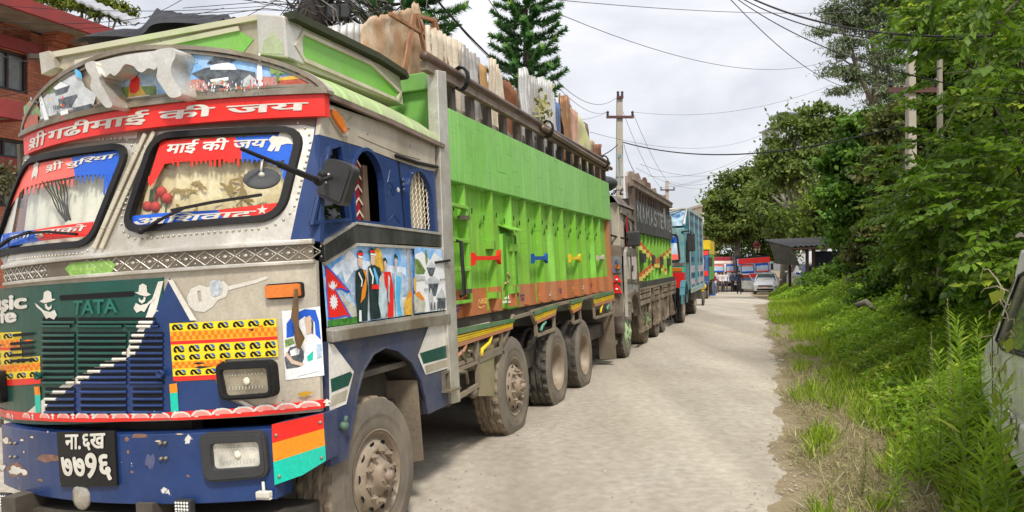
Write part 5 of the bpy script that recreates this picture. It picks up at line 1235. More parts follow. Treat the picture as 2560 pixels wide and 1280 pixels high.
# marks along the base
g = G()
SP = Side(M1, XI)
def zt3(l): return Zb(l, SP)
def mark(kind, x, w, yv, h):
    Q = lambda l: [(x + a * w, yv + b * h) for a, b in l]
    if kind == 'n':
        g.text(SP, 'NIKE', zt3(Q([(0, .5), (.95, .4), (.95, -.1), (0, 0)])), .004, 0, .03)
        g.plate(SP, zt3(Q([(-.1, .55), (0, .85), (.25, .95), (.95, .5), (.3, .80), (.1, .75)])), .004, m=0)
    if kind == 'a':
        for k in range(3): g.plate(SP, zt3(Q([(.18 + .2 * k, .42 - .14 * k), (.30 + .2 * k, .30 - .14 * k), (.56 + .12 * k, .52), (.34 + .16 * k, .52)])), .004, m=1)
        g.text(SP, 'adidas', zt3(Q([(0, 1), (.95, .95), (.95, .6), (0, .65)])), .004, 1, .03)
    if kind == 'r':
        g.text(SP, 'Reebok', zt3(Q([(0, .35), (1, .2), (1, -.1), (0, .05)])), .004, 2, .03)
        g.plate(SP, zt3(Q([(0, .5), (.4, .55), (.9, .4), (.5, .72), (.8, .95), (.4, .8), (.1, 1.0), (.3, .7)])), .004, m=2)
for k_ in (('r', 188, 80, 1140, 80), ('n', 410, 80, 1095, 90), ('a', 785, 0, 0, 0), ('r', 782, 52, 1050, 65), ('n', 945, 40, 1040, 60), ('a', 1040, 40, 1010, 55), ('r', 1128, 32, 1000, 48), ('n', 1245, 28, 985, 42), ('a', 1332, 26, 965, 42), ('r', 1408, 18, 955, 36)):
    if k_[2]: mark(*k_)
SPh = Side(M1, XI + .05)
SP = SPh; mark('a', 625, 75, 1055, 75)
SP = Side(M1, XI); 
g.text(SP, 'सुन्दर', zt3([(1395, 760), (1418, 690), (1415, 650), (1393, 720)]), .004, 3, .02)
g.build('side_mark', [mat('mark_gold', (.80, .48, .14), .6, var=.3), mat('mark_white', (.85, .80, .74), .6, var=.2), mat('mark_violet', (.10, .045, .20), .6, var=.3), mat('mark_teal', (.03, .20, .20), .6)], cb)
# slatted rail under the box
Zw = lambda l, S=S0: [S.px(1120 + a / 3.048, 700 + b / 3.048) for a, b in l]
gr = mat('rail_green', (.02, .17, .06), .5, var=.25, dirt=(.2, .2, .12), da=.35); og = mat('rail_orange', (.52, .16, .06), .55, var=.2, dirt=(.35, .2, .12), da=.4)
SW = Side(M1, -.03)
segs = [((45, 395), (495, 305), (480, 370), (50, 510)), ((645, 255), (825, 195), (808, 265), (668, 330)), ((925, 172), (1020, 148), (1005, 215), (945, 250)), ((1100, 130), (1258, 92), (1262, 152), (1112, 200))]
for a, b, c, d_ in segs:
    g = G()
    Lr = lambda t0, t1: [(a[0] + (d_[0] - a[0]) * t0, a[1] + (d_[1] - a[1]) * t0), (b[0] + (c[0] - b[0]) * t0, b[1] + (c[1] - b[1]) * t0), (b[0] + (c[0] - b[0]) * t1, b[1] + (c[1] - b[1]) * t1), (a[0] + (d_[0] - a[0]) * t1, a[1] + (d_[1] - a[1]) * t1)]
    b_ = (b[0], b[1] - 25)
    for t0, t1, m in ((-.18, .20, 0), (.30, .42, 1), (.48, .60, 1), (.64, .74, 1), (.78, 1.05, 2)): g.plate(SW, Zw(Lr(t0, t1), SW), .012 if m == 1 else .02, -.02, m=m, back=True)
    for t in (.02, .45, .85, .97): g.plate(SW, Zw([(a[0] + (b[0] - a[0]) * t, a[1] + (b[1] - a[1]) * t + 12), (a[0] + (b[0] - a[0]) * t + 7, a[1] + (b[1] - a[1]) * t + 11), (d_[0] + (c[0] - d_[0]) * t + 7, d_[1] + (c[1] - d_[1]) * t), (d_[0] + (c[0] - d_[0]) * t, d_[1] + (c[1] - d_[1]) * t)], SW), .006, -.02, m=1)
    g.build('slatted_rail', [gr, yellow, og], cb)
g = G()
for l in ([(500, 290), (640, 250), (650, 240), (820, 190), (925, 165), (1020, 145), (1105, 120), (1260, 88)], [(505, 270), (470, 370), (412, 500), (430, 540)], [(640, 260), (672, 330), (680, 425), (815, 375), (810, 280), (830, 195)], [(925, 175), (955, 250), (960, 330), (1015, 305), (1005, 220), (1022, 150)], [(1100, 130), (1115, 200), (1122, 290), (1270, 245)], [(1262, 95), (1268, 245)],
          [(50, 505), (60, 690)], [(60, 690), (410, 545)], [(55, 650), (410, 520)], [(225, 465), (235, 800)], [(75, 900), (235, 800)], [(410, 400), (415, 540)]):
    q = [Vector(SW.P(*p, -.01)) for p in Zw(l, SW)]
    for i in range(len(q) - 1): g.bar(q[i], q[i + 1], .035, .035)
g.build('rail_frame', mat('rail_frame_steel', (.17, .15, .12), .6, .3, var=.3, dirt=(.28, .23, .16), da=.5), cb)
g = G()
for l, m in (([(55, 590), (90, 560), (110, 545), (125, 510), (130, 490)], 0), ([(250, 580), (255, 530), (310, 480), (325, 430)], 1), ([(1160, 250), (1165, 215), (1175, 190)], 1), ([(1215, 240), (1210, 210), (1225, 190)], 2), ([(705, 385), (715, 350), (740, 320)], 2), ([(150, 545), (180, 545), (190, 600)], 3), ([(75, 700), (130, 700), (145, 790)], 3), ([(90, 540), (130, 620)], 3)):
    g.tube([SW.P(*p, .005) for p in Zw(l, SW)], .018, 6, m)
g.build('scroll_iron', [og, yellow, mat('scroll_teal', (.12, .33, .22), .5), darksteel], cb)
SQ = Side(M1, -.22)
G().plate(SQ, Zw([(55, 540), (350, 455), (355, 880), (60, 890)], SQ), 0, -.4).build('fuel_tank', olive, truck)
G().plate(SW, Zw([(235, 560), (350, 500), (355, 882), (240, 885)], SW), .0, -.01, back=True).build('spray_plate', olive, truck)
g = G(); p = SW.P(*Zw([(215, 860)], SW)[0], -.03); g.ball(p, (.05, .07, .05)); g.build('drain_knob', darksteel, truck)
# wheels
c2 = S0.px(1296, 966); c3 = S0.px(1402, 917); c4 = S0.px(1468, 886)
wheel(truck, (-.02, -2.585, .318), .525, .30, 'hub', mudtread, steer=-3)
wheel(truck, (-.03, c2[0], c2[1] + .0), .515, .30, 'hub', mudtread, steer=0)
wheel(truck, (-.03, c3[0], c3[1]), .505, .30, 'dish', None, lugs=.016)
wheel(truck, (-.03, c4[0], c4[1]), .50, .30, 'dish', None, lugs=.006)
for yy, zz_, R_ in ((c3[0], c3[1], .505), (c4[0], c4[1], .50)): wheel(truck, (-.36, yy, zz_), R_, .30, 'plain', None, detail=False)
for yy, zz_ in ((-2.585, .30), (c2[0], .42), (c3[0], .42), (c4[0], .40)): wheel(truck, (-2.16, yy, zz_), .51, .3, 'plain', detail=False)
g = G(); g.box(-.3, -.02, yR - .22, yR - .19, .12, .95); g.build('rear_mud_flap', mud, truck)
g = G(); g.box(-2.3, -.1, yR + .02, yR + .1, .5, .62); g.box(-2.2, -.2, yR - .3, yR, .75, .95); g.box(-.5, -.05, yR - .1, yR + .12, .33, .40); g.build('rear_bumper', darksteel, truck)
for zz_ in (1.38, 1.62): pass
# stakes and rail above the band
SL = Side(M1, -.07)
stk = []
for k in range(15):
    y = yF + .35 + k * (yR - yF - .4) / 14
    G().box(-.10, -.04, y - .05, y + .05, zt_ - .1, 3.33).build('stake', mat('stake_black', (.03, .03, .03), .5, .3, var=.4, dirt=(.13, .10, .08), da=.4), cb)
g = G(); g.bar((-.02, yF - .30, 3.352), (-.02, yR + .03, 3.322), .06, .075); g.build('top_rail', railm, cb)
def thing_local(gm, name, m, label, cat, group=None, bevel=0):
    o = gm.build(name, m, None, bevel); tag(o, label, cat, group); o.matrix_world = M1; return o
pp = lambda ys, x0, zf, r: [(x0, y, zf(y)) for y in ys]
ys = [yF - .33 + (yR - yF + .4) * k / 16 for k in range(17)]
g = G(); g.tube([(.0, y, 3.425 - .02 * math.sin(math.pi * k / 16)) for k, y in enumerate(ys)], .042, 10); thing_local(g, 'steel_pipe', pipem, 'long rusty brown pipe lashed along the top rail of the lime green box, upper one', 'pipe')
g = G(); g.tube([(.045, y, 3.36 - .03 * math.sin(math.pi * k / 16)) for k, y in enumerate(ys[7:])], .032, 10); thing_local(g, 'steel_pipe', mat('pale_pipe', (.20, .14, .11), .5, .4, var=.4), 'thinner greyish pipe lashed along the rear half of the top rail', 'pipe')
for y in (yF + .38, yF + 3.2, yF + 6.6):
    g = G()
    for s in (-1, 0, 1): g.tube([(.03 + .07 * math.cos(a), y + .02 * s + .01 * math.sin(3 * a), 3.39 + .10 * math.sin(a)) for a in [6.2832 * i / 12 for i in range(13)]], .012, 5)
    thing_local(g, 'lashing_strap', black, 'black rubber strap binding the pipes to the top rail, %s' % ('near the cab' if y < 0 else 'at mid length' if y < 3 else 'at the far end'), 'strap')
# ================================================================ the second truck: black band and green ribs
def sub_empty(name, par):
    o = bpy.data.objects.new(name, None); COL.objects.link(o); o.parent = par; return o
O2 = onground(1567, 898); M2 = frame(1915, 3.0, O2)
t2 = empty('cargo_truck', 'second truck of the row, grimy white cab and a black band over green ribs', 'truck', M2)
S2 = Side(M2, 0); Y2 = lambda u, v=650: S2.px(u, v)[0]; Z2 = lambda u, v: S2.px(u, v)[1]
bF, bR = Y2(1588, 600), Y2(1683, 620)
zA, zB, zC, zD = Z2(1588, 462), Z2(1589, 500), Z2(1591, 579), Z2(1598, 706); zE = Z2(1599, 722); cF = Y2(1552, 640)
grime = mat('grimy_black_paint', (.018, .019, .020), .5, var=.4, dirt=(.075, .065, .055), da=.38, ds=2.2)
gwhite = mat('grimy_white_paint', (.62, .57, .47), .5, var=.15, dirt=(.30, .24, .17), da=.38, ds=3, dstretch=(1, 1, .3))
gsteel = mat('grimy_steel', (.34, .31, .26), .5, .35, var=.3, dirt=(.12, .09, .07), da=.5, ds=4)
cb2 = sub_empty('cargo_box', t2)
G().box(-.06, 0, bF, bR, zC, zB).build('top_band', grime, cb2)
G().box(-.18, -.15, bF, bR, zE, zC).build('side_panel', green2, cb2)
g = G(); g.box(-2.4, -.07, bF, bF + .05, .9, zB + .02); g.box(-2.44, -2.4, bF, bR, .9, zB); g.box(-2.4, -.1, bR - .05, bR, .9, zB); g.box(-2.4, -.2, bF, bR, .88, .95); g.box(-.16, -.06, bF, bR, zC - .01, zC + .02); g.build('box_shell', grime, cb2)
n = 11
for k in range(n):
    y = bF + .12 + (bR - bF - .2) * (k + .9) / n
    v = [(-.15, y - .10, zD), (-.04, y - .06, zD), (-.04, y, zD), (-.15, y, zD), (-.15, y - .10, zC), (-.04, y - .06, zC), (-.04, y, zC), (-.15, y, zC)]
    G().add(v, [(0, 1, 5, 4), (1, 2, 6, 5), (2, 3, 7, 6)]).build('rib', green2, cb2)
    G().tube([(-.14, y - .35, zC - .5), (-.13, y - .34, zC - .42), (-.12, y - .3, zC - .38), (-.13, y - .25, zC - .42)], .012, 5).build('hook', mat('hook_green', (.07, .20, .03), .5, var=.5), cb2)
G().box(-.15, .01, bF, bR, zE, zD).build('base_band', grime, cb2)
for k in range(16):
    y = bF + .1 + (bR - bF - .2) * k / 15; G().box(-.1, -.04, y - .06, y + .06, zB - .05, zA - .05).build('stake', mat('stake_brown', (.06, .04, .03), .6, var=.5, dirt=(.14, .10, .07), da=.4), cb2)
g = G(); g.bar((0, bF - .15, zA - .02), (0, bR, zA - .02), .08, .10); g.tube([(.03, bF - .1, zA + .06), (.03, bR, zA + .05)], .035, 6); g.build('top_rail', railm, cb2)
g = G(); g.box(-.08, .03, bF - .05, bF + .05, zE, zA + .05); g.build('corner_post', gsteel, cb2)
# band lettering, stepped red and yellow marks, black side brackets
g = G(); gl = mat('worn_letter_paint', (.40, .39, .37), .7, var=.3, dirt=(.05, .06, .06), da=.35, ds=5, dw=.05)
hB = zB - zC
for i, ch in enumerate('NAMASTE'):
    a = bF + .45 + i * .62; g.text(S2, ch, [(a, zC + .22), (a + .48, zC + .22), (a + .48, zC + .22 + hB * .56), (a, zC + .22 + hB * .56)], .004, 0, .03)
g.plate(S2, circ((bF + 5.0, zC + .5), .22, 14, 1.3), .004)
for i, ch in enumerate('NEPAL'):
    a = bF + 5.4 + i * .5; g.text(S2, ch, [(a, zC + .2), (a + .36, zC + .2), (a + .36, zC + .2 + hB * .5), (a, zC + .2 + hB * .5)], .004, 0, .03)
g.build('lettering', gl, cb2)
g = G(); S2i = Side(M2, -.035)
for (u0, v0), (u1, v1), n_ in (((1602, 694), (1676, 628), 11), ((1602, 617), (1664, 680), 8)):
    for k in range(n_):
        t = k / (n_ - 1); p = S2i.px(u0 + (u1 - u0) * t, v0 + (v1 - v0) * t); w_ = .22
        g.plate(S2i, [(p[0] - w_, p[1] + .02), (p[0] + w_, p[1] + .02), (p[0] + w_, p[1] + .10), (p[0] - w_, p[1] + .10)], .004, -.002, m=0); g.plate(S2i, [(p[0] - w_, p[1] - .07), (p[0] + w_, p[1] - .07), (p[0] + w_, p[1] + .018), (p[0] - w_, p[1] + .018)], .004, -.002, m=1)
g.build('step_mark', [mat('step_red', (.55, .10, .03), .6, var=.2), mat('step_yellow', (.72, .56, .12), .6, var=.2)], cb2)
for u, v_ in ((1611, 645), (1635, 649), (1656, 652), (1675, 655)):
    p = S2.px(u, v_); G().box(-.06, .01, p[0] - .16, p[0] + .16, p[1] - .10, p[1] + .10).build('tie_bracket', grime, cb2)
# slatted lower frame
g = G()
for k, (a, b) in enumerate(((0, .24), (.31, .46), (.54, .72), (.8, 1.0))):
    ya_, yb_ = bF + (bR - bF) * a, bF + (bR - bF) * b
    for z_ in (zE - .05, zE - .17, zE - .29): g.box(-.06, .02, ya_, yb_, z_ - .045, z_ + .045)
    g.bar((0, ya_, zE - .02), (0, ya_ + .15, zE - .85), .06, .06); g.bar((0, yb_, zE - .02), (0, yb_ - .12, zE - .85), .06, .06); g.box(-.04, .02, ya_ + .1, yb_ - .1, zE - .88, zE - .80)
    for q_ in (.35, .65): g.box(-.03, .0, ya_ + (yb_ - ya_) * q_ - .02, ya_ + (yb_ - ya_) * q_ + .02, zE - .85, zE - .3)
g.box(-.06, .03, bF, bR, zE - .03, zE + .01); g.build('slatted_rail', mat('weathered_cream_wood', (.40, .33, .22), .8, var=.3, dirt=(.13, .10, .07), da=.5, ds=4), cb2)
# cab
cabz = Z2(1556, 512)
g = G(); g.box(-2.4, -.03, cF + .02, bF - .06, .75, cabz); g.build('cab_body', gwhite, t2, .03)
g = G(); n = 12; v = []
for k in range(n + 1):
    t = k / n; yy_ = cF - .12 + (bF - cF + .1) * t; hh = .34 * math.sin(math.pi * min(1, .25 + t * .75)) ** .6
    for j in range(9):
        a = math.pi * j / 8; v.append((-1.2 - 1.22 * math.cos(a), yy_, cabz - .02 + hh * math.sin(a) ** .7))
g.add(v, [(i * 9 + j, i * 9 + j + 1, i * 9 + j + 10, i * 9 + j + 9) for i in range(n) for j in range(8)], sm=True); g.build('roof_cap', gsteel, t2)
g = G(); g.box(-2.4, 0, cF - .02, cF + .04, .75, 1.75); g.box(-2.4, 0, cF - .03, cF + .02, 2.75, cabz); g.box(-.14, .0, cF - .02, cF + .08, 1.7, 2.8); g.box(-2.4, -2.26, cF - .02, cF + .08, 1.7, 2.8); g.box(-1.25, -1.15, cF - .02, cF + .06, 1.7, 2.8); g.build('front_panel', gwhite, t2, .01)
G().box(-2.26, -.14, cF - .015, cF - .005, 1.75, 2.75).build('windscreen', wg, t2)
g = G(); g.box(-2.45, .02, cF - .26, cF - .05, .48, .85); g.build('bumper', gsteel, t2, .02)
g = G(); SB = Side(M2, .0)
G().plate(S2, arch(cF + .75, cF + 1.15, 2.02, 2.3, 2.5), .006).build('window', gap, t2); G().plate(S2, arch(cF + 1.4, cF + 1.7, 2.0, 2.25, 2.45), .006).build('window', gap, t2)
G().plate(S2, pts(S2, (1561, 545), (1566, 540), (1571, 618), (1564, 618)), .02).build('red_curtain', curtred, t2)
g = G(); g.plate(S2, pts(S2, (1556, 618), (1592, 623), (1593, 640), (1557, 640)), .02, -.02); g.plate(S2, pts(S2, (1558, 697), (1594, 700), (1594, 708), (1558, 706)), .03, -.02); g.plate(S2, pts(S2, (1552, 520), (1587, 546), (1587, 556), (1552, 532)), .02, -.02); g.build('chrome_band', gsteel, t2)
g = G(); g.plate(S2, pts(S2, (1557, 640), (1574, 634), (1576, 700), (1558, 696)), .012); g.plate(S2, pts(S2, (1577, 635), (1590, 640), (1591, 698), (1578, 700)), .012); g.build('white_door_panel', mat('chipped_white', (.66, .61, .54), .5, var=.1, dirt=(.3, .24, .18), da=.35, ds=4), t2)
G().plate(S2, pts(S2, (1578, 664), (1581, 664), (1581, 678), (1578, 678)), .02).build('door_slot', gap, t2)
G().plate(S2, pts(S2, (1558, 706), (1594, 708), (1595, 730), (1558, 736)), .014).build('painted_stripe', mat('skirt_blue', (.03, .08, .2), .5, var=.4, dirt=(.4, .36, .25), da=.45, ds=4), t2)
g = G(); p = [Vector((.06, *S2.px(*q_))) for q_ in ((1558, 621), (1554, 634), (1556, 700), (1559, 792))]
for i in range(3): g.bar(p[i], p[i + 1], .05, .05)
g.build('side_guard', silver, t2)
# wheel arch moulding
g = G(); a = [(0.03, *S2.px(*q_)) for q_ in ((1566, 800), (1566, 760), (1570, 735), (1577, 728), (1584, 742), (1588, 770), (1590, 788))]
for i in range(6): g.bar(a[i], a[i + 1], .12, .07)
g.build('arch_moulding', gsteel, t2)
g = G(); g.box(-2.2, -.3, cF, bR, .55, .85); g.build('chassis', chassis, t2)
mir2 = sub_empty('wing_mirror', t2); g = G(); pm2 = S2.px(1560, 600)
g.box(.05, .30, pm2[0] - .06, pm2[0], pm2[1] - .13, pm2[1] + .15); g.build('mirror_back', blackp, mir2, .03)
g = G(); a = Vector((.1, pm2[0], pm2[1])); g.tube([a, Vector((-.05, cF, pm2[1] + .05)), Vector((-.25, cF - .45, pm2[1] + .12))], .018, 6); g.build('mirror_arm', black, mir2)
g = G(); g.lathe([(0, .001), (0, .09), (.02, .085), (.03, .001)], (0, 0, 0), 16); o = g.build('round_mirror', mat('mirror_grey', (.085, .09, .095)), t2); o.location = (-.22, cF - .45, pm2[1] + .06); o.rotation_euler = (0, R(-50), R(-90))
# rear lights and orange lamp of the front truck's tail face the camera side as painted mudguard boxes
tl = sub_empty('tail_board', truck); TB = Front(M1, lambda x, z: yR + .05, curved=False)
def tbp(l): return [TB.px(*p) for p in l]
G().plate(TB, tbp([(1525, 612), (1549, 614), (1556, 790), (1533, 792)]), -.02, -.1, back=True).build('tail_panel', mat('tail_steel', (.34, .30, .24), .5, .3, var=.3, dirt=(.16, .12, .09), da=.4), tl)
G().plate(TB, tbp([(1527, 640), (1551, 642), (1553, 682), (1529, 682)]), 0, -.02).build('tail_blue', mat('tail_blue', (.03, .10, .26), .5, var=.4, dirt=(.3, .28, .22), da=.4, ds=6), tl)
G().plate(TB, tbp([(1538, 661), (1549, 662), (1550, 672), (1539, 672)]), .02, 0).build('amber_lamp', amber, tl)
for k, l in enumerate(([(1535, 706), (1538, 690), (1543, 686), (1549, 694), (1555, 707)], [(1535, 734), (1537, 711), (1543, 709), (1550, 717), (1556, 733)])):
    G().plate(TB, tbp(l), .035, 0).build('tail_lamp', redlens, tl, .008); c = tbp([(1543, 699 + 24 * k)])[0]; G().ball(TB.P(*c, .04), (.025, .015, .02)).build('tail_bulb', white, tl)
g = G()
for k in range(12):
    a = 6.28 * k / 12; z_ = 1.75 - .055 * k
    g.tube([(.04 + .02 * (k % 2), yR + .03 + .02 * math.cos(j), z_ + .035 * math.sin(j)) for j in [6.283 * i / 8 for i in range(9)]], .007, 4)
tag(g.build('hanging_chain', darksteel), 'dark iron chain hanging at the rear corner of the lime green box', 'chain').matrix_world = M1
W2 = [(1571, 829, 'cover', mat('mint_hub', (.42, .60, .32), .5, var=.15, dirt=(.25, .24, .15), da=.3, ds=8), .49), (1620, 815, 'hub', mat('green_hub', (.05, .22, .05), .5, var=.3, dirt=(.2, .2, .12), da=.4), .50), (1650, 806, 'dish', None, .50), (1669, 798, 'dish', None, .50)]
gb = [(1567, 898), (1613, 858), (1645, 842), (1664, 831)]
for (u, v_, st, rm_, r_), gq in zip(W2, gb):
    y_ = S2.px(u, v_)[0] if st == 'cover' else (M2.inverted() @ onground(*gq)).y + .1
    zg = 0
    wheel(t2, (-.02 if st != 'hub' else -.06, y_, r_ - .02), r_, .30, st, mudtread if st == 'hub' else tread_m, rm_)
    wheel(t2, (-2.1, y_, r_ - .12), r_, .3, 'plain', detail=False)
# ragged strips at the rear of the second truck
g = G(); random.seed(9)
for k in range(14):
    y_ = bR - .05 - .12 * (k % 5); x_ = -.3 + .03 * k; g.tube([(x_ + .05 * random.random(), y_, 1.0), (x_ + .06 * random.random(), y_ + .1 * random.random(), .5), (x_ + .08 * random.random(), y_ + .15 * random.random(), .12 + .1 * random.random())], .025, 4)
g.build('rubber_strip', black, t2)

# ================================================================ the third truck: teal panel van body
O3 = onground(1711.5, 807.5); M3 = frame(1918, 1.5, O3)
t3 = empty('box_truck', 'teal striped box truck with a red cornered cab, third in the row', 'truck', M3)
S3 = Side(M3, 0); F3y = S3.px(1718, 700)[0] - .45
bF3, bR3 = S3.px(1723, 600)[0], S3.px(1756, 620)[0]; zT3 = S3.px(1718, 520)[1]; zL3 = S3.px(1727, 722)[1]
tealb = mat('teal_body', (.030, .155, .20), .4, var=.12, dirt=(.11, .24, .27), da=.35, ds=1.2); navyb = mat('teal_stripe_navy', (.012, .06, .14), .4, var=.2)
pinkb = mat('faded_pink_stripe', (.48, .36, .42), .5, var=.15)
b3 = sub_empty('cargo_body', t3)
G().box(-2.4, 0, bF3, bR3, zL3, zT3).build('body_shell', tealb, b3, .02)
hh = zT3 - zL3
for f0, f1, m, nm in ((.93, .98, navyb, 's'), (.80, .86, navyb, 's'), (.69, .73, navyb, 's'), (.57, .63, navyb, 's'), (.34, .40, navyb, 's'), (.20, .29, pinkb, 'p'), (.14, .19, navyb, 's'), (.05, .12, pinkb, 'p')):
    G().box(0, .004, bF3 + .12, bR3 - .05, zL3 + hh * f0, zL3 + hh * f1).build('painted_stripe', m, b3)
g = G()
for k in range(4): y = bF3 + (bR3 - bF3) * k / 3; g.box(.004, .03, y - .03, y + .03, zL3, zT3)
g.box(.004, .04, bF3, bR3, zT3 - .07, zT3 + .01); g.box(.004, .05, bF3, bR3, zL3 - .12, zL3 + .02); g.build('body_frame', mat('pale_steel_trim', (.40, .48, .48), .45, .4, var=.2), b3)
g = G(); g.box(.005, .03, bF3 + 1.6, bF3 + 2.5, zL3 + .2, zL3 + hh * .72); g.build('side_door', mat('teal_door', (.09, .30, .34), .45, var=.2), b3)
g = G(); g.box(-2.2, -.1, bF3, bR3, .55, zL3 - .12); g.box(-.12, -.05, bF3 + .6, bR3 - .8, .5, .9); g.build('chassis', chassis, t3)
# blue sheet and silver frame over the cab
g = G(); zc3 = 2.72
v = []; n = 10
for i in range(n + 1):
    for j in range(n + 1):
        x = -2.35 + 2.3 * i / n; z = zc3 + .1 + (zT3 - zc3 - .15) * j / n; v.append((x, bF3 - .08 - .35 * (1 - j / n) + .10 * fbm(x, z, 2.5), z))
g.add(v, [(i * 11 + j, i * 11 + j + 1, i * 11 + j + 12, i * 11 + j + 11) for i in range(n) for j in range(n)], sm=True); g.build('front_sheet', mat('blue_sheet', (.02, .14, .36), .35, var=.5, vs=3, dirt=(.45, .58, .62), da=.4, ds=3, dw=.06), b3)
g = G()
for a, b in (((-.05, bF3, zT3), (-2.35, bF3, zT3)), ((-.7, F3y + .3, zc3 + .1), (-.55, bF3 - .1, zT3)), ((-1.7, F3y + .3, zc3 + .15), (-.2, bF3 - .1, zT3)), ((-.05, F3y + .4, zc3 + .1), (-.05, bF3, zT3)), ((-2.3, F3y + .3, zc3 + .1), (-2.3, bF3, zT3)), ((-2.3, F3y + .3, zc3 + .5), (-.5, F3y + .35, zc3 + .5))): g.tube([a, b], .035, 6)
g.build('luggage_frame', silver, b3)
# cab
g = G(); F3 = Front(M3, lambda x, z: F3y + (.22 * (z - 1.65) if z > 1.65 else 0), curved=False)
prof = [(F3y, .85), (F3y, 1.65), (F3y + .24, 2.72), (bF3 - .12, 2.72), (bF3 - .12, .85)]
v = [(x, y, z) for x in (-2.35, -.02) for y, z in prof]
g.add(v, [(0, 1, 2, 3, 4), (5, 9, 8, 7, 6), (0, 5, 6, 1), (1, 6, 7, 2), (2, 7, 8, 3), (3, 8, 9, 4), (4, 9, 5, 0)]); g.build('cab_body', mat('teal_cab', (.015, .20, .22), .35, var=.2, dirt=(.3, .36, .34), da=.3), t3, .03)
def q3(l, d, m, nm, par=None): return G().plate(F3, l, d, d - .012).build(nm, m, par or t3)
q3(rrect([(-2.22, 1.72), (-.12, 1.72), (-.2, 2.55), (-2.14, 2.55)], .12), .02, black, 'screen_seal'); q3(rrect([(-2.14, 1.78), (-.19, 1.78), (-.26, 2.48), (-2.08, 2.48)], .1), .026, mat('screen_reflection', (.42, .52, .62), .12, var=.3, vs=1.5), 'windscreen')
q3([(-2.14, 2.28), (-.24, 2.28), (-.26, 2.46), (-2.08, 2.46)], .031, bluev, 'sunstrip'); q3([(-2.14, 1.79), (-.19, 1.79), (-.2, 1.95), (-2.12, 1.95)], .031, redsheen, 'lower_sticker')
q3([(-2.35, 1.60), (-.02, 1.60), (-.02, 1.70), (-2.35, 1.70)], .02, gsteel, 'belt_trim'); q3([(-2.35, 1.42), (-.02, 1.42), (-.02, 1.58), (-2.35, 1.58)], .012, teal, 'teal_panel'); q3([(-.45, 1.45), (-.08, 1.45), (-.08, 1.56), (-.45, 1.56)], .03, amber, 'indicator')
q3([(-2.35, .9), (-.02, .9), (-.02, 1.42), (-2.35, 1.42)], .012, mat('red_corner', (.62, .02, .02), .35, var=.1), 'red_corner'); q3([(-1.95, 1.0), (-.42, 1.0), (-.42, 1.36), (-1.95, 1.36)], .02, white, 'grille_border'); q3([(-1.9, 1.04), (-.47, 1.04), (-.47, 1.32), (-1.9, 1.32)], .028, bluev, 'grille')
for k in range(6): q3([(-1.85, 1.07 + .04 * k), (-.52, 1.07 + .04 * k), (-.52, 1.082 + .04 * k), (-1.85, 1.082 + .04 * k)], .032, gap, 'grille_slot')
G().box(-2.38, 0, F3y - .22, F3y + .02, .52, .88).build('bumper', gap, t3, .02)
for x in (-.5, -2.2):
    G().box(x, x + .36, F3y - .25, F3y - .2, .58, .84).build('lamp_frame', red if x > -1 else teal, t3, .01); G().box(x + .05, x + .31, F3y - .262, F3y - .25, .63, .79).build('headlight', lens, t3)
G().box(-.45, -.05, F3y - .24, F3y - .2, .40, .50).build('orange_strip', mat('orange_tape', (.75, .22, .04), .5, var=.2), t3)
m3 = sub_empty('wing_mirror', t3); G().box(.05, .28, F3y + .15, F3y + .22, 2.02, 2.55).build('mirror_back', blackp, m3, .03); g = G(); g.tube([(-.1, F3y + .2, 2.6), (.15, F3y + .1, 2.62), (.16, F3y + .18, 2.5)], .02, 6); g.build('mirror_arm', black, m3)
G().plate(S3, [(F3y + .55, 1.7), (F3y + 1.25, 1.7), (F3y + 1.25, 2.4), (F3y + .62, 2.4)], .004 - .02 + .02).build('side_window', gap, t3)
rear3 = (M3.inverted() @ onground(1742, 784)).y
wheel(t3, (-.02, .15, .48), .49, .28, 'plain', tread_m, detail=True); wheel(t3, (-.04, rear3, .48), .49, .30, 'dish', tread_m)
for y in (.15, rear3): wheel(t3, (-2.05, y, .45), .49, .28, 'plain', detail=False)
wheel(t3, (-.36, rear3, .48), .49, .30, 'plain', detail=False)
g = G(); 
for i in range(8):
    a0, a1 = math.pi * i / 8, math.pi * (i + 1) / 8; g.bar((0, .15 - .6 * math.cos(a0), .55 + .62 * math.sin(a0)), (0, .15 - .6 * math.cos(a1), .55 + .62 * math.sin(a1)), .14, .06)
g.build('wheel_arch', tealb, t3)

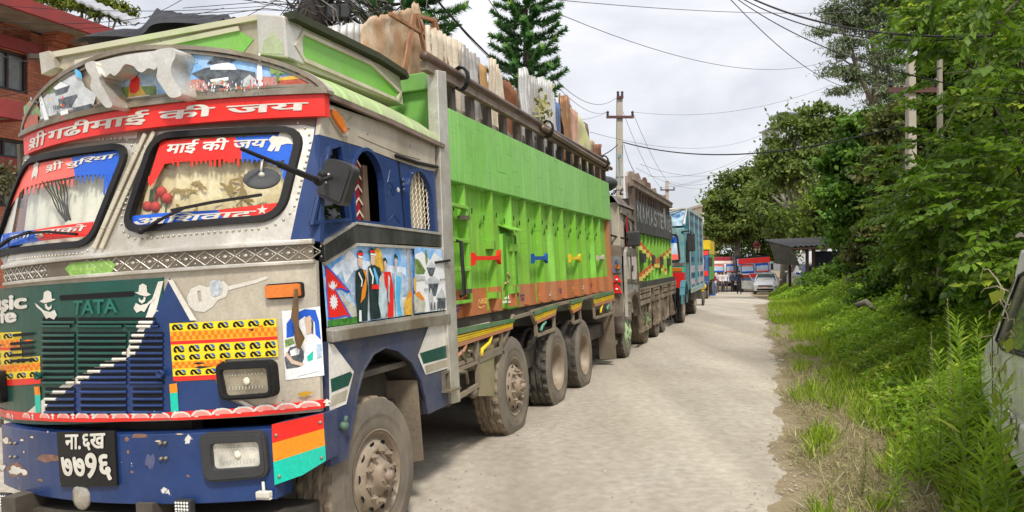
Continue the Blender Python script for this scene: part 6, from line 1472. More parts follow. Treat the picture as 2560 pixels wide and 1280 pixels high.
# ================================================================ plain builders for the far vehicles
def box_lorry(name, label, M, w, cabc, boxc, bl=5.0, bh=2.0, cabh=2.65, tarp=None, tilt=None, lower=None, front=None):
    """cab facing -y, load body behind it; origin under the cab's right front corner"""
    t = empty(name, label, 'truck', M)
    prof = [(0, .75), (0, 1.55), (.28, cabh), (1.7, cabh), (1.7, .75)]
    v = [(x, y, z) for x in (-w, 0) for y, z in prof]
    G().add(v, [(0, 1, 2, 3, 4), (5, 9, 8, 7, 6), (0, 5, 6, 1), (1, 6, 7, 2), (2, 7, 8, 3), (3, 8, 9, 4), (4, 9, 5, 0)]).build('cab_body', cabc, t, .04)
    FF = Front(M, lambda x, z: (.28 * (z - 1.55) / (cabh - 1.55) if z > 1.55 else 0), curved=False)
    for x in ((-w + .15, -w / 2 - .06), (-w / 2 + .06, -.15)):
        ws_ = sub_empty('windscreen', t); q = rrect([(x[0], 1.62), (x[1], 1.62), (x[1] - .02, 2.32), (x[0] + .02, 2.32)], .1)
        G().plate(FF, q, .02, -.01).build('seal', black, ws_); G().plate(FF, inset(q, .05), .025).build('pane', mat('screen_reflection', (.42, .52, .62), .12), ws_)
        G().plate(FF, [(x[0] + .06, 2.15), (x[1] - .06, 2.15), (x[1] - .07, 2.27), (x[0] + .07, 2.27)], .03).build('sunstrip', redsheen if x[0] < -1.2 else bluev, ws_)
        G().plate(FF, [(x[0] + .06, 1.67), (x[1] - .06, 1.67), (x[1] - .06, 1.77), (x[0] + .06, 1.77)], .03).build('sticker', bluev if x[0] < -1.2 else redsheen, ws_)
    G().plate(FF, [(-w, 2.38), (0, 2.38), (0, cabh), (-w, cabh)], .03, 0).build('header_board', front or red, t)
    G().plate(FF, [(-w, 1.25), (0, 1.25), (0, 1.52), (-w, 1.52)], .02, 0).build('front_band', front or red, t)
    G().plate(FF, [(-w + .25, .92), (-.25, .92), (-.25, 1.2), (-w + .25, 1.2)], .02, 0).build('grille', lower or bluev, t)
    for k in range(3): G().plate(FF, [(-w + .3, .96 + .08 * k), (-.3, .96 + .08 * k), (-.3, .985 + .08 * k), (-w + .3, .985 + .08 * k)], .026).build('grille_slot', white, t)
    G().box(-w, 0, -.2, 0, .45, .8).build('bumper', lower or gap, t, .03)
    for x in (-w + .2, -.5): G().box(x, x + .3, -.22, -.19, .55, .72).build('headlight', lens, t)
    G().box(-w - .02, .02, 1.8, 1.8 + bl, .95, .95 + bh).build('load_body', boxc, t, .03)
    G().box(-w + .2, -.2, .3, 1.8 + bl, .5, .95).build('chassis', chassis, t)
    if tarp:
        g = G(); n = 10; v = []
        for i in range(n + 1):
            for j in range(n + 1):
                x, y = -w - .1 + (w + .2) * i / n, 1.5 + (bl + .4) * j / n; v.append((x, y, .95 + bh + .25 + .25 * math.sin(math.pi * i / n) + .12 * fbm(x, y, 1.7)))
        g.add(v, [(i * 11 + j, i * 11 + j + 1, i * 11 + j + 12, i * 11 + j + 11) for i in range(n) for j in range(n)], sm=True)
        for x in (-w - .1, .1): g.add([(x, 1.5, .95 + bh + .35), (x, 1.9 + bl, .95 + bh + .35), (x, 1.9 + bl, 1.6), (x, 1.5, 1.6)], [(0, 1, 2, 3)])
        g.add([(-w - .1, 1.5, .95 + bh + .25), (.1, 1.5, .95 + bh + .25), (.1, 1.5, 2.4), (-w - .1, 1.5, 2.4)], [(0, 1, 2, 3)])
        g.build('tarpaulin', tarp, t)
    for y in (.75, 1.8 + bl - .9):
        for x in (0, -w + .28): wheel(t, (x - .02, y, .48), .49, .28, 'plain', detail=False)
    for x in (.02, -w - .02 - .2): G().box(x, x + .2, .2, .27, 1.75, 2.25).build('wing_mirror', blackp, t, .02)
    return t
def place(u, v, yaw, z=None, depth=None):
    """matrix for a vehicle standing where ground pixel (u,v) is seen"""
    d = depth; p = at(u, v, d)
    return Matrix.Translation((p.x, p.y, hgt(p.x, p.y) if z is None else z)) @ Matrix.Rotation(yaw, 4, 'Z')
Mt = place(1770, 741, R(-17), depth=42)
t4 = box_lorry('cargo_truck', 'truck with a yellow and green striped body parked behind the teal box truck', Mt, 2.4, mat('cab_navy_far', (.03, .09, .22), .5, var=.3), mat('body_green_far', (.10, .34, .04), .5, var=.2), 5.5, 2.25, 2.6)
g = G(); g.box(-.01, .03, 1.8, 7.3, 2.45, 3.22); g.box(-.35, .03, 1.72, 1.79, 2.7, 3.22); g.build('yellow_band', yellow, t4)
box_lorry('cargo_truck', 'white fronted truck with maroon sides facing the camera at the far end of the road', place(1851, 724, R(-15), depth=66), 2.5, mat('far_white_cab', (.74, .70, .66), .5, var=.1), mat('maroon_body', (.30, .03, .04), .5, var=.2), 4.5, 2.0, 2.6, None, front=mat('pinkish_board', (.80, .62, .56), .5, var=.1), lower=gap)
Mr = place(1932, 724, R(-11), depth=62) @ Matrix.Rotation(R(-4), 4, 'Y')
box_lorry('cargo_truck', 'red and blue truck under a black tarpaulin, facing the camera with a man on top', Mr, 2.45, mat('blue_cab_far', (.10, .16, .38), .5, var=.3, dirt=(.7, .7, .7), da=.3), mat('blue_body_far', (.02, .08, .3), .5, var=.2), 4.5, 1.72, 2.8, mat('black_tarpaulin', (.018, .02, .022), .45, var=.3))
# ---- cars
def car(name, label, M, col, kind='hatch', door=False):
    t = empty(name, label, 'car' if kind != 'van' else 'van', M)
    L_, W_ = 3.85, 1.66
    # stations: y, half width low, half width belt, half width top, belt z, top z
    st = [(0, .62, .66, .60, .62, .66), (.12, .74, .78, .62, .68, .76), (.55, .80, .82, .66, .78, .90), (1.05, .82, .83, .70, .86, .98), (1.75, .83, .83, .60, .92, 1.42), (2.4, .83, .83, .60, .94, 1.49), (3.2, .83, .82, .58, .95, 1.44), (3.7, .80, .78, .55, .95, 1.10), (3.85, .74, .72, .55, .85, .95)]
    if kind == 'suv': st = [(y, a, b, c, zb + .22, zt + .28) for y, a, b, c, zb, zt in st]
    v = []; f = []
    for y, a, b, c, zb, zt in st:
        v += [(-a, y, .24), (-b, y, .5), (-b, y, zb), (-c, y, zt - .03), (-c * .8, y, zt), (c * .8, y, zt), (c, y, zt - .03), (b, y, zb), (b, y, .5), (a, y, .24)]
    for i in range(len(st) - 1):
        for j in range(9): f.append((i * 10 + j, i * 10 + j + 1, i * 10 + j + 11, i * 10 + j + 10))
    f += [tuple(range(10)), tuple(range(len(v) - 10, len(v)))[::-1]]
    b_ = G().add(v, f, sm=False).build('body', col, t); sb = b_.modifiers.new('round', 'BEVEL'); sb.width = .05; sb.segments = 3
    dark = mat('car_glass', (.06, .075, .08), .08, var=.3, coat=.5)
    s3, s4, s5, s6, s7 = st[3], st[4], st[5], st[6], st[7]
    def strip(i, ya, yb, o=.012):
        a, b = st[i], st[i + 1]
        return [(x * (p[2] * (1 - k) + p[3] * k) + math.copysign(o, x), p[0], p[4] * (1 - k) + p[5] * k) for p in (a, b) for k in (.1, .9) for x in (1,)]
    g = G(); c3, c4 = s3[3], s4[3]
    g.add([(-c3 * .95, s3[0] + .05, s3[5] + .02), (c3 * .95, s3[0] + .05, s3[5] + .02), (c4 * .92, s4[0] - .05, s4[5] - .01), (-c4 * .92, s4[0] - .05, s4[5] - .01)], [(0, 1, 2, 3)]); g.build('windscreen', dark, t)
    for s in (-1, 1):
        g = G()
        for i in (4, 5):
            q = strip(i, 0, 0); q = [(s * x, y, z) for x, y, z in q]; g.add([q[0], q[2], q[3], q[1]], [(0, 1, 2, 3)])
        g.build('side_window', dark, t)
    g = G(); a_, b_ = st[6], st[7]; g.add([(x * p[3] * .85, p[0] + .05, p[5] * (1 - .0) + .012) for p, k_ in ((a_, 0), (b_, 0)) for x in (-1, 1)], [(0, 1, 3, 2)]); g.build('rear_window', dark, t)
    dz = .22 if kind == 'suv' else 0
    G().box(-.45, .45, -.03, .03, .56 + dz, .64 + dz).build('grille', gap, t); G().box(-.55, .55, -.02, .05, .28 + dz / 2, .40 + dz / 2).build('air_intake', gap, t)
    G().box(-.2, .2, -.045, -.02, .43 + dz / 2, .53 + dz / 2).build('number_plate', mat('pale_red_plate', (.7, .45, .42), .5), t)
    for s in (-1, 1):
        G().add([(s * .50, -.01, .62 + dz), (s * .72, .1, .64 + dz), (s * .80, .42, .80 + dz), (s * .62, .12, .78 + dz)], [(0, 1, 2, 3)]).build('headlight', lens, t); G().ball((s * .62, .03, .34 + dz / 2), (.07, .04, .05)).build('fog_lamp', lens, t)
        G().box(s * .95 - .1, s * .95 + .1, 1.25, 1.38, .93 + dz, 1.06 + dz).build('wing_mirror', col, t, .03)
    for x in (.80, -.62):
        for y in (.65, 3.1): wheel(t, (x, y, .30 + dz / 3), .30 + dz / 3, .18, 'plain', detail=False)
    if door:
        d_ = sub_empty('door', t); g = G(); a = Vector((-.84, 1.15, 0)); di = Vector((-.86, -.10, 0)) * 1.0
        P_ = lambda s_, z: (a.x + di.x * s_, a.y + di.y * s_, z)
        g.add([P_(0, .32), P_(1.0, .36), P_(1.05, .92), P_(.0, .92), (P_(0, .32)[0], a.y + .06, .32), (P_(1, .3)[0], P_(1, .3)[1] + .06, .36), (P_(1.05, .9)[0], P_(1.05, .9)[1] + .06, .92), (P_(0, .9)[0], a.y + .06, .92)], [(0, 1, 2, 3), (4, 7, 6, 5), (0, 4, 5, 1), (1, 5, 6, 2), (2, 6, 7, 3)]); g.build('door_panel', col, d_)
        g = G(); g.tube([P_(.05, .92), P_(.35, 1.36), P_(.95, 1.36), P_(1.05, .92)], .03, 5); g.build('door_frame', col, d_)
        G().add([P_(.08, .94), P_(.38, 1.33), P_(.92, 1.33), P_(1.0, .94)], [(0, 1, 2, 3)]).build('door_window', glass('car_pane', (.5, .55, .55), .1), d_)
    return t
silverc = mat('silver_car_paint', (.56, .57, .57), .28, .35, var=.05, dirt=(.42, .38, .32), da=.3, coat=.5)
car('silver_car', 'silver hatchback with an open front door, parked on the verge at the far end', place(1913, 727, R(-20), depth=54), silverc, 'hatch', True)
car('silver_jeep', 'grey off-road car parked in the shade beside the open shed', place(1996, 712, R(168), depth=53), mat('grey_jeep_paint', (.28, .28, .27), .35, .3, var=.1), 'suv')
car('blue_car', 'blue car half hidden behind the shed post', place(2034, 718, R(160), depth=49), mat('blue_car_paint', (.03, .06, .42), .3, .2, var=.1, coat=.5))
car('dark_car', 'dark blue grey car under the shed roof, its tail towards the road', place(2068, 720, R(175), depth=48), mat('dark_car_paint', (.06, .09, .13), .3, .2, var=.1, coat=.5))
# ---- white van at the right edge, overgrown
p = at(2530, 1090, 5.85); MV = frame(2268, 0, (p.x, p.y, hgt(p.x, p.y) - .05)); SV = Side(MV, 0)
van = empty('white_van', 'old white van at the right edge with creepers over its door', 'van', MV)
def vp(u, v): return SV.px(u, v)
zr = 1.78
a = [vp(2508, 832), vp(2482, 862), vp(2470, 912), vp(2474, 985), vp(2490, 1000), vp(2500, 1040), vp(2560, 1142)]
zsill = a[-1][1]
yfar = a[3][0]; side = [(a[0][0], a[0][1]), (a[1][0], a[1][1]), (a[2][0], a[2][1]), (a[3][0], a[3][1]), (a[5][0] - .05, a[5][1]), (a[6][0], zsill), (a[6][0] - 2.2, zsill), (a[6][0] - 2.2, zr), (vp(2566, 690)[0] - .25, zr), (vp(2562, 690)[0], vp(2562, 690)[1])]
vw = mat('white_van_paint', (.88, .88, .86), .28, var=.04, dirt=(.62, .62, .55), da=.22, ds=2, coat=.5)
wn_ = [vp(2514, 850), vp(2530, 874), vp(2640, 905), vp(2640, 660), vp(2578, 690), vp(2546, 770)]
G().plate(SV, side, -.06, 0, holes=(wn_,)).build('side_panel', vw, van, .02)
v = [(x, y, z) for x in (.06, 1.35) for y, z in side]; n = len(side)
G().add([(x + (.0), y, z) for x, y, z in v], [(i, (i + 1) % n, n + (i + 1) % n, n + i) for i in range(n)]).build('body_shell', vw, van)
g = G(); g.plate(SV, inset(wn_, -.01), -.03); g.build('window', mat('van_glass', (.10, .11, .11), .1, var=.3, coat=.5), van)
g = G(); c = [SV.P(*q_, -.064) for q_ in wn_]
for i in range(6): g.bar(c[i], c[(i + 1) % 6], .014, .016)
g.build('window_seal', black, van)
s1 = [vp(2503, 838), vp(2502, 900), vp(2504, 995)]
g = G(); g.tube([SV.P(*q_, -.061) for q_ in s1], .006, 5); g.build('door_seam', gap, van)
g = G(); b1 = [vp(2493, 1000), vp(2520, 1008), vp(2562, 1040), vp(2640, 1085)]; b2 = [vp(2660, 1270), vp(2560, 1142), vp(2503, 1048)]
g.plate(SV, [vp(2488, 1004), vp(2512, 1002), vp(2565, 1045), vp(2640, 1100), vp(2640, 1260), vp(2560, 1142), vp(2503, 1046)], -.085, 0); g.build('lower_panel', mat('van_bumper', (.74, .74, .71), .4, var=.08, dirt=(.5, .48, .4), da=.3), van, .02)
G().ball(SV.P(*vp(2482, 1008), -.07), (.03, .04, .03)).build('side_lamp', black, van)
for y in (yfar - .5, yfar - 2.4): wheel(van, (.24, y, .22), .27, .17, 'plain', detail=False)
yn_ = a[6][0] - 2.2
VR = Front(MV, lambda x, z: yn_, curved=False)
G().plate(VR, rrect([(.18, 1.15), (1.24, 1.15), (1.18, zr - .1), (.24, zr - .1)], .08), .012, 0).build('rear_window', mat('van_glass', (.10, .11, .11), .1), van)
G().plate(VR, [(.04, zsill), (1.36, zsill), (1.36, zsill + .2), (.04, zsill + .2)], .07, 0).build('rear_bumper', blackp, van, .02)
for x in (.06, 1.2): G().plate(VR, [(x, zsill + .28), (x + .15, zsill + .28), (x + .15, zsill + .6), (x, zsill + .6)], .02, 0).build('tail_lamp', redlens, van, .01)
G().plate(VR, [(.30, zsill + .27), (1.12, zsill + .27), (1.12, zsill + .285), (.30, zsill + .285)], .004).build('hatch_seam', gap, van)
# ---- the open shed
sp_ = at(2018, 700, 42); gz = hgt(sp_.x, sp_.y); MS = Matrix.Translation((sp_.x, sp_.y, gz)) @ Matrix.Rotation(R(-4), 4, 'Z')
shed = empty('open_shed', 'open roadside shed with rusty posts and a dark tin roof', 'shed', MS)
brown = mat('rusty_post', (.115, .055, .04), .7, .1, var=.3); tin = mat('dark_tin', (.018, .017, .017), .6, 0, var=.4, vs=3, dirt=(.05, .045, .04), da=.3)
for i, (x, y) in enumerate(((0, 0), (.42, .3), (3.4, 0), (0.2, 4), (3.4, 4))): G().box(x - .07, x + .07, y - .07, y + .07, -.4, 2.75 + .05 * y).build('post', brown, shed)
g = G(); n = 36; v = []
for i in range(n + 1):
    x = -1.05 + 5.0 * i / n; o = .035 * (1 if i % 2 else -1)
    v += [(x, -1.0, 2.72 + .22 * (x + 1) / 5 + o), (x, 4.8, 3.25 + .22 * (x + 1) / 5 + o)]
g.add(v, [(2 * i, 2 * i + 1, 2 * i + 3, 2 * i + 2) for i in range(n)]); g.add([(x, y, z - .05) for x, y, z in v], [(2 * i, 2 * i + 2, 2 * i + 3, 2 * i + 1) for i in range(n)]); g.build('roof', tin, shed)
g = G()
for y in (-.6, 1.4, 3.6): g.bar((-1, y, 2.58 + .09 * (y + .6)), (4, y, 2.80 + .09 * (y + .6)), .08, .1)
g.bar((-1.05, -1.0, 2.60), (4.1, -1.0, 2.84), .05, .06); g.build('roof_beam', brown, shed)
G().box(.5, 3.3, .6, .66, .95, 2.5).build('dark_screen', mat('navy_screen', (.008, .012, .03), .6), shed)
g = G(); g.box(-.3, .25, -.3, .3, -.5, .35); g.build('footing', mat('pale_footing', (.52, .47, .36), .9, var=.2), shed)
g = G(); g.add([(-1.0, -.8, 2.66), (-1.0, 4, 3.1), (-.6, 4, 1.8), (-.6, -.8, 1.7)], [(0, 1, 2, 3)]); g.build('side_sheet', tin, shed)
wl_ = G(); q = at(1945, 705, 60); q2 = at(2060, 705, 60)
wl_.box(q.x, q2.x, 60, 60.25, hgt(q.x, 60) - .4, hgt(q.x, 60) + 1.0); tag(wl_.build('compound_wall', mat('cream_wall', (.58, .49, .31), .9, var=.12, dirt=(.35, .28, .18), da=.3)), 'low cream wall behind the silver car', 'wall')
# ================================================================ load on the front truck
SLo = Side(M1, -.22)
def sheet(name, pxs, m, label, cat='metal sheet', x=-.22, zb=2.95, wave=.03, wl=.10, ragged=.03, lean=0., group=None, seed=0, nz=10):
    """an upright scrap sheet: top outline given left to right in photo pixels, foot inside the box, corrugated across its width"""
    S = Side(M1, x); top = [S.px(*p) for p in pxs]; rnd = random.Random(seed or hash_(label)); y0_, y1_ = top[0][0], top[-1][0]
    n = max(8, int(abs(y1_ - y0_) / (wl / 6))) if wave else max(14, int(abs(y1_ - y0_) / .05)); v = []
    def tz(y):
        for a, b in zip(top, top[1:]):
            if (a[0] <= y <= b[0]) or b is top[-1]: return a[1] + (b[1] - a[1]) * max(0, min(1, (y - a[0]) / max(1e-6, b[0] - a[0])))
    ph = rnd.random() * 6
    for i in range(n + 1):
        y = y0_ + (y1_ - y0_) * i / n; zt = tz(y) + ragged * (rnd.random() - .5) * (1 if i % 3 == 0 else .3)
        for j in range(nz + 1):
            z = zb + (zt - zb) * j / nz
            o = wave * math.sin(6.2832 * (y - y0_) / wl) + (.03 if wave else .07) * fbm(y * 1.5 + ph, z * 1.6, 1.3) + (.05 * max(0, (j / nz - .82)) * rnd.random() if ragged > .01 else 0) + lean * (z - zb)
            v.append((x + o, y + .01 * fbm(z, y, 2), z))
    g = G(); w = nz + 1
    g.add(v, [(i * w + j, (i + 1) * w + j, (i + 1) * w + j + 1, i * w + j + 1) for i in range(n) for j in range(nz)], sm=True)
    o = g.build(name, m); s_ = o.modifiers.new('thick', 'SOLIDIFY'); s_.thickness = .004
    tag(o, label, cat, group); o.matrix_world = M1; return o
def hash_(s): return sum((i + 1) * ord(c) for i, c in enumerate(s)) % 9973
def zmat(key, c, rustiness=.3, **k):
    return mat(key, c, k.pop('rough', .5), k.pop('metal', .35), var=.25, vs=1.6, dirt=k.pop('dirt', (.26, .13, .06)), da=min(.6, rustiness * 1.4), ds=3.6, dstretch=(1, 1.3, .8), bump=.004, bs=12, **k)
zinc = zmat('zinc_sheet', (.50, .50, .49), .16, dirt=(.30, .27, .23)); zinc2 = zmat('dull_zinc_sheet', (.38, .38, .37), .22, dirt=(.24, .19, .14)); tan_ = zmat('tan_sheet', (.58, .50, .37), .34, metal=.05, dirt=(.40, .24, .12), chip=(.24, .10, .04), ca=.70, cs=5); tan2 = zmat('pale_tan_sheet', (.58, .52, .42), .25, metal=.1, dirt=(.42, .33, .22)); rusty = zmat('rusty_sheet', (.36, .15, .05), .5, metal=0, dirt=(.20, .07, .03))
Zt = lambda l: [(1080 + a / 3.2, 100 + b / 3.2) for a, b in l]
sheet('scrap_sheet', [(800, 100), (812, 68), (850, 66), (862, 58), (890, 62), (912, 60)], zinc, 'grey corrugated sheet standing between the roof box and the big tan sheet', x=-.9, wl=.12)
sheet('scrap_sheet', [(905, 92), (912, 56), (930, 40), (975, 36), (1005, 22), (1018, 24), (1034, 4), (1050, 10), (1056, 60)], tan_, 'largest tan crumpled sheet with torn top, behind the rusty ladder', x=-.55, wave=0, ragged=.05, nz=22)
sheet('scrap_sheet', [(1058, 62), (1095, 80), (1128, 96), (1148, 108)], tan2, 'cream coloured corrugated sheet just right of the rusty ladder', x=-.30, wl=.14)
sheet('scrap_sheet', [(1146, 112), (1165, 126), (1188, 136), (1200, 152)], zinc2, 'blue grey corrugated sheet next to the cream one by the ladder', x=-.26, wl=.13)
sheet('wooden_board', [(1197, 158), (1208, 162), (1217, 168)], mat('fresh_plank', (.45, .26, .10), .7, var=.3, stretch=(6, 6, .7), dirt=(.25, .12, .05), da=.3), 'narrow orange brown plank between grey and tan sheets', 'plank', x=-.22, wave=0, ragged=.01)
sheet('scrap_sheet', [(1218, 144), (1226, 150), (1240, 172), (1252, 190)], tan2, 'tall narrow tan sheet right of the orange plank', x=-.20, wl=.09)
sheet('scrap_sheet', [(1250, 198), (1258, 200), (1268, 206), (1282, 240)], rusty, 'orange rusted panel leaning over the rail in the middle of the load', x=-.24, wave=0)
sheet('scrap_sheet', [(1268, 208), (1280, 215), (1296, 240)], zmat('dark_sheet', (.07, .075, .085), .3), 'dark corrugated sheet just behind the orange rusted panel', x=-.5, wl=.10)
sheet('scrap_sheet', [(1296, 172), (1304, 172), (1312, 167), (1316, 180)], zinc, 'tallest bright zinc strip with a curled top in front of the conifer', x=-.18, wl=.09, ragged=.05)
sheet('scrap_sheet', [(1314, 190), (1330, 190), (1338, 205)], zinc2, 'crumpled zinc sheet right beside the tall bright strip', x=-.16, wl=.09, ragged=.05)
sheet('scrap_sheet', [(1342, 196), (1352, 192), (1362, 200), (1376, 206), (1382, 240)], zinc, 'dented zinc sheet above the dry bunch of leaves', x=-.15, wl=.09, ragged=.05)
sheet('scrap_sheet', [(1380, 252), (1392, 262), (1396, 280)], zmat('blue_sheet_metal', (.03, .16, .38), .2), 'blue sheet showing between zinc and rusty ones', x=-.20, wl=.08)
sheet('wooden_board', [(1395, 234), (1401, 232)], wood, 'thin dark plank beside the blue sheet', 'plank', x=-.18, wave=0)
sheet('scrap_sheet', [(1400, 240), (1412, 238), (1422, 246), (1426, 268)], zmat('streaked_sheet', (.50, .40, .30), .5), 'rust streaked pale sheet right of the blue one', x=-.16, wl=.08, ragged=.04)
sheet('scrap_sheet', [(1424, 268), (1432, 276), (1440, 284)], zmat('red_faded_sheet', (.46, .16, .12), .35, dirt=(.5, .38, .28)), 'faded red corrugated sheet near the far end of the load', x=-.16, wl=.09)
sheet('scrap_sheet', [(1440, 286), (1452, 300), (1462, 312), (1471, 348)], mat('yellowed_plastic', (.42, .40, .10), .4, var=.3, vs=5, dirt=(.62, .58, .36), da=.4, ds=3), 'crumpled yellowish plastic sheet near the far end of the load', 'plastic sheet', x=-.16, wave=0)
sheet('wooden_board', [(1458, 305), (1468, 310), (1470, 330)], wood, 'dark board behind the yellowish plastic', 'plank', x=-.34, wave=0)
sheet('wooden_board', [(1471, 350), (1482, 356)], mat('pale_plank', (.36, .24, .14), .8, var=.3, stretch=(6, 6, .7)), 'short pale plank at the far end of the load', 'plank', x=-.18, wave=0)
sheet('wooden_board', [(1482, 360), (1503, 362)], mat('brown_crate_board', (.20, .085, .04), .7, var=.4, stretch=(3, 3, 9)), 'brown board standing last at the far end of the load', 'plank', x=-.20, wave=0)
# filler so the sheets do not stand in an empty box
for k, (y0_, m_, lb_) in enumerate(((0.2, tan2, 'tan sheet low behind the stakes near the cab end of the box'), (1.5, zinc2, 'grey sheet low behind the stakes before mid length'), (2.9, rusty, 'rusty sheet low behind the stakes past mid length'), (4.2, zinc, 'zinc sheet low behind the stakes in the rear half'), (5.0, tan_, 'tan sheet low behind the last stakes'))):
    g = G(); n = 30; v = []
    y1_ = min(y0_ + 1.15, yR - .1) if k else 1.3
    if k == 0: y0_ = yF + .1
    for i in range(n + 1):
        y = y0_ + (y1_ - y0_) * i / n
        for z in (2.9, 3.2 + .05 * (k % 2)): v.append((-.14 + .012 * math.sin(i * 1.3), y, z))
    g.add(v, [(2 * i, 2 * i + 2, 2 * i + 3, 2 * i + 1) for i in range(n)], sm=True); tag(g.build('scrap_sheet', m_), lb_, 'metal sheet').matrix_world = M1
g = G(); g.box(-2.38, -.3, yF + .1, yR - .15, 2.9, 3.05); tag(g.build('scrap_heap', mat('scrap_heap', (.10, .085, .07), .9, var=.6, vs=6, bump=.05, bs=8)), 'dark mixed scrap filling the box behind the stakes', 'scrap').matrix_world = M1
# rusty ladder frame leaning on the sheets
SLd = Side(M1, -.30); P3_ = lambda u, v, o=0: Vector(SLd.P(*SLd.px(u, v), o))
g = G()
g.bar(P3_(1036, 38), P3_(1012, 178), .07, .015, up=(1, 0, 0))
for a, b in (((1040, 40), (1068, 152)), ((1044, 42), (1082, 138)), ((1083, 52), (1112, 168)), ((1088, 54), (1120, 166)), ((1040, 38), (1090, 52)), ((1055, 66), (1087, 74)), ((1060, 86), (1095, 95)), ((1065, 110), (1100, 120)), ((1070, 135), (1105, 144)), ((974, 34), (1066, 90))):
    g.bar(P3_(*a), P3_(*b), .03, .03, up=(1, 0, 0))
g.tube([P3_(1066, 90), P3_(1073, 105), P3_(1072, 125), P3_(1067, 140)], .008, 5)
tag(g.build('ladder_frame', mat('brown_rusted_angle', (.26, .11, .05), .7, .1, var=.4, dirt=(.40, .22, .12), da=.35, ds=6)), 'rusty angle iron ladder frame standing on the load above the cab end of the rail', 'ladder').matrix_world = M1
# dry leaves wedged in the rail
g = G(); c = Vector(Side(M1, -.05).P(*Side(M1, -.05).px(1357, 285))); random.seed(4)
for k in range(70):
    a = Vector((random.gauss(0, .05), random.gauss(0, .10), random.gauss(0, .16))); d = Vector((random.gauss(0, 1), random.gauss(0, 1), random.gauss(-.3, 1))).normalized() * .11; s = d.orthogonal().normalized() * .022
    p = c + a; g.add([p - d * .5, p + s, p + d * .5, p - s], [(0, 1, 2, 3)])
tag(g.build('dry_leaf_bunch', mat('dry_leaf', (.42, .36, .13), .8, var=.6, vs=20, dirt=(.18, .2, .06), da=.4, ds=20)), 'bunch of dry yellowish leaves stuck in the rail at mid length of the load', 'leaves').matrix_world = M1
# crumpled black tarpaulin on the roof box
g = G(); random.seed(12); AT = Front(M1, lambda x, z: -2.45, curved=False)
def tarp_top(u): 
    k = [(205, 128), (235, 122), (275, 106), (318, 90), (345, 66), (362, 46), (385, 44), (410, 52), (470, 58), (520, 66), (575, 62)]
    for a, b in zip(k, k[1:]):
        if u <= b[0]: return a[1] + (b[1] - a[1]) * (u - a[0]) / (b[0] - a[0])
    return 62
n, mm = 60, 16; v = []
for i in range(n + 1):
    u = 205 + 370 * i / n; a = AT.px(u, tarp_top(u)); b = AT.px(u, 132 - (u - 205) * .17)
    for j in range(mm + 1):
        t = j / mm; x = a[0]; z = b[1] + .03 + (a[1] + .06 - b[1]) * min(1, t / .22) ** .7 - .25 * max(0, t - .3)
        f_ = fbm(x * 2.5, t * 4, 1.6); v.append((x + .03 * f_, -2.60 + 1.1 * t + .08 * math.sin(9 * x + 5 * t) * (1 - t), z + .07 * f_ * min(1, 3 * t) + .03 * math.sin(14 * x + 7 * t) * min(1, 3 * t)))
w = mm + 1
g.add(v, [(i * w + j, (i + 1) * w + j, (i + 1) * w + j + 1, i * w + j + 1) for i in range(n) for j in range(mm)], sm=True)
tag(g.build('tarpaulin', mat('black_tarp_cloth', (.013, .014, .017), .6, var=.35, dirt=(.045, .045, .048), da=.3, bump=.03, bs=5, spec=.2)), 'crumpled black tarpaulin lying on the roof box of the front truck', 'tarpaulin').matrix_world = M1
# ---- load on the second truck
def plank2(name, pxs, m, label, cat='plank', x=-.2):
    S = Side(M2, x); top = [S.px(*p) for p in pxs]; y0_, y1_ = top[0][0], top[-1][0]; v = []
    for y, z in top:
        for xx in (x, x - .05): v += [(xx, y, 2.6), (xx, y, z)]
    f = []
    for i in range(len(top) - 1):
        a, b = 4 * i, 4 * i + 4; f += [(a, b, b + 1, a + 1), (a + 2, a + 3, b + 3, b + 2), (a + 1, b + 1, b + 3, a + 3)]
    f += [(0, 1, 3, 2), (len(v) - 4, len(v) - 2, len(v) - 1, len(v) - 3)]
    o = G().add(v, f).build(name, m); tag(o, label, cat); o.matrix_world = M2
pw = mat('grey_plank', (.26, .19, .15), .8, var=.4, stretch=(6, 6, .7)); pw2 = mat('brown_plank', (.17, .085, .06), .8, var=.4, stretch=(6, 6, .7)); pg = zmat('pale_scrap', (.50, .48, .42), .3)
plank2('scrap_sheet', [(1568, 440), (1572, 428), (1582, 428), (1592, 440)], pg, 'whitish sheet standing at the cab end of the second truck', 'metal sheet')
plank2('wooden_board', [(1591, 434), (1596, 432), (1602, 444)], pw, 'grey plank next to the whitish sheet on the second truck')
plank2('wooden_board', [(1603, 450), (1604, 448), (1612, 456)], pw, 'lower grey plank between two taller ones on the second truck', x=-.15)
plank2('wooden_board', [(1611, 444), (1614, 443), (1618, 450)], pw2, 'narrow brown plank, tall, on the second truck')
plank2('wooden_board', [(1616, 454), (1626, 458), (1627, 462)], pw2, 'broad dark brown board on the second truck', x=-.12)
plank2('scrap_sheet', [(1628, 472), (1640, 470), (1643, 488)], pg, 'pale slanted sheet at mid load of the second truck', 'metal sheet')
plank2('wooden_board', [(1646, 486), (1652, 486), (1660, 492)], pw2, 'pair of short brown boards in the rear half of the second truck')
plank2('wooden_board', [(1660, 488), (1664, 487), (1666, 500)], pw, 'last grey plank at the rear of the second truck', x=-.15)
g = G(); a, b = M2.inverted() @ at(1522, 440, 13.6), M2.inverted() @ at(1566, 436, 14.6)
g.box(a.x - .1, -.15, bF - .5, bF - .44, cabz + .45, cabz + 1.0); g.box(a.x - .1, -.12, bF - .52, bF - .42, cabz + .98, cabz + 1.04); tag(g.build('window_pane', mat('blue_grey_pane', (.26, .34, .36), .2, .2, var=.25)), 'blue grey glass panel standing on the cab roof of the second truck', 'glass panel').matrix_world = M2
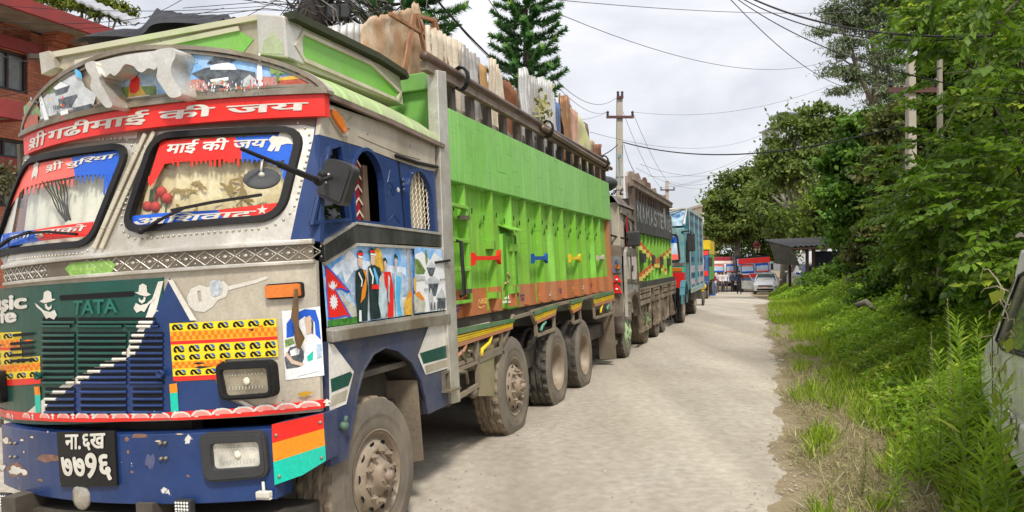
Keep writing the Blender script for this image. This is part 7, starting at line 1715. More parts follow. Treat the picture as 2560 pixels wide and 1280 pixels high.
g = G(); g.ball((-.42, cF + .55, cabz + .42), (.34, .32, .16), nu=14, nv=9); g.tube([(-.3, cF + .5, cabz + .3), (-.2, cF + .45, cabz + .12), (-.24, cF + .5, cabz)], .03, 5); tag(g.build('black_bag', blackp), 'black sack lying on the cab roof of the second truck', 'bag').matrix_world = M2
g = G(); random.seed(8)
for k in range(9):
    p = [(-.2 - .12 * k, bF - .3, cabz + .3)]
    for j in range(5): p.append((-.15 - .14 * k + .08 * random.random(), bF - .4 - .12 * j, cabz + .32 - .03 * j + .07 * random.random()))
    g.tube(p, .016, 4)
tag(g.build('rope_tangle', black), 'tangle of dark ropes over the cab roof of the second truck', 'rope').matrix_world = M2

# ================================================================ people
def person(label, M, shirt, trousers, hair=(.015, .012, .01), skin=(.30, .17, .11), pose='stand', height=1.68, shirt_z=.88, arm='down'):
    """one continuous skinned body; clothing by height, hair as a part"""
    s = height / 1.7; J = {}
    if pose == 'crouch':
        J = dict(pelvis=(0, .05, .42), spine=(0, .0, .62), chest=(0, -.08, .82), neck=(0, -.16, .95), head=(0, -.22, 1.06), crown=(0, -.24, 1.17))
        legs = [((.09, .04, .40), (.16, -.30, .46), (.13, -.12, .08), (.13, -.26, .04))]
    else:
        J = dict(pelvis=(0, 0, .93), spine=(0, .01, 1.10), chest=(0, .01, 1.30), neck=(0, .0, 1.47), head=(0, -.02, 1.57), crown=(0, -.01, 1.68))
        legs = [((.09, 0, .90), (.11, -.02, .50), (.12, .03, .09), (.12, -.14, .04))]
    v, e, r = [], [], []
    def add(p, rad, par=None):
        v.append(tuple(c * s for c in p)); r.append(rad * s)
        if par is not None: e.append((par, len(v) - 1))
        return len(v) - 1
    pv = add(J['pelvis'], .145); sp = add(J['spine'], .125, pv); ch = add(J['chest'], .15, sp); nk = add(J['neck'], .055, ch); hd = add(J['head'], .092, nk); add(J['crown'], .075, hd)
    hands = []
    for sg in (-1, 1):
        h, k, a, t = [(sg * p[0], p[1], p[2]) for p in legs[0]]
        i = add(h, .095, pv); i = add(k, .062, i); i = add(a, .048, i); add(t, .04, i)
        c = J['chest']; sh = (sg * .19, c[1], c[2] + .10)
        if arm == 'hip' or pose == 'crouch': el, wr = (sg * .27, c[1] - .12, c[2] - .16), (sg * .10, c[1] - .30, c[2] - .24)
        else: el, wr = (sg * .25, c[1] + .02, c[2] - .20), (sg * .25, c[1] - .06, c[2] - .44)
        i = add(sh, .062, ch); i = add(el, .047, i); i = add(wr, .033, i); d = (Vector(wr) - Vector(el)).normalized()
        pm_ = Vector(wr) + d * .06; i = add(tuple(pm_), .036, i); hands.append((pm_ * s, d, sg))
    me = bpy.data.meshes.new('person'); me.from_pydata(v, e, []); o = bpy.data.objects.new('person', me); COL.objects.link(o)
    o.modifiers.new('skin', 'SKIN'); sb = o.modifiers.new('sub', 'SUBSURF'); sb.levels = 1; sb.render_levels = 1
    for i, rr in enumerate(r): me.skin_vertices[0].data[i].radius = (rr, rr * (.72 if i in (0, 1, 2) else 1))
    me.skin_vertices[0].data[0].use_root = True
    bpy.context.view_layer.update(); m2 = bpy.data.meshes.new_from_object(o.evaluated_get(bpy.context.evaluated_depsgraph_get())); o.modifiers.clear(); o.data = m2; m2.name = 'person'
    bm = bmesh.new(); bm.from_mesh(m2)
    for pm_, d, sg in hands:                       # five separate fingers
        sd_ = d.orthogonal().normalized()
        for q in range(5):
            base = pm_ + d * (.02 if q < 4 else -.02) * s + sd_ * (q - 1.5) * .018 * s if q < 4 else pm_ + sd_ * -.035 * s
            L_ = (.06, .07, .066, .05, .045)[q] * s; tip = base + (d + sd_ * (-.6 if q == 4 else 0) + Vector((0, -.25, 0))).normalized() * L_
            ax = (tip - base).normalized(); u_ = ax.orthogonal().normalized(); w_ = ax.cross(u_); ring = []
            for c_, rad in ((base, .010), (base.lerp(tip, .55), .009), (tip, .006)): ring.append([bm.verts.new(c_ + (u_ * math.cos(1.2566 * i) + w_ * math.sin(1.2566 * i)) * rad * s) for i in range(5)])
            for a_, b_ in zip(ring, ring[1:]):
                for i in range(5): bm.faces.new((a_[i], a_[(i + 1) % 5], b_[(i + 1) % 5], b_[i]))
            bm.faces.new(ring[-1])
    hz, hy = J['head'][2] * s, J['head'][1] * s
    nose = [bm.verts.new(p) for p in ((-.016 * s, hy - .085 * s, hz - .02 * s), (.016 * s, hy - .085 * s, hz - .02 * s), (0, hy - .118 * s, hz - .015 * s), (0, hy - .085 * s, hz + .03 * s))]
    for f in ((0, 1, 2), (1, 3, 2), (3, 0, 2)): bm.faces.new([nose[i] for i in f])
    bm.to_mesh(m2); bm.free()
    sk_ = mat('skin_%.2f' % skin[0], skin, .5, var=.05); key = lambda c: 'cloth_%d_%d_%d' % tuple(int(999 * q) for q in c)
    ms_ = [sk_, mat(key(shirt), shirt, .8, var=.15), mat(key(trousers), trousers, .8, var=.15), mat('dark_shoe', (.02, .018, .016), .5)]
    for m_ in ms_: m2.materials.append(m_)
    nz = J['neck'][2] * s - .02 * s; wz = J['pelvis'][2] * s + .02; wr_z = (J['chest'][2] - .38) * s
    for p in m2.polygons:
        c = p.center; p.use_smooth = True
        far_ = abs(c.x) > .17 * s and c.z < wr_z + .02 and c.z > wr_z - .3 * s and pose != 'crouch'
        p.material_index = 0 if c.z > nz or far_ else (1 if c.z > wz else (3 if c.z < .1 * s else 2))
        if pose == 'crouch' and c.y < -.30 * s and c.z > .45 * s and c.z < nz: p.material_index = 0
    hr = G(); hr.ball((0, hy + .012 * s, hz + .045 * s), (.098 * s, .105 * s, .085 * s), nu=14, nv=9); hr.build('hair', mat('dark_hair', hair, .6), o)
    ey = G()
    for sg in (-1, 1): ey.ball((sg * .034 * s, hy - .088 * s, hz + .012 * s), .010 * s, nu=6, nv=4)
    ey.add([(-.028 * s, hy - .092 * s, hz - .052 * s), (.028 * s, hy - .092 * s, hz - .052 * s), (.022 * s, hy - .09 * s, hz - .062 * s), (-.022 * s, hy - .09 * s, hz - .062 * s)], [(0, 1, 2, 3)]); ey.build('eyes_and_mouth', mat('eye_dark', (.03, .015, .012), .4), o)
    er = G()
    for sg in (-1, 1): er.ball((sg * .094 * s, hy + .01 * s, hz), (.012 * s, .02 * s, .032 * s), nu=6, nv=5)
    er.build('ear', sk_, o)
    o.matrix_world = M; return tag(o, label, 'person')
person('person in a long black outfit standing on the road before the red truck', place(1848, 733, R(-18), depth=55), (.012, .012, .014), (.012, .012, .014))
person('person in a maroon shirt and pale trousers bending over beside the blue drum', place(1784, 729, R(60), depth=52), (.20, .02, .035), (.50, .45, .36), arm='hip', height=1.6)
for i, (u, d, c, tr, lb_) in enumerate(((1800, 60, (.62, .55, .55), (.08, .07, .07), 'person in a pinkish white shirt nearest the motorcycle in the group'), (1814, 62, (.66, .66, .68), (.05, .05, .06), 'person in a white shirt in front of the white truck'), (1831, 63, (.10, .13, .22), (.03, .03, .035), 'person in a dark blue shirt at the right end of the group'), (1806, 64, (.55, .40, .42), (.06, .05, .05), 'person in a dull pink shirt, second row of the group'), (1795, 63, (.30, .28, .32), (.05, .05, .06), 'person in grey behind the motorcycle'))):
    person(lb_, place(u, 725, R(-20 + 25 * i), depth=d), c, tr, height=1.62 + .03 * (i % 3))
p = Mr @ Matrix.Translation((-.75, 2.6, 3.06)); person('person in a maroon vest crouching on top of the black tarpaulin', p @ Matrix.Rotation(R(25), 4, 'Z'), (.22, .03, .04), (.62, .54, .36), pose='crouch', height=1.75)
g = G(); g.lathe([(0, .001), (0, .29), (.03, .30), (.25, .29), (.28, .30), (.56, .29), (.59, .30), (.84, .29), (.86, .001)], (0, 0, 0), 20); o = g.build('blue_drum', mat('drum_blue', (.02, .10, .32), .4, var=.2)); p = at(1776, 728, 50); o.matrix_world = Matrix.Translation((p.x, p.y, hgt(p.x, p.y))) @ Matrix.Rotation(R(-90), 4, 'Y'); tag(o, 'blue plastic drum standing beside the parked trucks', 'drum')
# motorcycle seen from the front, and a yellow scooter behind the teal truck
def motorbike(label, M, c):
    t = empty('motorcycle', label, 'motorcycle', M)
    for y in (0, 1.25): wheel(t, (.05, y, .30), .30, .10, 'plain', detail=False)
    g = G(); g.tube([(0, .05, .32), (0, .2, .75), (0, .28, .95)], .035, 6); g.tube([(-.34, .3, 1.0), (0, .24, .95), (.34, .3, 1.0)], .016, 6); g.build('handlebar', darksteel, t)
    g = G(); g.ball((0, .52, .78), (.14, .26, .13)); g.ball((0, .13, .78), (.12, .1, .14)); g.box(-.05, .05, -.15, .25, .60, .63); g.build('fuel_tank', c, t)
    g = G(); g.box(-.13, .13, .7, 1.35, .72, .80); g.build('seat', black, t, .03); g = G(); g.box(-.12, .12, .4, .9, .3, .6); g.build('engine', darksteel, t, .03)
    G().ball((0, .02, .82), (.085, .05, .085)).build('headlight', lens, t)
motorbike('motorcycle parked facing the camera beside the group of people', place(1789, 729, R(8), depth=57), mat('bike_white', (.5, .5, .5), .4))
motorbike('yellow motorcycle squeezed behind the teal box truck', place(1757, 752, R(-15), depth=32), yellow)
# ================================================================ plants
rng = np.random.default_rng(11)
def leafmesh(name, P, D, Nn, Ln, Wd, mats_, parent=None, shade=None, midx=None, fold=0.0):
    """n leaves in one mesh: centre P, direction D, normal Nn, length Ln, width Wd (arrays)"""
    n = len(P); D = D / (np.linalg.norm(D, axis=1, keepdims=True) + 1e-9); S = np.cross(D, Nn); S /= (np.linalg.norm(S, axis=1, keepdims=True) + 1e-9)
    Up = np.cross(S, D)
    Ln = np.asarray(Ln).reshape(-1, 1); Wd = np.asarray(Wd).reshape(-1, 1)
    V = np.empty((n, 4, 3)); V[:, 0] = P - D * Ln * .5; V[:, 1] = P + S * Wd * .5 - D * Ln * .08 + Up * Wd * fold; V[:, 2] = P + D * Ln * .5 - Up * Ln * .12; V[:, 3] = P - S * Wd * .5 - D * Ln * .08 + Up * Wd * fold
    me = bpy.data.meshes.new(name); me.vertices.add(4 * n); me.vertices.foreach_set('co', V.reshape(-1)); me.loops.add(4 * n); me.loops.foreach_set('vertex_index', np.arange(4 * n, dtype=np.int32)); me.polygons.add(n); me.polygons.foreach_set('loop_start', np.arange(0, 4 * n, 4, dtype=np.int32))
    for m_ in mats_: me.materials.append(m_)
    if midx is not None: me.polygons.foreach_set('material_index', midx.astype(np.int32))
    me.update(calc_edges=True)
    sh = rng.random(n) if shade is None else shade
    a = me.attributes.new('shade', 'FLOAT', 'POINT'); a.data.foreach_set('value', np.repeat(sh, 4).astype(np.float32))
    o = bpy.data.objects.new(name, me); COL.objects.link(o)
    if parent: o.parent = parent
    return o
def rdir(n, up=0.0):
    d = rng.normal(size=(n, 3)); d[:, 2] += up; return d / np.linalg.norm(d, axis=1, keepdims=True)
def crown_pts(blobs, n, clumps=26, cs=.22, shell=.55):
    """leaf positions gathered in clumps through the outer volume of ellipsoids; returns points, outward directions, clump tint"""
    tot = sum((b[1][0] * b[1][1] * b[1][2]) ** .66 for b in blobs); P, O, T = [], [], []
    for c, r in blobs:
        m = max(20, int(n * (r[0] * r[1] * r[2]) ** .66 / tot)); k = max(5, int(clumps)); d = rdir(k, .25); rad = shell + (1.02 - shell) * rng.random((k, 1)) ** .6
        cc = d * rad; idx = rng.integers(0, k, m); tint = rng.normal(0, .16, k)
        sz = cs * (.6 + .8 * rng.random(k))
        loc = rng.normal(size=(m, 3)) * sz[idx][:, None] * np.array([1, 1, .62]); p = cc[idx] + loc
        P.append(np.array(c) + p * np.array(r)); O.append(p / (np.linalg.norm(p, axis=1, keepdims=True) + 1e-6)); T.append(tint[idx])
    return np.concatenate(P), np.concatenate(O), np.concatenate(T)
dbark = mat('greenish_dark_bark', (.06, .055, .03), .9, var=.3)  # greenish dark brown for twigs and limbs of the near tree
bark = mat('bark', (.13, .105, .08), .9, var=.35, vs=6, stretch=(1, 1, .25), dirt=(.22, .20, .16), da=.35, bump=.02, bs=14)
def tree(label, base, blobs_px, n, leaf, lm, trunk=.16, clumps=26, cs=.22, group=None, name='tree', aspect=.55, shell=.55, limbs=True, droop=.1, cat='tree'):
    """blobs_px: (u, v, depth, ru, rv) in photo pixels; real size follows from the distance"""
    b = Vector((base[0], base[1], hgt(base[0], base[1])))
    t = empty(name, label, cat, Matrix.Translation(b), group)
    blobs = []
    for u, v_, d, ru, rv in blobs_px:
        c = at(u, v_, d) - b; rx, rz = ru * d / FPX, rv * d / FPX; blobs.append((tuple(c), (rx, max(.5 * (rx + rz), .3) * .85, rz)))
    P, O, T = crown_pts(blobs, n, clumps, cs, shell); m = len(P)
    D = rdir(m) + O * .6; D[:, 2] -= droop * 3
    Nn = rdir(m, 1.1) + O * .5
    L_ = leaf * (.7 + .6 * rng.random(m)); sh = np.clip(.42 + T + rng.normal(0, .17, m), 0, 1)
    leafmesh('crown', P, D, Nn, L_, L_ * aspect * (.8 + .4 * rng.random(m)), [lm], t, sh)
    g = G(); top = max(blobs, key=lambda q: q[0][2]); tc_ = Vector(top[0])
    low = min(blobs, key=lambda q: q[0][2]); fork = Vector((tc_.x * .35, tc_.y * .35, max(.8, min(low[0][2], tc_.z * .5))))
    g.tube([(0, 0, -.3), (trunk * .3, 0, fork.z * .5), tuple(fork)], [trunk * 1.25, trunk, trunk * .8], 9)
    g.build('trunk', bark, t)
    if limbs:
        for c, r in blobs[:9]:
            c = Vector(c); g = G(); mid = fork.lerp(c, .5) + Vector((random.uniform(-.2, .2), random.uniform(-.2, .2), .15 * (c - fork).length)); g.tube([fork, mid, c], [trunk * .6, trunk * .4, trunk * .15], 6)
            for k in range(7):
                d_ = Vector((random.uniform(-1, 1), random.uniform(-1, 1), random.uniform(-.3, 1))); e_ = c + Vector((d_.x * r[0], d_.y * r[1], d_.z * r[2])) * .85; s_ = mid.lerp(c, .3 + .7 * random.random()); g.tube([s_, s_.lerp(e_, .5) + Vector((0, 0, .1)), e_], [trunk * .2, trunk * .12, trunk * .04], 4, cap=False)
            g.build('limb', bark, t)
    return t
random.seed(21)
lm_far = leafmat('leaf_olive', (.055, .105, .020), (.27, .35, .075), (.42, .46, .15), .5); lm_dark = leafmat('leaf_dark', (.034, .075, .010), (.19, .27, .030), (.36, .43, .07), .45); lm_bright = leafmat('leaf_bright', (.028, .08, .006), (.17, .29, .016), (.42, .52, .05), .45); lm_yel = leafmat('leaf_yellowish', (.07, .11, .012), (.29, .34, .04), (.48, .48, .12), .4); lm_pine = leafmat('needle_greygreen', (.08, .115, .055), (.30, .36, .19), (.42, .46, .28), .35); lm_ivy = leafmat('leaf_ivy', (.030, .088, .008), (.15, .29, .022), (.30, .44, .05), .42)
def bx(u, d): p = at(u, 650, d); return (p.x, p.y)
# far broad trees
tree('rounded olive green tree farthest down the road, its crown touching the concrete tower', bx(1840, 72), [(1805, 505, 72, 42, 42), (1850, 470, 72, 55, 45), (1880, 520, 72, 60, 60), (1830, 560, 72, 60, 45), (1800, 590, 72, 40, 30), (1790, 540, 72, 26, 40)], 15000, .42, lm_far, .3, 30)
tree('tall broad tree with a paler top in the middle of the far row', bx(1960, 58), [(1985, 345, 58, 62, 60), (2050, 300, 58, 60, 42), (1940, 410, 58, 55, 50), (2010, 430, 58, 90, 60), (1960, 500, 66, 90, 60), (1900, 545, 76, 70, 60), (1990, 570, 66, 80, 50), (2085, 350, 58, 60, 70)], 22000, .38, lm_far, .3, 30)
tree('dark tree between the tall broad tree and the shed', bx(2050, 52), [(2020, 540, 52, 80, 50), (2030, 600, 56, 50, 30), (2090, 500, 52, 70, 70), (2110, 580, 52, 70, 50), (1920, 615, 78, 70, 40), (1850, 620, 80, 60, 45)], 15000, .32, lm_dark, .25, 30)
tree('grey green conifer with two bare trunks rising above the broad trees', bx(2195, 36), [(2080, 30, 36, 40, 26), (2130, 60, 36, 55, 26), (2060, 85, 36, 34, 18), (2110, 120, 36, 50, 24), (2180, 40, 36, 60, 40), (2230, 90, 36, 50, 40), (2100, 175, 36, 46, 22), (2150, 190, 36, 40, 24), (2110, 225, 36, 36, 16), (2190, 150, 36, 40, 30), (2250, 180, 36, 50, 50), (2220, 10, 36, 70, 30), (2230, 240, 36, 60, 40), (2160, -30, 36, 90, 40)], 21000, .26, lm_pine, .18, 11, .36, aspect=.2, limbs=False, shell=.0)
g = G()
for l, r_ in (([(2186, 262), (2190, 200), (2185, 120), (2170, 40), (2165, -40)], .17), ([(2180, 255), (2150, 190), (2122, 110), (2100, 60), (2075, 30)], .12), ([(2190, 180), (2215, 140), (2240, 100)], .07), ([(2140, 170), (2110, 150), (2080, 160)], .05), ([(2125, 110), (2140, 80), (2150, 30)], .05), ([(2188, 240), (2178, 255), (2165, 248)], .06)):
    q = [at(u, v_, 36) for u, v_ in l]; g.tube(q, [r_ * (1 - .6 * i / len(q)) for i in range(len(q))], 7)
q0 = at(2186, 262, 36); g.tube([(q0.x, q0.y, hgt(q0.x, q0.y) - .2), tuple(q0)], [.26, .2], 8)
tag(g.build('bare_trunk', mat('pale_bark', (.24, .20, .15), .9, var=.3, vs=5, dirt=(.12, .1, .08), da=.3)), 'forked pale trunk of the grey green conifer, mostly bare', 'tree trunk')
tree('column of bright green ivy swallowing a dead tree', bx(2130, 27), [(2160, 330, 27, 62, 55), (2130, 420, 27, 70, 60), (2170, 400, 27, 60, 60), (2110, 500, 27, 60, 60), (2160, 510, 27, 70, 60), (2140, 580, 27, 60, 50)], 17000, .17, lm_ivy, .25, 40, .20, name='ivy_tree', aspect=.85, limbs=False, droop=.3)
tree('brownish green tree behind the concrete poles', bx(2290, 24), [(2250, 330, 24, 70, 60), (2230, 430, 24, 60, 60), (2290, 500, 24, 80, 60), (2260, 560, 24, 80, 60), (2330, 400, 24, 60, 70), (2210, 590, 24, 70, 40), (2180, 640, 25, 60, 40)], 17000, .20, leafmat('leaf_brownish', (.035, .050, .010), (.15, .165, .035), (.30, .24, .09)), .2, 30, .24)
tree('dark green tree filling the upper right behind the nearest branches', bx(2420, 17), [(2330, 60, 17, 90, 60), (2440, 90, 17, 110, 80), (2380, 180, 17, 90, 70), (2500, 200, 17, 100, 90), (2340, 270, 17, 70, 60), (2450, 330, 17, 110, 90), (2540, 400, 17, 80, 110), (2400, 450, 17, 100, 80), (2480, 520, 17, 110, 80), (2300, -10, 18, 90, 40), (2560, 60, 17, 90, 90), (2400, 590, 16, 110, 50), (2530, 600, 16, 90, 50)], 30000, .19, lm_dark, .2, 34, .22)
# nearest overhanging branches: sprays of compound leaves along drooping twigs
def sprays(par, list_, leaf, lm, per=26, spread=.5):
    Ps, Ds, Ns, Ls, Sh = [], [], [], [], []; g = G()
    for u, v_, d, du, dv, L_ in list_:
        a = at(u, v_, d); k = rng.random()
        dirv = np.array([du, rng.normal(0, .35), dv]); dirv /= np.linalg.norm(dirv)
        tw = []
        for j in range(7): tw.append(Vector(np.array(a) + dirv * L_ * j / 6 + np.array([0, 0, -.10 * L_ * (j / 6) ** 2])))
        g.tube(tw, [.007 * (1 - j / 8) for j in range(7)], 4, cap=False)
        tint = rng.normal(0, .17)
        for i in range(per):
            t = (i + 1) / per; p = np.array(a) + dirv * L_ * t + np.array([0, 0, -.10 * L_ * t * t]); side = np.cross(dirv, [0, 0, 1]); s_ = 1 if i % 2 else -1
            dd = side * s_ * 1.0 + dirv * .75 + np.array([0, 0, -.35 + .25 * rng.normal()]) + rng.normal(0, .2, 3); ll = leaf * (.75 + .5 * rng.random()) * (1 - .35 * t)
            dd /= np.linalg.norm(dd); Ps.append(p + dd * ll * .55); Ds.append(dd); Ns.append(np.array([0, 0, 1.]) + rng.normal(0, .4, 3)); Ls.append(ll); Sh.append(np.clip(.55 + tint + rng.normal(0, .12), 0, 1))
    Ls = np.array(Ls)
    off = np.array(par.matrix_world.translation)
    leafmesh('leaf_sprays', np.array(Ps) - off, np.array(Ds), np.array(Ns), Ls, Ls * .62, [lm], par, np.array(Sh), fold=.08)
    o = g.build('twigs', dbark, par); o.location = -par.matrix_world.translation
def spray_list(n, box, d0, d1, L0, L1, dx=-.8):
    o = []
    for _ in range(n):
        u = box[0] + (box[1] - box[0]) * rng.random(); v_ = box[2] + (box[3] - box[2]) * rng.random(); o.append((u, v_, d0 + (d1 - d0) * rng.random(), dx + rng.normal(0, .8), rng.normal(-.10, .5), L0 + (L1 - L0) * rng.random()))
    return o
nb = Vector((*bx(2680, 10.5), 0)); nb.z = hgt(nb.x, nb.y)
near = empty('overhanging_tree', 'nearest broadleaf tree at the right edge whose bright leafy branches hang towards the road', 'tree', Matrix.Translation(nb))
G().tube([(0, 0, -.3), (.1, 0, 1.8), (-.2, .1, 3.6), (-.5, .3, 5.5)], [.2, .17, .13, .08], 9).build('trunk', bark, near)
bl = spray_list(190, (2370, 2640, 345, 620), 8.5, 12, .45, .85) + spray_list(130, (2470, 2640, -60, 345), 8.5, 13, .5, .9) + spray_list(70, (2290, 2480, -40, 110), 10, 13, .45, .85) + spray_list(90, (2230, 2420, 420, 640), 11, 15, .5, .9) + spray_list(16, (2310, 2430, 110, 330), 10, 12, .35, .6) + spray_list(80, (2270, 2400, 330, 660), 10.5, 13.5, .4, .8) + spray_list(40, (2440, 2640, 600, 700), 8, 10, .4, .7)
sprays(near, bl, .155, lm_bright, 22)
for k in range(9):
    u, v_, d = 2640 - 10 * (k % 3), -40 + 44 * k, 10.5; a = nb + Vector((-.2, .1, 1.2 + .5 * k)); e_ = at(2360 + 60 * (k % 4), 40 + 36 * k, 9 + (k % 4))
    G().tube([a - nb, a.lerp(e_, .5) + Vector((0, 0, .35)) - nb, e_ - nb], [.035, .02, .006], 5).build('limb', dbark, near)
# shrub wall below the trees, one shrub at a time
sh_ = [(2180, 650, 27, 80, 50, lm_ivy, 'ivy green shrub right of the shed, dark below'), (2120, 690, 33, 90, 36, lm_bright, 'bright green low bush in front of the shed'), (2270, 640, 19, 90, 60, lm_dark, 'dark shrub under the concrete poles'), (2360, 620, 15, 80, 60, lm_dark, 'dark leafy shrub left of the exposed brick panel'), (2460, 640, 12.5, 60, 50, lm_yel, 'yellowish climbing shrub on the brick boundary wall'), (2240, 720, 20, 110, 40, lm_ivy, 'spreading green bush at the foot of the boundary wall'), (2380, 750, 13, 110, 50, lm_bright, 'light green bush in front of the brick wall'), (2500, 720, 10, 70, 60, lm_ivy, 'leafy bush right behind the white van'), (2060, 705, 38, 60, 28, lm_bright, 'low bright bush by the shed footing')]
for u, v_, d, ru, rv, lm, lb_ in sh_:
    b_ = bx(u, d); tree(lb_, b_, [(u - ru * .4, v_ + 8, d, ru * .7, rv * .8), (u + ru * .4, v_, d, ru * .7, rv), (u, v_ - rv * .4, d * 1.03, ru * .7, rv * .7)], 5200 if d > 14 else 4200, .15 if d > 20 else .11, lm, .03, 26, .24, name='shrub', limbs=False, cat='shrub', aspect=.6, shell=.3)
# banana plant
bp_ = bx(2085, 44); bn_ = empty('banana_plant', 'banana plant with upright pale green leaves behind the shed roof', 'plant', Matrix.Translation((bp_[0], bp_[1], hgt(*bp_))))
for k, (ang, ln, tl) in enumerate(((-.5, 1.9, .3), (.1, 2.2, .1), (.7, 1.7, .5), (-1.2, 1.5, .8), (1.3, 1.6, .8))):
    v = []; n = 9
    for i in range(n + 1):
        t = i / n; c = Vector((math.sin(ang) * tl * ln * t, .2 * math.cos(ang * 3) * t, 3.6 + ln * t - ln * .55 * tl * t * t)); w_ = .26 * math.sin(math.pi * min(1, .08 + .92 * t)) ** .6; v += [c + Vector((-w_, 0, .05)), c, c + Vector((w_, 0, .05))]
    G().add(v, [(3 * i + j, 3 * i + j + 1, 3 * i + j + 4, 3 * i + j + 3) for i in range(n) for j in (0, 1)], sm=True).build('leaf', mat('banana_leaf', (.16, .33, .05), .5, var=.2), bn_)
G().tube([(0, 0, -.2), (0, 0, 3.7)], [.14, .08], 8).build('stem', mat('banana_stem', (.22, .26, .10), .7), bn_)
# araucarias behind the truck
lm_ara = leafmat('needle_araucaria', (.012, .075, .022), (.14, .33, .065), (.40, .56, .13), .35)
def araucaria(label, u, d, v_top, v_low, half, n_w, seed):
    random.seed(seed); b = bx(u, d); B = Vector((b[0], b[1], hgt(*b))); zt, zl = at(u, v_top, d).z - B.z, at(u, v_low, d).z - B.z; t = empty('araucaria_tree', label, 'tree', Matrix.Translation(B), None)
    G().tube([(0, 0, -.2), (0, 0, zl), (0, 0, zt)], [.16, .11, .03], 8).build('trunk', mat('dark_bark', (.05, .038, .03), .9, var=.3), t)
    P, D, Nn, Sh = [], [], [], []; gb_ = G(); R_ = half * d / FPX
    for w in range(n_w):
        f_ = w / (n_w - 1); z = zl + (zt - zl) * f_; L_ = R_ * (1.0 - .25 * f_ + .12 * random.random()); nb_ = 7; a0 = random.random() * 6.28
        for k in range(nb_):
            a = a0 + 6.2832 * k / nb_ + random.uniform(-.15, .15); ll = L_ * random.uniform(.82, 1.1); dr = Vector((math.cos(a), math.sin(a), 0)); tip_up = random.uniform(.05, .22)
            pts_ = [dr * (ll * q) + Vector((0, 0, z - .10 * ll * math.sin(math.pi * q) + tip_up * ll * q * q * q)) for q in (0, .25, .5, .75, 1)]
            gb_.tube(pts_, [.022, .02, .016, .012, .006], 4, cap=False); tint = random.gauss(0, .12)
            for q in range(240):
                s_ = .16 + .86 * random.random() ** .8; i = min(3, int(s_ * 4)); c = pts_[i].lerp(pts_[i + 1], min(1.05, s_ * 4 - i)); ax = (pts_[i + 1] - pts_[i]).normalized()
                rd = Vector((random.gauss(0, 1), random.gauss(0, 1), random.gauss(.35, .8))); rd = (rd - ax * rd.dot(ax)).normalized(); th = .16 * (1.0 if s_ < .9 else .8)
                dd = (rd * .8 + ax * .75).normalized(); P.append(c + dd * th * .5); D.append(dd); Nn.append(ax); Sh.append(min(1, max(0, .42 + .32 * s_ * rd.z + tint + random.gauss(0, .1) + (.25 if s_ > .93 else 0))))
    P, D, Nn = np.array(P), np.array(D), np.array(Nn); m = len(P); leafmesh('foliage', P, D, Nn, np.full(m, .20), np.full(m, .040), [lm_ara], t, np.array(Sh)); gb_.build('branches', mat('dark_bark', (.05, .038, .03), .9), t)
araucaria('araucaria with tiers of brush like branches rising behind the middle of the load', 1315, 21.5, -60, 235, 98, 9, 3)
araucaria('darker araucaria behind the rusty ladder, cut by the top of the photo', 1010, 17, -160, 92, 150, 7, 6)
# trees above the brick building at the left
tree('pale leafed tree above the red eaves of the brick building', bx(230, 27), [(200, 5, 27, 70, 26), (260, 20, 27, 40, 26), (150, -20, 27, 70, 30), (300, 30, 27, 30, 22)], 3600, .22, lm_yel, .14, 20, .3, aspect=.35)
tree('small flowering shrub with pink blossoms beside the cab, left edge', bx(5, 9.0), [(-10, 440, 9.0, 26, 40), (14, 470, 9.0, 22, 30)], 900, .06, leafmat('leaf_pinkish', (.05, .07, .02), (.20, .16, .08), (.62, .20, .18)), .02, 20, .3, name='flowering_shrub', cat='shrub', limbs=False)
tree('dry brown palm fronds showing over the black tarpaulin', bx(440, 15), [(425, 56, 15, 34, 7), (465, 60, 15, 24, 6)], 420, .22, leafmat('leaf_dry', (.16, .11, .05), (.40, .30, .14)), .08, 14, .3, name='dry_palm', aspect=.14, limbs=False, cat='palm')
# ================================================================ grass, litter and weeds on the verge
def scatter(n, q0, q1, y0_, y1_, pw=1.0, keep=None):
    y = y0_ + (y1_ - y0_) * rng.random(n) ** pw; q = q0 + (q1 - q0) * rng.random(n); x = np.array([x0(a) for a in y]) + q; P = np.stack([x, y, np.array([hgt(a, b) for a, b in zip(x, y)])], 1)
    if keep is not None:
        k = np.array([keep(a, b) for a, b in zip(q, y)]); P = P[k]; q = q[k]
    return P, q
def edge_ok(q, y): return q > qr(y) + .12 + .35 * fbm(y, q, .9)
def path_gap(q, y):                   # a worn earthy strip beside the road
    return edge_ok(q, y) and (q > qr(y) + .72 + .25 * (1 - sm(5, 9, y)) + .5 * fbm(y, 4.1, .35) or fbm(q * 1.2, y * .8, 1.0) > .02)
lm_gr = leafmat('grass_blade', (.11, .20, .010), (.37, .52, .028), (.58, .60, .14), .45); lm_dry = leafmat('straw', (.16, .13, .05), (.40, .37, .17), (.58, .54, .30), .25); lm_weed = leafmat('weed_leaf', (.075, .18, .010), (.32, .49, .028), (.52, .62, .09), .48)
def blades(name, P, h0, h1, w, lm, flat=0., label=None):
    m = len(P); h = (h0 + (h1 - h0) * rng.random(m)); D = rdir(m); D[:, 2] = np.abs(D[:, 2]) * .5 + (1.1 if not flat else .12); D /= np.linalg.norm(D, axis=1, keepdims=True)
    o = leafmesh(name, P + D * h[:, None] * .5 + np.array([0, 0, .0 if not flat else .02]), D, rdir(m, .3 if not flat else 3), h, np.full(m, w) * (.7 + .6 * rng.random(m)), [lm]); return tag(o, label, None, None, 'stuff')
P, q = scatter(64000, 2.4, 4.9, 4.2, 42, 1.7, path_gap); blades('grass', P, .05, .26, .012, lm_gr)
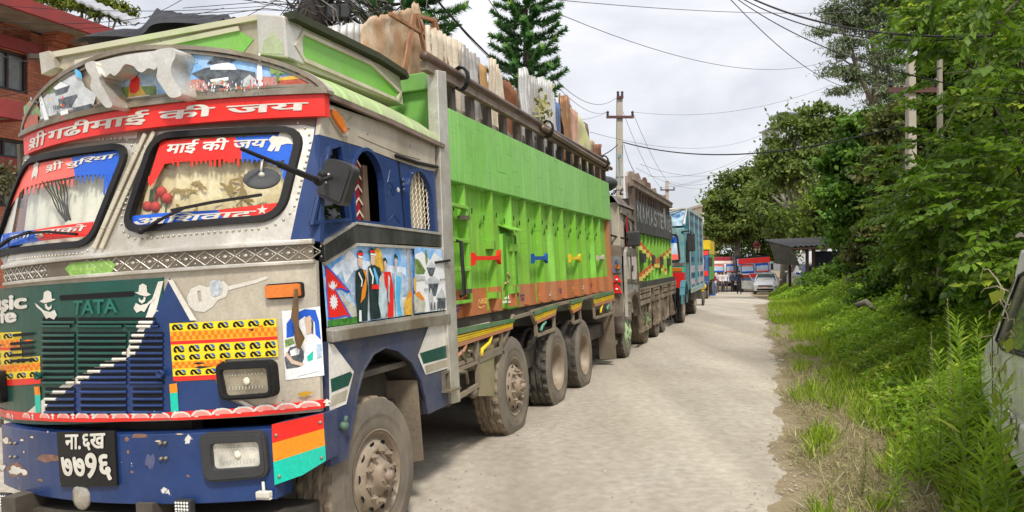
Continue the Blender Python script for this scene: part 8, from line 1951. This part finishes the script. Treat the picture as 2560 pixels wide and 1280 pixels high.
P, q = scatter(17000, 3.6, 6.6, 4.5, 46, 1.6, lambda q, y: q > qr(y) + 1.5 + .4 * fbm(y, 7, .4)); blades('long_grass', P, .18, .55, .018, lm_gr)
P, q = scatter(46000, 2.2, 4.0, 4.0, 20, 1.7, lambda q, y: q < 4.1 - .11 * (y - 5) + .3 * fbm(y, 3, .8) and q > qr(y) - .12 + .4 * fbm(y, q, .9) + .12 * rng.random()); blades('dry_grass', P, .05, .19, .006, lm_dry, flat=1)
# leafy ground cover rising to the shrubs
def cover(n, q0, q1, y0_, y1_, hmax, leaf, lm, name, pw=1.5, keep=None):
    P, q = scatter(n, q0, q1, y0_, y1_, pw, keep); m = len(P); lump = np.array([.5 + .5 * fbm(a[0], a[1], .9) for a in P]); hh = np.clip(hmax * (.35 + .9 * lump) * np.clip((q - q0) / (q1 - q0) * 1.6 + .15, .1, 1), .05, None); P[:, 2] += hh * rng.random(m) ** .45
    L_ = leaf * (.6 + .8 * rng.random(m)); D = rdir(m); D[:, 2] *= .5; sh = np.clip(-.1 + 1.05 * lump + rng.normal(0, .2, m), 0, 1); return tag(leafmesh(name, P, D, rdir(m, 1.6), L_, L_ * .45, [lm], None, sh), kind='stuff')
cover(90000, 3.7, 6.8, 6.0, 44, .95, .085, lm_weed, 'ground_cover')
cover(26000, 4.8, 7.5, 8, 48, 1.3, .11, lm_ivy, 'undergrowth')
cover(15000, 3.5, 5.0, 4.3, 13, .42, .06, lm_yel, 'low_weeds', 1.2, path_gap)
cover(9000, 2.3, 5.5, 36, 55, .8, .14, lm_weed, 'far_ground_cover', 1.0, edge_ok)
def weed(label, u, v_, d, h, n, leaf, lm, seed, thin=.3):
    """a tall upright weed: stem with narrow leaves all the way up"""
    random.seed(seed); p = at(u, v_, d); B = Vector((p.x, p.y, hgt(p.x, p.y))); t = empty('tall_weed', label, 'weed', Matrix.Translation(B)); lean = Vector((random.uniform(-.08, .08), random.uniform(-.08, .08), 1)) * h
    G().tube([(0, 0, -.05), lean * .5 + Vector((.02, 0, 0)), lean], [.008, .006, .002], 5).build('stem', mat('weed_stem', (.16, .22, .05), .7), t)
    P, D, Nn, Ls = [], [], [], []
    for i in range(n):
        f_ = .08 + .94 * i / n; a = i * 2.4; ll = leaf * (1.15 - .65 * f_) * random.uniform(.8, 1.2); dd = Vector((math.cos(a), math.sin(a), .55 + .5 * f_)).normalized(); P.append(lean * f_ + dd * ll * .5); D.append(dd); Nn.append((0, 0, 1)); Ls.append(ll)
    leafmesh('leaves', np.array(P), np.array(D), np.array(Nn, float) + rng.normal(0, .3, (n, 3)), np.array(Ls), np.array(Ls) * thin * .5, [lm], t, np.clip(rng.normal(.6, .15, n), 0, 1))
wd = [('tallest bright green weed close to the van, narrow leaves up its stem', 2415, 1150, 5.1, 1.28, 120, .20), ('bright weed with a feathery tip left of the tallest one', 2345, 1050, 5.8, 1.0, 100, .17), ('weed in front of the van bumper, leaning right', 2478, 1180, 4.7, .95, 90, .20), ('short bright weed at the lower right corner', 2530, 1240, 4.3, .75, 80, .22), ('slim weed behind the tallest one', 2450, 1000, 6.4, 1.15, 90, .17), ('weed halfway between the straw and the van', 2300, 1120, 5.6, .8, 80, .15), ('broad weed at the very bottom right of the verge', 2440, 1250, 4.3, .8, 90, .20), ('low weed at the edge of the dry straw', 2240, 1190, 5.2, .5, 70, .12), ('weed behind the brown seed stalk', 2390, 960, 7.4, .95, 80, .16)]
for i, (lb_, u, v_, d, h, n, l) in enumerate(wd): weed(lb_, u, v_, d, h, n, l, lm_weed, 40 + i)
for i, (lb_, u, v_, d, h) in enumerate((('brown dried seed stalk standing taller than the weeds', 2385, 960, 6.2, 1.35), ('second brown seed stalk, shorter and tilted left', 2330, 960, 7.2, 1.0), ('small straw coloured stalk near the road edge', 2150, 1150, 5.6, .45))): weed(lb_, u, v_, d, h, 150, .05, lm_dry, 60 + i, .5)
# creeper over the van
cr_ = empty('creeper', 'creeper with large yellow green leaves trailing over the white van', 'creeper', MV.copy()); g = G(); random.seed(31); P, D, Nn, Ls = [], [], [], []
for k in range(12):
    u, v_ = 2575, 700 + 40 * k; pts_ = []
    for j in range(7): pts_.append(Vector(SV.P(*SV.px(u - j * random.uniform(9, 17) + 10, v_ + 26 * math.sin(j * .8 + k) + random.uniform(-8, 8)), -.08 - .05 * random.random())))
    g.tube(pts_, .005, 4, cap=False)
    for j in range(0, 7, 3 if k < 4 else 2): d_ = Vector((-.25, random.gauss(0, 1), random.gauss(-.5, .6))).normalized(); P.append(pts_[j] + d_ * .05); D.append(d_); Nn.append((-1, random.gauss(0, .3), .3)); Ls.append(random.uniform(.08, .15))
n = len(P); Ls = np.array(Ls); leafmesh('leaves', np.array(P), np.array(D), np.array(Nn, float), Ls, Ls * .85, [lm_yel], cr_, np.clip(rng.normal(.75, .15, n), 0, 1)); g.build('stems', mat('creeper_stem', (.30, .25, .16), .8), cr_)
# fallen log and litter
p = onground(2165, 775, .35); g = G(); g.tube([at(2140, 765, 17.5), at(2165, 755, 17.4), at(2190, 775, 17.2)], [.07, .08, .06], 7); tag(g.build('fallen_log', bark), 'short dark log lying in the green weeds', 'log')
for i, (u, v_, lb_) in enumerate(((1955, 903, 'small pale scrap of litter at the road edge'), (1985, 930, 'dark stick lying on the bare soil beside the road'), (2008, 898, 'grey stone at the rim of the soil patch'))):
    p = onground(u, v_); z = hgt(p.x, p.y); g = G()
    if i == 1: g.tube([(p.x - .1, p.y, z + .03), (p.x + .12, p.y + .05, z + .04)], .012, 5)
    else: g.add([(p.x + .05 * math.cos(a) * (1 + .4 * math.sin(3 * a)), p.y + .04 * math.sin(a), z + .015 + .012 * k) for k in (0, 1) for a in [6.28 * j / 7 for j in range(7)]], [tuple(range(7)), tuple(range(7, 14))] + [(j, (j + 1) % 7, 7 + (j + 1) % 7, 7 + j) for j in range(7)])
    tag(g.build(['litter_scrap', 'stick', 'stone'][i], [white, bark, conc][i]), lb_, ['litter', 'stick', 'stone'][i])
# ================================================================ poles and wires
polem = mat('pole_concrete', (.46, .42, .35), .9, var=.1, dirt=(.30, .26, .20), da=.35, ds=2, dstretch=(1, 1, .4))
insm = mat('dark_insulator', (.03, .025, .03), .3, coat=.4)
def pole(label, u, d, v_top, w=.22, arms=((.72, 1.1),), ring=()):
    b = bx(u, d); z = hgt(*b); T_ = at(u, v_top, d); H = T_.z - z; t = empty('utility_pole', label, 'utility pole', Matrix.Translation((b[0], b[1], z)))
    v = [(sx * k * .5 * w, sy * k * .5 * w, zz) for zz, k in ((-.3, 1.25), (H, .85)) for sx, sy in ((-1, -1), (1, -1), (1, 1), (-1, 1))]
    G().add(v, [(0, 1, 5, 4), (1, 2, 6, 5), (2, 3, 7, 6), (3, 0, 4, 7), (4, 5, 6, 7)]).build('shaft', polem, t, .02); tops = []
    for dz, hw in arms:
        a = G(); a.box(-hw / 2, hw / 2, -w * .75, -w * .5, H - dz - .05, H - dz + .05); a.build('crossarm', mat('crossarm_rust', (.10, .045, .04), .6, .2, var=.3), t)
        for s in (-1, 1):
            i_ = G(); i_.lathe([(0, .001), (0, .03), (.05, .06), (.08, .03), (.11, .06), (.16, .05), (.2, .001)], (0, 0, 0), 10); o = i_.build('insulator', insm, t); o.location = (s * (hw / 2 - .05), -w * .62, H - dz + .05); o.rotation_euler = (0, R(-90), 0); tops.append(Vector((b[0] + s * (hw / 2 - .05), b[1] - w * .6, z + H - dz + .2)))
    return t, Vector((b[0], b[1], z + H)), tops
pA, tA, iA = pole('concrete utility pole with one crossarm rising behind the second truck', 1549, 30, 244, .26, ((.78, 1.05), (.02, .26)))
pB, tB, iB = pole('farther concrete pole with a crossarm, above the teal truck', 1668, 60, 452, .26, ((.72, 1.1),))
pC, tC, iC = pole('concrete pole with a dark crossarm standing in the trees at right', 2278, 15.5, 150, .17, ((.62, 1.0),))
pD, tD, iD = pole('slim pale pole right of the crossarmed one in the trees', 2351, 13.2, 145, .085, ())
for k, (dz_, wz_) in enumerate(((1.9, .2), (2.4, .2))):
    o = G().box(-.14, .14, -.14, .14, 0, .05).build('wire_band', darksteel, pA); o.location = (0, 0, tA.z - hgt(tA.x, tA.y) - 1.2 - dz_)
wire = mat('black_wire', (.015, .015, .016), .6); wire2 = mat('grey_wire', (.10, .10, .11), .6)
def W(label, a, b, sag, r=.008, m=None, group=None):
    a, b = Vector(a), Vector(b); n = 22; g = G(); g.tube([a.lerp(b, i / n) + Vector((0, 0, -sag * 4 * (i / n) * (1 - i / n))) for i in range(n + 1)], r, 5, cap=False); tag(g.build('overhead_wire', m or wire), label, 'wire', group)
W('thick black cable sagging from the near pole into the right hand trees', tA + Vector((.1, -.2, -1.75)), at(2300, 300, 19), .65, .022)
W('black cable running from the load of the front truck to the near pole', at(1180, 260, 13), tA + Vector((-.1, -.2, -1.85)), .75, .018)
W('heavy twisted cable crossing the upper right corner, uppermost', at(1870, -8, 14), at(2480, 90, 9), .22, .016)
W('second heavy cable crossing the upper right corner, just below the first', at(1840, -12, 14), at(2430, 95, 10), .30, .010)
W('steep black wire dropping from the top edge into the grey green conifer', at(1822, -6, 15), at(2105, 215, 24), .25, .009)
W('long black wire from the top edge down to the right edge of the foliage', at(1835, -8, 15), at(2600, 240, 9), .35, .009)
W('thick black wire slanting down behind the rusty ladder to the conifer', at(1085, -8, 9), at(1330, 220, 16), .12, .014)
W('thin black wire beside the thick slanting one', at(1080, -20, 9), at(1300, 190, 16), .18, .005)
W('thin wire crossing in front of the middle conifer to the near pole', at(1215, -10, 10), iA[0], .55, .006)
W('thin wire dipping from the conifer to the top of the near pole', at(1360, 165, 18), tA + Vector((0, 0, .1)), .6, .008, wire2)
W('dark stay wire running from the near pole down to the second truck', tA + Vector((.15, -.1, -1.8)), at(1586, 430, 20), .1, .010)
gw = 'thin wires strung between the poles and the trees'
for k, (a, b, s_) in enumerate(((iA[1], at(2080, 212, 30), .5), (iA[0], at(1420, 300, 24), .1), (at(1475, 330, 24), at(1955, 310, 45), .9), (at(1395, 0, 12), at(2130, 30, 20), .1), (at(1340, 10, 12), at(2070, 152, 26), .6), (tA + Vector((0, 0, -.2)), iB[0], .5), (iA[1], iB[1], .5), (iB[1], at(1890, 390, 50), .3), (iB[0], at(1895, 378, 52), .5), (tB, at(1890, 395, 50), .9), (at(1600, 410, 40), at(1900, 400, 48), .8), (at(1590, 420, 40), at(1780, 468, 70), .5), (at(1620, 440, 42), at(1895, 372, 48), .6))):
    W('thin grey wire strung between the poles and the trees over the road', a, b, s_, .009 if k > 4 else .006, wire2, gw)
gl_ = 'thin wires over the brick building'
for k, (a, b, s_) in enumerate(((at(-20, 70, 12), at(560, 20, 14), .15), (at(-20, 12, 12), at(760, 6, 13), .12), (at(-20, 52, 12), at(420, 34, 13), .1), (at(-20, 245, 9), at(700, -5, 12), .2), (at(360, 46, 12), at(470, -10, 12), .02))):
    W('thin black wire strung across the brick building front', a, b, s_, .005, None, gl_)
W('black cable sagging from the left edge to the grey ledge of the brick building', at(-20, 128, 14), at(122, 141, 20), .15, .010)
# pole wrapped in a huge knot of wires, top centre left
bp2 = bx(790, 13.5); zk = at(790, 40, 13.5).z; kn = empty('wire_tangled_pole', 'pole buried in a dense dark tangle of cables at the top, behind the roof box', 'utility pole', Matrix.Translation((bp2[0], bp2[1], hgt(*bp2))))
hz_ = zk - hgt(*bp2)
G().tube([(-.15, 0, -.2), (-.15, 0, hz_ + 1.5)], [.17, .12], 8).build('shaft', mat('dark_pole', (.05, .042, .035), .9, var=.4), kn)
random.seed(77)
for nm, col_ in (('cable_knot', wire), ('cable_knot', mat('brown_wire', (.07, .045, .03), .8)), ('cable_knot', mat('dusty_wire', (.13, .12, .11), .7))):
    g = G()
    for k in range(38):
        a = Vector((random.uniform(-.45, .55), random.uniform(-.3, .3), hz_ + random.uniform(-.45, .9))); q = [a]
        for j in range(6): q.append(q[-1] + Vector((random.gauss(.06, .16), random.gauss(0, .12), random.gauss(-.03, .16))))
        g.tube(q, random.choice((.006, .009, .014)), 4, cap=False)
    for k in range(12): a = Vector((random.uniform(-.2, .3), 0, hz_ + random.uniform(.0, .5))); g.tube([a, a + Vector((.4 + .3 * random.random(), -.05, .12 * random.random() - .12)), a + Vector((.9 + .5 * random.random(), -.1, -.55 - .25 * random.random()))], .008, 4, cap=False)
    for k in range(6): a = Vector((0, 0, hz_ + random.uniform(.0, .4))); g.tube([a, a + Vector((-.9, 0, .05 + random.uniform(-.1, .2))), a + Vector((-2.4, .2, .1 + random.uniform(-.25, .45)))], .006, 4, cap=False)
    g.build(nm, col_, kn)
g = G(); g.ball((-.05, 0, hz_ - .05), (.32, .22, .42), nu=12, nv=8); g.ball((.1, 0, hz_ + .5), (.26, .2, .4), nu=12, nv=8); g.build('junction_bundle', mat('bundle_dark', (.03, .026, .024), .9, var=.5, vs=8, bump=.04, bs=14), kn)
G().box(.25, .62, -.3, -.1, hz_ - .12, hz_ + .12).build('junction_box', blackp, kn, .02)

# loose stones along the road edges and before the wheels
P, q = scatter(9000, -.6, 3.1, 4.2, 30, 1.7, lambda q, y: (q > qr(y) - .35 + .5 * fbm(y, q, .8)) or (q < .9 and y < 9 and rng.random() < .5) or rng.random() < .06)
g = G()
for p in P:
    r_ = .004 + .011 * rng.random() ** 3; a0 = rng.random() * 6; zz_ = p[2] + .012
    g.add([(p[0] + r_ * 1.3 * math.cos(a0 + 1.57 * i), p[1] + r_ * math.sin(a0 + 1.57 * i), zz_ - .003) for i in range(4)] + [(p[0], p[1], zz_ + r_ * .8)], [(0, 1, 4), (1, 2, 4), (2, 3, 4), (3, 0, 4)])
tag(g.build('gravel', mat('gravel_stone', (.34, .30, .24), .9, var=.5, vs=3)), kind='stuff')
